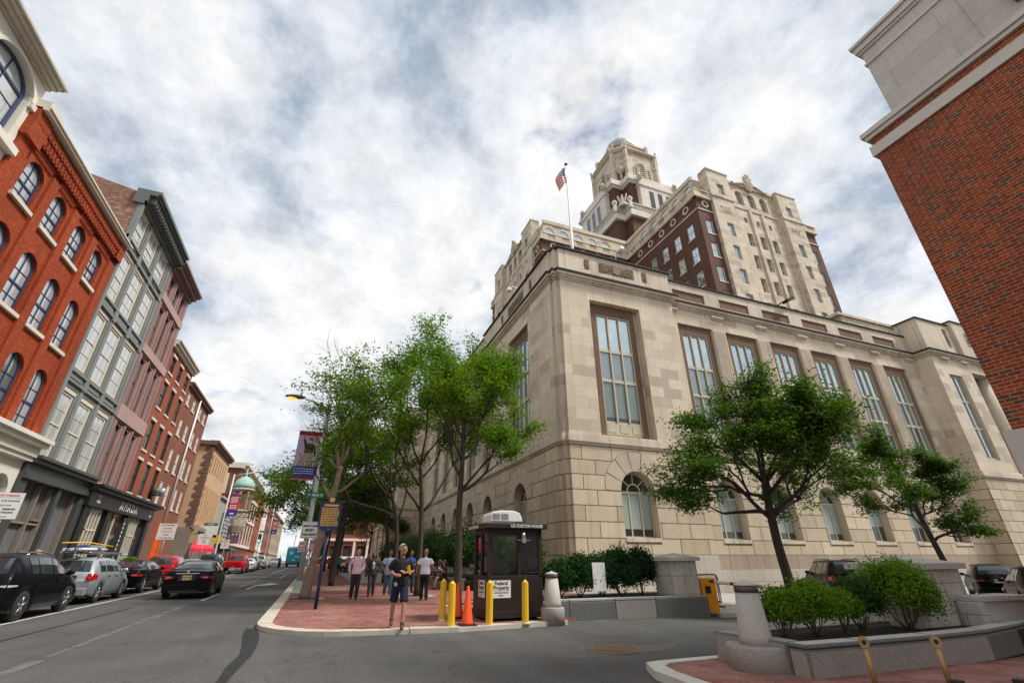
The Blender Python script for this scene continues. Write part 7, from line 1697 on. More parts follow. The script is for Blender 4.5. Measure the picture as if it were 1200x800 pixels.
def person(label, loc, rz, P, C, s=1.0, det=.011, group=None):
    """P: joints (metres, local: +y is where the person faces, z up); C: clothes"""
    t = thing('person', label, 'person', loc, rz, group); t.scale = (s, s, s)
    sk = C.get('skin', SKINP); hip = P.get('hip', V(0, 0, .93)); nk = P.get('neck', hip + V(0, .0, .52)); lean = (nk - hip)
    hd = P.get('head', nk + V(0, .025, .185)); fy = P.get('face', 0.0)   # face yaw
    Mh = Matrix.Rotation(fy, 3, 'Z') @ Matrix.Rotation(P.get('nod', 0), 3, 'X'); wide = .9 if C.get('female') else 1.0
    shl = {sg: nk + V(sg*.178*wide, -.005, -.048) for sg in (-1, 1)}; thin = .016 if C.get('shirt') else 0
    hips = {sg: hip + V(sg*.09, 0, -.03) for sg in (-1, 1)}
    m = MB()
    # head: skull, jaw, nose, ears, brow
    H = lambda x, y, z: hd + Mh @ V(x, y, z)
    H = lambda x, y, z: hd + Mh @ (V(x, y, z)*1.09)
    m.ball(H(0,-.008,.035), (.080,.101,.106), 14, 10, M=Mh); m.ball(H(0,.022,-.035), (.061,.074,.078), 12, 8, M=Mh); m.ball(H(0,.045,-.075), (.033,.036,.028), 8, 6, M=Mh)
    m.tube([H(0,.085,.02), H(0,.108,-.012), H(0,.094,-.022)], [.009, .014, .012], 8)
    for sg in (-1, 1): m.ball(H(sg*.074,-.01,-.002), (.012,.024,.034), 8, 6, M=Mh); m.ball(H(sg*.03,.078,.028), (.024,.012,.009), 6, 4, M=Mh)
    m.tube([nk + V(0,-.01,-.04), nk+V(0,.0,.05), H(0,-.01,-.05)], [.062*wide, .055*wide, .054*wide], 12)
    # torso
    sp = [hip + V(0,0,-.09), hip, hip+lean*.3, hip+lean*.62, hip+lean*.86, nk+V(0,0,-.01)]; be = C.get('belly', 0)
    rt_ = [(.155-thin,.105-thin), (.160*wide-thin,.112-thin), (.138*wide+be*.4-thin,.10+be-thin), (.158*wide-thin,.112+be*.3-thin), (.160*wide-thin,.10-thin), (.070,.055)]
    limb(m, sp, rt_, 14, 3, up=(1,0,0))
    for sg in (-1, 1):
        el, wr = P['elbow'][sg], P['wrist'][sg]
        limb(m, [shl[sg]+V(-sg*.05,0,-.01), shl[sg]*.5+el*.5, el, el*.45+wr*.55, wr], [.044*wide, .048*wide, .040*wide, .037*wide, .026*wide], 10, 3)
        hand(m, wr, P.get('hdir', {}).get(sg, wr-el), wide, P.get('curl', .5), sg, P.get('palm', {}).get(sg, (-sg, .2, 0)))
        kn, an = P['knee'][sg], P['ankle'][sg]
        limb(m, [hips[sg], hips[sg]*.5+kn*.5, kn, kn*.6+an*.4, an], [.080, .070, .052, .056, .036], 12, 3)
        fd = P.get('foot', {}).get(sg, V(0, 1, 0)); m.tube([an+V(0,0,-.03), an+fd*.06+V(0,0,-.05), an+fd*.16+V(0,0,-.062)], [.036, .034, .022], 8)
    voxel(m, 'body', sk, t, det)
    # face
    for sg in (-1, 1): m = MB(); m.ball(H(sg*.031,.083,.012), (.012,.007,.008), 8, 5, M=Mh); m.build('eye', EYE, t)
    m = MB(); m = MB(); m.ball(H(0,.088,-.048), (.022,.007,.006), 8, 5, M=Mh); m.build('mouth', LIP, t)
    # hair
    if C.get('hair'):
        m = MB(); hz = C.get('hairlen', 0)
        m.ball(H(0,-.024,.052), (.086,.100,.100), 14, 10, M=Mh)
        if hz: m.tube([H(0,-.05,.05), H(0,-.075,-.05), H(0,-.085,-.05-hz)], [(.075,.07),(.08,.055),(.06,.035)], 10, up=(1,0,0))
        if hz:
            for sg in (-1, 1): m.tube([H(sg*.06,-.01,.07), H(sg*.078,.0,-.03), H(sg*.075,-.01,-.04-hz*.8)], [.03,.028,.02], 8)
        voxel(m, 'hair', C['hair'], t, .014)
    # shirt
    if C.get('shirt'):
        m = MB(); g = .014 + C.get('loose', 0); lowz = C.get('hem', -.05)
        sp2 = [hip + V(0,0,lowz), hip+V(0,0,.04), hip+lean*.35, hip+lean*.64, hip+lean*.87, nk+V(0,-.004,.008)]
        limb2 = [(.165*wide+g,.115+g+be*.6), (.168*wide+g,.118+g+be), (.142*wide+g+be*.4,.104+g+be), (.160*wide+g,.114+g+be*.3), (.166*wide+g,.10+g), (.070,.062)]
        p, r = spline(sp2, limb2, 3); m.tube(p, r, 16, up=(1,0,0))
        for sg in (-1, 1):
            el, wr = P['elbow'][sg], P['wrist'][sg]
            if C.get('sleeve', 'short') == 'long': p, r = spline([shl[sg]+V(-sg*.05,0,.0), shl[sg]*.5+el*.5, el, el*.08+wr*.92], [.066*wide+g*.4, .056*wide+g*.4, .048+g*.5, .034+g*.4], 4)
            else: p, r = spline([shl[sg]+V(-sg*.05,0,0), shl[sg]*.65+el*.35, shl[sg]*.22+el*.78], [.070*wide+g*.4, .064*wide+g*.6, .060*wide+g*.9], 3)
            if C.get('sleeve') != 'none': m.tube(p, r, 10)
        m.tube([nk+V(0,-.012,-.03), nk+V(0,-.004,.028)], [.07*wide, .060*wide], 12)
        voxel(m, 'shirt', C['shirt'], t, det*1.05)
    # trousers / shorts / skirt
    m = MB(); g = C.get('legloose', .012)
    top = hip + V(0,0,.06)
    p, r = spline([top, hip, hip+V(0,0,-.15)], [(.150*wide+be*.4+.012,.112+be*.7), (.168*wide+.01,.122+be*.3), (.150,.115)], 3); m.tube(p, r, 16, up=(1,0,0))
    for sg in (-1, 1):
        kn, an = P['knee'][sg], P['ankle'][sg]
        if C['legs'] == 'long': p, r = spline([hips[sg], hips[sg]*.5+kn*.5, kn, kn*.5+an*.5, an+V(0,0,-.02)], [.098+g*.5, .086+g, .066+g, .060+g, .050+g*1.2], 4)
        elif C['legs'] == 'shorts': p, r = spline([hips[sg], hips[sg]*.5+kn*.5, hips[sg]*.08+kn*.92], [.100+g*.5, .095+g, .090+g*1.4], 4)
        else: p, r = spline([hips[sg], hips[sg]*.5+kn*.5, hips[sg]*.3+kn*.7], [.100+g, .10+g, .10+g], 3)
        m.tube(p, r, 12)
    voxel(m, {'long': 'trousers', 'shorts': 'shorts', 'skirt': 'skirt'}[C['legs']], C['bottom'], t, det*1.1)
    m = MB(); m.tube([hip+V(0,0,.055), hip+V(0,0,.085)], [(.156*wide+be*.5+.016,.120+be*.85)]*2, 16, up=(1,0,0))
    if C['legs'] != 'skirt': m.build('belt', C.get('beltmat', BLACK), t)
    # shoes
    for sg in (-1, 1):
        an = P['ankle'][sg]; fd = P.get('foot', {}).get(sg, V(0, 1, 0)); m = MB()
        m.tube([an-fd*.055+V(0,0,-.055), an+fd*.02+V(0,0,-.045), an+fd*.10+V(0,0,-.058), an+fd*.185+V(0,0,-.07)], [(.040,.036), (.046,.045), (.047,.034), (.034,.022)], 10, up=(1,0,0))
        if C.get('boots'): m.tube([an+V(0,0,-.05), an+V(0,0,.05)], [.05, .052], 10)
        voxel(m, 'shoe', C.get('shoe', BLACK), t, .012)
    return t
def J(l, r): return {-1: V(*l), 1: V(*r)}
def AT(x, y, dz=.09): return (x, y, gz(x, y)+dz)
# man in black polo and navy shorts striding towards the kerb; -1 = his left is +x? local x>0 is his right when facing +y
pose = dict(hip=V(0,0,.92), neck=V(0,.0,1.45), face=R(58), nod=R(-4),
    elbow=J((-.27,-.06,1.17), (.29,-.04,1.17)), wrist=J((-.10,.20,1.14), (.13,.23,1.10)), hdir=J((.5,.2,.25), (-.8,.35,-.1)), palm=J((.9,.1,0), (0,-1,-.2)), curl=.7,
    knee=J((-.125,.12,.50), (.13,-.08,.50)), ankle=J((-.12,.20,.085), (.14,-.34,.13)), foot=J((0,1,0), (0,1,-.12)))
m1 = person('man striding to the kerb in black polo shirt and navy shorts, sunglasses on his head', AT(2.02, 12.55, .10), R(180-10), pose,
    dict(skin=SKIN, hair=HAIRG, shirt=cloth('black_polo', (.005,.005,.006)), legs='shorts', bottom=cloth('navy_shorts', (.005,.009,.030)), shoe=plain('brown_boot', (.07,.045,.025), .8), boots=True, loose=.012, legloose=.006, belly=.028), s=1.0)
m = MB(); Mh = Matrix.Rotation(R(58), 3, 'Z'); hd = V(0,.025,1.645)
for sg in (-1, 1): m.ball(hd + Mh @ V(sg*.036,.070,.105), (.030,.014,.018), 10, 6, M=Mh)
m.tube([hd+Mh@V(-.078,-.02,.08), hd+Mh@V(-.06,.06,.11), hd+Mh@V(0,.085,.11), hd+Mh@V(.06,.06,.11), hd+Mh@V(.078,-.02,.08)], .006, 6); m.build('sunglasses', BLACK, m1)
m = MB(); m.rbox((-.04,.25,1.17), (.05,.03,.22), rx=.2, ry=.35); o = m.build('yellow_folder', YEL); o.parent = None; o.location = (2.06, 12.5, 0); 
bpy.data.objects.remove(o)
ff = MB(); ff.rbox((0,0,0), (.045,.025,.20), ry=-.25, rx=.15); ff.rbox((-.035,.010,.015), (.035,.015,.12), ry=-.5); o = ff.build('yellow_folder', [YEL]); o.location = (2.17, 12.30, gz(2,12)+1.31); tag(o, 'yellow and pale rolled papers held at the chest by the man in shorts', 'folder')
m = MB(); m.lathe([(.032,-.015),(.034,0),(.032,.015)], (0,0,0), 12, axis='x', caps=False); w_ = m.build('watch', CHR, m1); w_.location = (.155,.20,1.11)
m = MB(); m.ball((.10,.13,.90), (.05,.035,.05), 8, 6); m.build('belt_pouch', plain('silver_grey_pouch', (.5,.5,.5), .4), m1)
# bald man in pink shirt
pose2 = dict(hip=V(0,0,.93), neck=V(0,0,1.47), face=R(-8), elbow=J((-.27,-.06,1.19), (.27,-.08,1.19)), wrist=J((-.20,.10,.98), (.27,-.0,.94)), curl=.5, knee=J((-.09,.06,.50), (.09,-.02,.50)), ankle=J((-.08,.06,.085), (.09,-.16,.11)))
person('bald man in pink shirt and dark trousers walking towards us', AT(1.65, 21.3), R(180+5), pose2, dict(skin=SKINP, shirt=cloth('pink_shirt', (.74,.52,.66)), sleeve='long', legs='long', bottom=cloth('charcoal_trousers', (.022,.018,.016)), loose=.012, legloose=.018), det=.013)
# woman in dark suit
pose3 = dict(hip=V(0,0,.90), neck=V(0,0,1.39), elbow=J((-.26,-.04,1.13), (.27,-.03,1.13)), wrist=J((-.33,.16,1.05), (.30,.17,1.10)), curl=.4, knee=J((-.08,-.02,.48), (.08,.10,.48)), ankle=J((-.09,-.14,.10), (.09,.12,.085)))
w3 = person('woman in dark trouser suit and white top with a shoulder bag', AT(2.42, 22.6), R(180-4), pose3, dict(female=True, skin=SKIND, hair=HAIRD, hairlen=.12, shirt=cloth('charcoal_jacket', (.030,.030,.034)), sleeve='long', legs='long', bottom=cloth('charcoal_suit_trousers', (.035,.035,.04)), hem=-.12, loose=.01), det=.013)
m = MB(); m.tube([(0,.075,1.36),(0,.128,1.25),(0,.130,1.02)], [(.03,.02),(.055,.03),(.06,.03)], 10, up=(1,0,0)); m.build('blouse', cloth('white_blouse', (.65,.64,.63)), w3)
m = MB(); m.tube([(-.12,.06,1.38),(.0,.165,1.2),(.2,.14,.95)], .012, 6); m.rbox((.26,.0,.86), (.10,.26,.24)); m.build('shoulder_bag', BLACK, w3, bevel=.004)
# man in blue checked shirt
pose4 = dict(hip=V(0,0,.93), neck=V(0,0,1.46), face=R(-12), nod=R(-12), elbow=J((-.26,-.04,1.18), (.28,-.03,1.18)), wrist=J((-.08,.22,1.13), (.22,.05,.96)), curl=.7, knee=J((-.09,.08,.5), (.09,-.04,.5)), ankle=J((-.09,.09,.085), (.09,-.17,.11)))
def check():
    m_, nt, nd, lk, b = _new('blue_check_shirt'); tc = nd.new('ShaderNodeTexCoord'); mp = _n(nd, 'ShaderNodeMapping', ins={'Rotation': (.5,.3,.2)}); lk.new(tc.outputs['Object'], mp.inputs[0])
    ck = _n(nd, 'ShaderNodeTexChecker', ins={'Scale': 22.0, 'Color1': (.26,.34,.56,1), 'Color2': (.48,.54,.68,1)}); lk.new(mp.outputs[0], ck.inputs[0]); lk.new(ck.outputs[0], b.inputs['Base Color']); b.inputs['Roughness'].default_value = .85; return m_
person('young man in blue checked shirt and jeans looking at his phone', AT(3.12, 22.75), R(180+4), pose4, dict(skin=SKIND, hair=HAIRD, shirt=check(), legs='long', bottom=cloth('blue_jeans', (.075,.12,.22)), hem=-.13, loose=.03, legloose=.016, shoe=plain('grey_trainer', (.2,.2,.2), .7)), det=.013)
# man in white shirt seen from behind
pose5 = dict(hip=V(0,0,.93), neck=V(0,0,1.46), elbow=J((-.30,-.02,1.18), (.27,-.06,1.18)), wrist=J((-.33,.02,.93), (.24,.14,1.0)), curl=.5, knee=J((-.09,.10,.50), (.09,.02,.50)), ankle=J((-.09,.04,.085), (.09,-.12,.10)))
person('grey haired man in white short sleeved shirt and black trousers walking away', AT(4.12, 19.9), R(-6), pose5, dict(skin=SKIN, hair=HAIRG, shirt=cloth('white_office_shirt', (.68,.70,.76), var=.06), legs='long', bottom=cloth('black_trousers', (.006,.006,.008)), loose=.02), det=.013)
# seated women on the planter edge, facing the street
seat = dict(hip=V(0,0,.52), neck=V(0,.03,1.03), face=R(0), nod=R(-20), elbow=J((-.22,.03,.78), (.21,.08,.76)), wrist=J((-.10,.30,.95), (.05,.30,.70)), curl=.8, knee=J((-.10,.42,.50), (.09,.40,.54)), ankle=J((-.12,.52,.09), (.06,.55,.12)), foot=J((0,1,0), (0,1,-.3)))
person('seated woman in navy dress eating at the hedge planter edge', AT(6.42, 27.1, .09), R(72), seat, dict(female=True, skin=SKIND, hair=HAIRD, hairlen=.03, shirt=cloth('navy_print_dress', (.025,.03,.09), var=.8), sleeve='none', legs='skirt', bottom=MATS['navy_print_dress'], hem=-.1, shoe=plain('tan_sandal', (.3,.16,.09), .7)), det=.013)
person('second seated woman in dark top beside the one in navy', AT(6.45, 26.1, .09), R(80), seat, dict(female=True, skin=SKINP, hair=HAIRD, hairlen=.15, shirt=cloth('black_top', (.015,.012,.016)), legs='skirt', bottom=MATS['black_top']), det=.015)
# person in dark clothes with blue shirt by the tree
person('figure in bright blue top mostly hidden behind the striding man', AT(4.35, 24.5), R(200), pose4, dict(skin=SKIND, hair=HAIRD, shirt=cloth('bright_blue_top', (.02,.06,.32)), legs='long', bottom=MATS['black_trousers']), det=.018)
# group crossing further off
grp = 'people at the far end of the brick pavement'
standp = dict(hip=V(0,0,.93), neck=V(0,0,1.46), elbow=J((-.25,-.04,1.18), (.25,-.03,1.18)), wrist=J((-.24,.10,.95), (.26,.05,.95)), knee=J((-.09,.04,.5), (.09,.02,.5)), ankle=J((-.09,.0,.085), (.09,-.06,.09)))
for x, y, rz, sh, bt, lg, lab in ((.75, 50.5, 20, (.10,.10,.16), (.06,.05,.08), 'shorts', 'distant person in dark top, leftmost of the far walkers'), (1.40, 49.0, 0, (.45,.05,.05), (.08,.05,.05), 'shorts', 'distant person in red top seen from behind'), (2.15, 49.3, 10, (.02,.33,.38), (.03,.03,.04), 'shorts', 'distant person in teal top seen from behind'),
        (4.9, 51, 150, (.40,.08,.08), (.2,.12,.1), 'long', 'far off person in red shirt between the suited walkers'), (3.3, 55, 190, (.6,.58,.55), (.1,.1,.12), 'long', 'far off person in white top behind the bald man'), (4.0, 57, 170, (.12,.25,.55), (.1,.1,.12), 'long', 'far off person in light blue behind the bald man')):
    person(lab, AT(x, y), R(rz), standp, dict(skin=SKINP if x > 3 else SKIN, hair=HAIRD, shirt=cloth('top_%d' % int(sh[0]*100+sh[2]*7), sh), legs=lg, bottom=cloth('legs_%d' % int(bt[0]*100), bt)), det=.022, group=grp)
person('man in blue shirt by the parked estate, only head and shoulder showing', AT(-10.35, 25.6), R(-70), standp, dict(skin=SKINP, hair=plain('sandy_hair', (.25,.17,.1), .8), shirt=cloth('royal_blue_shirt', (.03,.13,.42)), legs='long', bottom=MATS['black_trousers']), det=.02, s=1.0)
person('person in blue top standing in the road beside the turquoise truck', (-5.2, 90, gz(0, 90)), R(10), standp, dict(skin=SKIN, hair=HAIRD, shirt=cloth('blue_vest', (.02,.12,.5)), legs='long', bottom=MATS['black_trousers']), det=.03)
print('people', len(bpy.data.objects))
# ------------------------------------------------------------------ trees and shrubs
def leafmat(name, a, b_, rough=.55):
    if name in MATS: return MATS[name]
    m, nt, nd, lk, b = _new(name)
    g = _n(nd, 'ShaderNodeNewGeometry'); n1 = _n(nd, 'ShaderNodeTexNoise', ins={'Scale': 1.1, 'Detail': 4.0}); lk.new(g.outputs['Position'], n1.inputs['Vector'])
    ad = _n(nd, 'ShaderNodeMath', operation='MULTIPLY_ADD'); lk.new(g.outputs['Random Per Island'], ad.inputs[0]); ad.inputs[1].default_value = .55
    r0 = _n(nd, 'ShaderNodeMapRange', ins={'From Min': .3, 'From Max': .7, 'To Min': 0, 'To Max': .45}); lk.new(n1.outputs['Fac'], r0.inputs['Value']); lk.new(r0.outputs[0], ad.inputs[2])
    o = mixc(nd, lk, ad.outputs[0], a, b_); lk.new(o, b.inputs['Base Color']); b.inputs['Roughness'].default_value = rough; b.inputs['Specular IOR Level'].default_value = .12
    tr = nd.new('ShaderNodeBsdfTranslucent'); sc = _n(nd, 'ShaderNodeVectorMath', operation='MULTIPLY'); lk.new(o, sc.inputs[0]); sc.inputs[1].default_value = (1.5, 1.7, .6); lk.new(sc.outputs[0], tr.inputs['Color'])
    mx = nd.new('ShaderNodeMixShader'); mx.inputs[0].default_value = .35; out = nd['Material Output']; lk.new(b.outputs[0], mx.inputs[1]); lk.new(tr.outputs[0], mx.inputs[2]); lk.new(mx.outputs[0], out.inputs['Surface'])
    MATS[name] = m; return m
BARK = plain('dark_bark', (.055,.042,.032), .95, var=.4, scale=12, bump=.8, bscale=30); BARKP = plain('pale_dead_bark', (.26,.19,.14), .95, var=.35, scale=8, dirt=.5, bump=.8, bscale=25)
LF_D = leafmat('dark_locust_leaves', (.018,.050,.008), (.100,.180,.020)); LF_L = leafmat('light_locust_leaves', (.040,.100,.008), (.170,.275,.020)); LF_B = leafmat('boxwood_leaves', (.045,.125,.010), (.200,.330,.025)); LF_H = leafmat('hedge_leaves', (.022,.065,.018), (.060,.120,.032), .4); LF_M = leafmat('mugo_leaves', (.012,.045,.016), (.035,.090,.026)); LF_Y = leafmat('yellowing_leaves', (.20,.16,.02), (.42,.30,.04))
def leaves_mesh(name, centers, size, mat, parent, aspect=.42, flat=.6, world=False):
    """many small separate leaf faces at the given points"""
    C = np.asarray(centers, dtype=np.float64); n = len(C)
    a = RNG.uniform(0, 2*np.pi, n); tilt = RNG.normal(0, flat, n); tilt2 = RNG.normal(0, flat, n); L = size*RNG.uniform(.65, 1.35, n)
    d = np.stack([np.cos(a), np.sin(a), np.sin(tilt)], 1); d /= np.linalg.norm(d, axis=1, keepdims=True)
    up = np.stack([np.sin(tilt2)*np.sin(a), -np.sin(tilt2)*np.cos(a), np.cos(tilt2)], 1); w = np.cross(up, d); w /= np.linalg.norm(w, axis=1, keepdims=True)
    dl = d*L[:, None]*.5; wl = w*(L*aspect*.5)[:, None]
    v = np.stack([C-dl, C+wl-dl*.1, C+dl, C-wl-dl*.1], 1).reshape(-1, 3)
    me = bpy.data.meshes.new(name); me.vertices.add(4*n); me.vertices.foreach_set('co', v.ravel()); me.loops.add(4*n); me.loops.foreach_set('vertex_index', np.arange(4*n, dtype=np.int32))
    me.polygons.add(n); me.polygons.foreach_set('loop_start', np.arange(0, 4*n, 4, dtype=np.int32)); me.polygons.foreach_set('loop_total', np.full(n, 4, dtype=np.int32)); me.update(calc_edges=True)
    me.materials.append(mat); o = bpy.data.objects.new(name, me); COL.objects.link(o); o.parent = parent
    if world: o.location = -wloc(parent)
    return o
def grow(rnd, p, d, L, r, depth, segs, tips, spread=.55, up=.15, maxd=4, kink=.16):
    """one limb and its children; segs collects (points, radii), tips the leafy ends"""
    pts = [p.copy()]; rad = [r]; n = 4; q = p.copy(); dd = d.copy()
    for i in range(n):
        dd = (dd + Vector((rnd.gauss(0, kink), rnd.gauss(0, kink), rnd.gauss(0, kink)+up*.25))).normalized(); q = q + dd*(L/n); pts.append(q.copy()); rad.append(r*(1-.45*(i+1)/n))
    segs.append((pts, rad, depth))
    if depth >= maxd-1: tips.append((pts, depth))
    if depth >= maxd: return
    k = rnd.choice((2, 3)) if depth < maxd-1 else rnd.choice((2, 3, 3))
    for i in range(k):
        a = rnd.uniform(0, 6.283); ax = dd.orthogonal().normalized(); ax.rotate(Matrix.Rotation(a, 3, dd)); s = spread*rnd.uniform(.6, 1.25)
        nd_ = (dd*math.cos(s) + ax*math.sin(s)); nd_.z += up; nd_.normalize()
        st = pts[rnd.choice((2, 3, 4, 4))]
        grow(rnd, st, nd_, L*rnd.uniform(.62, .86), r*rnd.uniform(.5, .62), depth+1, segs, tips, spread, up*.6, maxd, kink)
def tree(name, label, loc, trunk, limbs, seed, mat, leaf=.13, per=60, group=None, spread=.55, maxd=4, r0=.16, up=.12, pad=.33, bark=None, L=2.2, zmin=-9, leafz=.16, rz=0, drop=0.0):
    """trunk: points from the ground up; limbs: starting directions of the main boughs"""
    rnd = random.Random(seed); t = thing(name, label, 'tree', loc, rz, group); segs = []; tips = []
    tp = [Vector(p) for p in trunk]; n = len(tp); m = MB()
    p, r = spline(tp, [r0*(1.35 if i == 0 else 1-.35*i/(n-1)) for i in range(n)], 5); m.tube(p, r, 12)
    for (ht, d, Lm) in limbs:
        i = min(len(p)-1, int(ht*(len(p)-1))); grow(rnd, p[i], Vector(d).normalized(), L*Lm, r[i]*.62, 1, segs, tips, spread, up, maxd)
    segs = [s_ for s_ in segs if s_[2] < 2 or min(q_.z for q_ in s_[0]) > zmin]; tips = [t_ for t_ in tips if min(q_.z for q_ in t_[0]) > zmin]
    for pts, rad, dep in segs: m.tube(pts, rad, 7 if dep < 3 else 4, 1 if dep >= 2 else 0)
    m.build('trunk', [bark or BARK, BARK], t)
    if per:
        cs = []
        for pts, dep in tips:
            for q in range(per if dep == maxd else per//3):
                a = rnd.random()*len(pts)*.999; i = int(a); b = pts[i]; e_ = pts[min(i+1, len(pts)-1)]; c = b.lerp(e_, a-i)
                cs.append((c.x+rnd.gauss(0, pad), c.y+rnd.gauss(0, pad), c.z+rnd.gauss(0, leafz)-drop*abs(rnd.gauss(0, .3))))
        leaves_mesh('crown', cs, leaf, mat, t)
    return t
def ring(n, el, ht, L, ph=0, jit=.3, rs=random.Random(9)):
    return [(ht+rs.uniform(-.04, .04), (math.cos(ph+i*6.283/n+rs.uniform(-jit, jit)), math.sin(ph+i*6.283/n+rs.uniform(-jit, jit)), el+rs.uniform(-.15, .15)), L*rs.uniform(.85, 1.15)) for i in range(n)]
GR = 'locust trees along the pavement'
tree('street_tree', 'large dark green tree with wide crown behind the right planter', (15.25, 12.9, gz(15.3, 12.9)-.1), [(0,0,0),(-.10,0,1.2),(-.15,.05,2.4),(-.14,.05,3.5),(-.15,0,4.3)], [(.66, (-1,-.2,.75), 1.05), (.66, (1,.1,.5), 1.15), (.7, (.3,-1,.5), .9), (.72, (-.2,1,.5), .9), (.8, (1,.6,.45), 1.2), (.82, (-1,.4,.7), 1.0), (.88, (.7,-.7,.8), 1.0), (.92, (-.6,-.6,.9), .95), (1, (.1,0,1), .95), (1, (-.5,.3,1), .9), (1, (.6,.2,1), 1.0), (1, (.9,-.2,.8), 1.05)], 21, LF_D, leaf=.155, per=165, maxd=4, r0=.18, L=1.78, pad=.27, leafz=.13, up=.10, spread=.55, zmin=3.15)
tree('street_tree', 'smaller dark tree with layered boughs before the far arched windows, right', (31.2, 16.4, gz(31, 16)-.1), [(0,0,0),(-.45,0,1.4),(-.7,.05,2.6),(-1.0,.1,4.0),(-1.1,.1,5.2)], [(.55, (1.0,-.1,.45), .9), (.6, (-.9,-.2,.5), .9), (.75, (.9,.3,.5), 1.0), (.8, (-1,.1,.4), 1.0), (.9, (.7,-.4,.7), .9), (.9, (-.5,.5,.8), .8), (1.0, (.1,0,1), .9), (1.0, (.8,.2,.7), .8)], 33, LF_D, leaf=.165, per=150, maxd=4, r0=.16, L=1.75, pad=.25, leafz=.10, spread=.5)
tree('street_tree', 'tall light green tree with two boughs standing just left of the guard booth', (4.9, 17.9, gz(5, 17.9)+.1), [(0,0,0),(.0,0,1.6),(-.05,0,3.2),(-.02,0,4.6),(0,0,6.4)], [(.62, (1.0,0,.9), 1.15), (.60, (1.0,-.2,.15), .85), (.7, (-.8,.1,.9), 1.0), (.8, (.6,.4,1.0), 1.0), (.8, (-.7,-.5,.9), 1.0), (.9, (-.5,.5,1), 1.0), (.9, (.7,-.4,1), 1.0), (1.0, (.15,0,1), 1.2), (1.0, (-.4,.1,1), 1.1), (1.0, (.5,.1,.8), 1.0)], 45, LF_L, leaf=.15, per=135, maxd=4, r0=.14, L=1.62, pad=.26, leafz=.14, group=GR, spread=.42, up=.2)
tree('street_tree', 'second light green tree along the pavement, behind the white shirted man', (4.3, 22.1, gz(4, 22)+.1), [(0,0,0),(-.02,0,2.0),(-.1,0,3.6),(-.3,0,5.4)], [(.6, (-.8,.1,1.1), 1.1), (.65, (.7,0,1.2), 1.2), (.8, (-1,-.3,.8), 1.1), (.9, (.9,.3,.9), 1.0), (1, (-.6,.3,1), 1.2), (1, (.1,-.2,1), 1.3), (1, (.6,-.3,1), 1.1)], 52, LF_L, leaf=.165, per=170, maxd=4, r0=.13, L=2.2, pad=.28, group=GR, spread=.42, up=.2)
tree('street_tree', 'third tree along the pavement with a forked trunk', (3.95, 26.6, gz(4, 26)+.1), [(0,0,0),(-.05,0,2.0),(-.2,0,3.4),(-.6,0,4.6)], [(.6, (.8,0,1.3), 1.2), (.7, (-1,0,.8), 1.1), (.9, (-.7,.4,.9), 1.2), (1, (-.3,-.3,1), 1.3), (1, (.5,.3,1), 1.3), (1, (-1,0,.9), 1.2)], 61, LF_L, leaf=.18, per=160, maxd=4, r0=.12, L=2.4, pad=.32, group=GR, spread=.42, up=.2)
tree('street_tree', 'fourth tree along the pavement leaning to the left', (4.4, 34, gz(4, 34)+.1), [(0,0,0),(-.05,0,2.2),(-.3,0,4.0),(-.9,0,5.6)], [(.6, (-1,0,.9), 1.3), (.8, (-1,.3,.8), 1.2), (.9, (.7,0,1), 1.2), (1, (-.4,-.3,1), 1.3), (1, (.3,.3,1), 1.2)], 77, LF_L, leaf=.2, per=130, maxd=4, r0=.12, L=2.6, pad=.36, group=GR)
tree('street_tree', 'leafy tree reaching left over the street behind the lamp post', (1.1, 31.5, gz(0, 31)+.1), [(0,0,0),(.1,0,2.0),(.2,0,3.8),(.1,0,5.2)], [(.55, (-1,.1,.45), 1.25), (.65, (-1,-.3,.8), 1.15), (.75, (-1,.4,.7), 1.2), (.8, (1,.1,.6), 1.0), (.9, (-.8,0,1), 1.0), (1, (.5,.2,1), 1.0), (1, (-.3,-.2,1), .9), (1, (.9,-.2,.7), 1.0)], 84, LF_L, leaf=.17, per=120, maxd=4, r0=.13, L=1.8, pad=.30, leafz=.15, group=GR)
for i, (x, y, s_) in enumerate(((1.4, 42, 2.3), (2.2, 52, 2.5), (1.2, 63, 2.6), (3.0, 74, 2.6), (6.5, 68, 2.2))):
    tree('street_tree', ['dense dark green tree straight behind the bare tree', 'dense green tree further on, second beyond the bare tree', 'dense green tree third beyond the bare tree', 'dense green tree fourth beyond the bare tree', 'dense green tree nearest the far pavilion'][i], (x, y, gz(x, y)+.1), [(0,0,0),(0,0,2),(.1,0,3.6),(0,0,5)], ring(5, .7, .85, 1.0, i)+ring(3, 1.4, 1.0, 1.0, i), 90+i, LF_H if i else LF_D, leaf=.25, per=100, maxd=4, r0=.15, L=s_*.92, pad=.42, leafz=.3, group=GR)
tree('small_tree', 'small yellowing tree before the low brick building', (5.4, 62, gz(5, 62)+.1), [(0,0,0),(0,0,1.8),(0,0,2.6)], ring(4, .9, 1.0, 1.0), 99, LF_Y, leaf=.2, per=26, maxd=3, r0=.08, L=1.5, pad=.3)
# the bare leaning tree
tree('bare_tree', 'leaning bare tree with pale peeling trunk beside the lamp post', (-.15, 22.4, gz(0, 22)+.1), [(0,0,0),(.12,0,1.2),(.3,0,2.6),(.5,0,4.0),(.6,0,5.2)], [(.78, (.9,-.1,.55), 1.1), (.9, (-.6,0,1.3), .9), (1.0, (-.25,.1,1.2), 1.5), (1.0, (.15,0,1.3), 1.5), (1.0, (.5,-.1,1.2), 1.4), (.95, (-.9,.1,.7), .7), (.72, (-.8,-.1,.6), .6), (1, (.1,.3,1.2), 1.2)], 13, LF_D, per=0, maxd=5, r0=.17, L=1.55, spread=.42, bark=BARKP, up=.18)
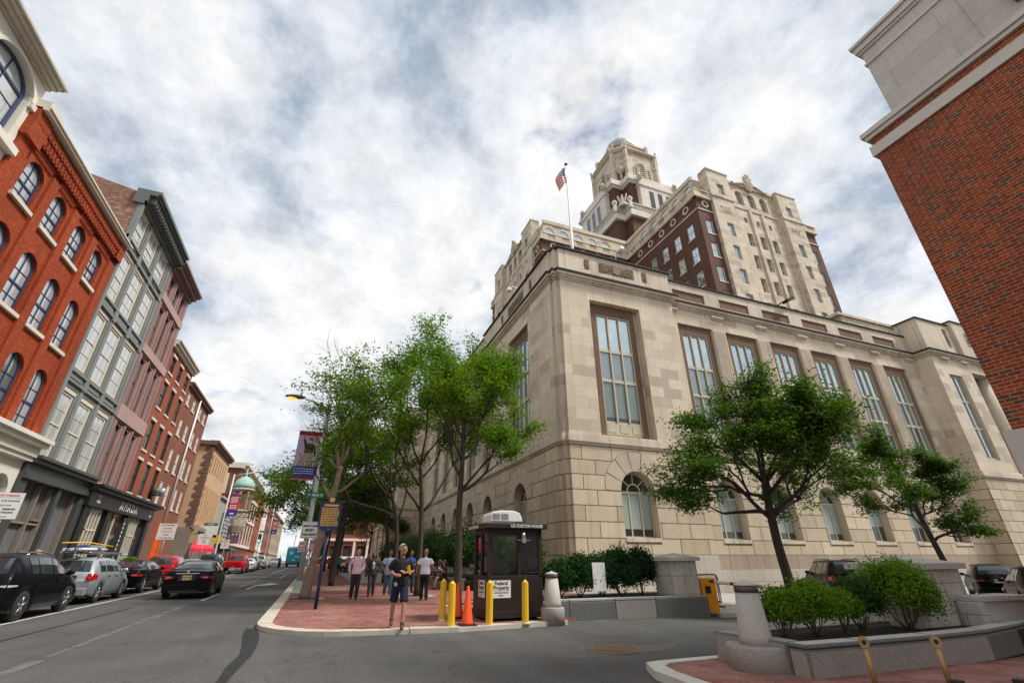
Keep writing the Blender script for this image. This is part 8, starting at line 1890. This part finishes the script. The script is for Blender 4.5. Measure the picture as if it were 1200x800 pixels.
# ---- shrubs and hedges
def shrub(name, label, loc, rx, ry, rz_, n, mat, leaf=.05, stems=7, hollow=.55, group=None, lift=.3, clumps=26, cat='shrub', seed=1, flat=1.0):
    """stems from one root and leaves gathered in clumps over an uneven dome"""
    rnd = random.Random(seed); t = thing(name, label, cat, loc, 0, group); m = MB(); cs = []; cl = []
    for k in range(clumps):
        a = rnd.uniform(0, 6.283); e_ = math.asin(rnd.uniform(-.35, 1)); q = rnd.uniform(.78, 1.08)
        cl.append(V(rx*q*math.cos(a)*math.cos(e_)*.85, ry*q*math.sin(a)*math.cos(e_)*.85, lift + rz_*.5 + rz_*.5*q*math.sin(e_)))
    for k in range(stems):
        c = cl[k % len(cl)]; m.tube([(rnd.uniform(-.05,.05), rnd.uniform(-.05,.05), -.02), (c.x*.35, c.y*.35, lift*.8), (c.x*.8, c.y*.8, c.z*.9)], [.013, .010, .005], 5)
    m.build('stems', plain('shrub_twig', (.12,.075,.05), .9), t)
    for k in range(n):
        c = cl[rnd.randrange(len(cl))]; q = .30
        cs.append((c.x+rnd.gauss(0, rx*q*.62), c.y+rnd.gauss(0, ry*q*.62), max(lift*.55, c.z+rnd.gauss(0, rz_*.13))))
    leaves_mesh('foliage', cs, leaf, mat, t, aspect=.55, flat=flat); return t
for i, (x, y, rx, h, n, lab, mt) in enumerate(((7.05, 6.3, .36, .50, 7500, 'bright round boxwood, leftmost in the bottom right planter', LF_B), (7.75, 6.3, .40, .58, 8000, 'second boxwood from the left in the bottom right planter', LF_B), (8.4, 6.3, .36, .44, 5600, 'low thin boxwood in the middle of the bottom right planter', LF_B), (8.95, 6.35, .40, .60, 7500, 'darker boxwood left of the biggest one, bottom right', LF_H), (9.85, 6.2, .64, .86, 17000, 'biggest dense boxwood in front of the wide stone pier', LF_B))):
    shrub('boxwood', lab, (x, y, .40), rx*1.05, rx*.78, h*.95, n, mt, leaf=.05, group='clipped shrubs in the right planter', lift=.16, clumps=40, seed=20+i, stems=12)
for i, (x, rx, h, lab) in enumerate(((7.0, .5, .72, 'low juniper at the left end of the driveway planter'), (7.7, .52, .82, 'juniper just behind the blank white board'), (8.45, .55, .85, 'juniper right of the blank white board'), (9.2, .58, .98, 'dark juniper in the middle of the driveway planter'), (9.95, .52, 1.0, 'tallest dark juniper against the capped stone pier'))):
    shrub('juniper', lab, (x, 14.0, pz+.45), rx, .5, h, 12000, LF_M, leaf=.075, group='dark junipers in the driveway planter', lift=.22, clumps=46, seed=40+i, stems=12)
shrub('broadleaf_shrub', 'glossy broad leaved shrub between the guard booth and the junipers', (7.3, 17.2, gz(7, 17)+.1), .75, .75, 1.5, 5200, LF_H, leaf=.13, lift=.3, clumps=40, seed=60)
# hedge along the street side of the custom house: separate bushes
for i in range(12):
    y = 25.6+3.2*i; sz = 1.0 + .25*math.sin(i*2.1); shrub('broadleaf_shrub', ['bushy green shrub, %s from the near end of the long bed' % w_ for w_ in ('first', 'second', 'third', 'fourth', 'fifth', 'sixth', 'seventh', 'eighth', 'ninth', 'tenth', 'eleventh', 'twelfth')][i], (8.5, y, gz(8, y)+.5), 1.35*sz, 1.75, 1.9*sz, 5200, LF_H, leaf=.16, group='shrubs in the bed along the street front', lift=.25, clumps=46, seed=70+i)
pb = thing('planter_ledge', 'low stone ledge of the long shrub bed where the women sit', 'ledge', (6.8, 24.6, gz(7, 24)))
m = MB(); m.box((6.62, 24.5, .0), (7.05, 62, .72)); m.box((6.57, 24.45, .72), (7.1, 62, .80)); m.build('granite_blocks', [GRAN], pb, True)
m = MB(); m.box((7.05, 24.6, .1), (12.8, 62, .62)); m.build('soil', SOIL, pb, True)
bn = thing('stone_bench', 'grey stone block bench beside the tree left of the booth', 'bench', (6.9, 19.3, gz(7, 19)+.1)); m = MB(); m.box((-.9,-.25,.38), (.9,.25,.5)); m.box((-.7,-.2,0), (-.4,.2,.38)); m.box((.4,-.2,0), (.7,.2,.38)); m.build('slab', GRAN, bn, bevel=.015)
shrub('fern', 'bright green fern by the restaurant door across the street', (-13.2, 46.8, gz(-13, 47)+.7), .5, .5, .7, 900, LF_B, leaf=.2, lift=.1, seed=5)
print('all', len(bpy.data.objects))
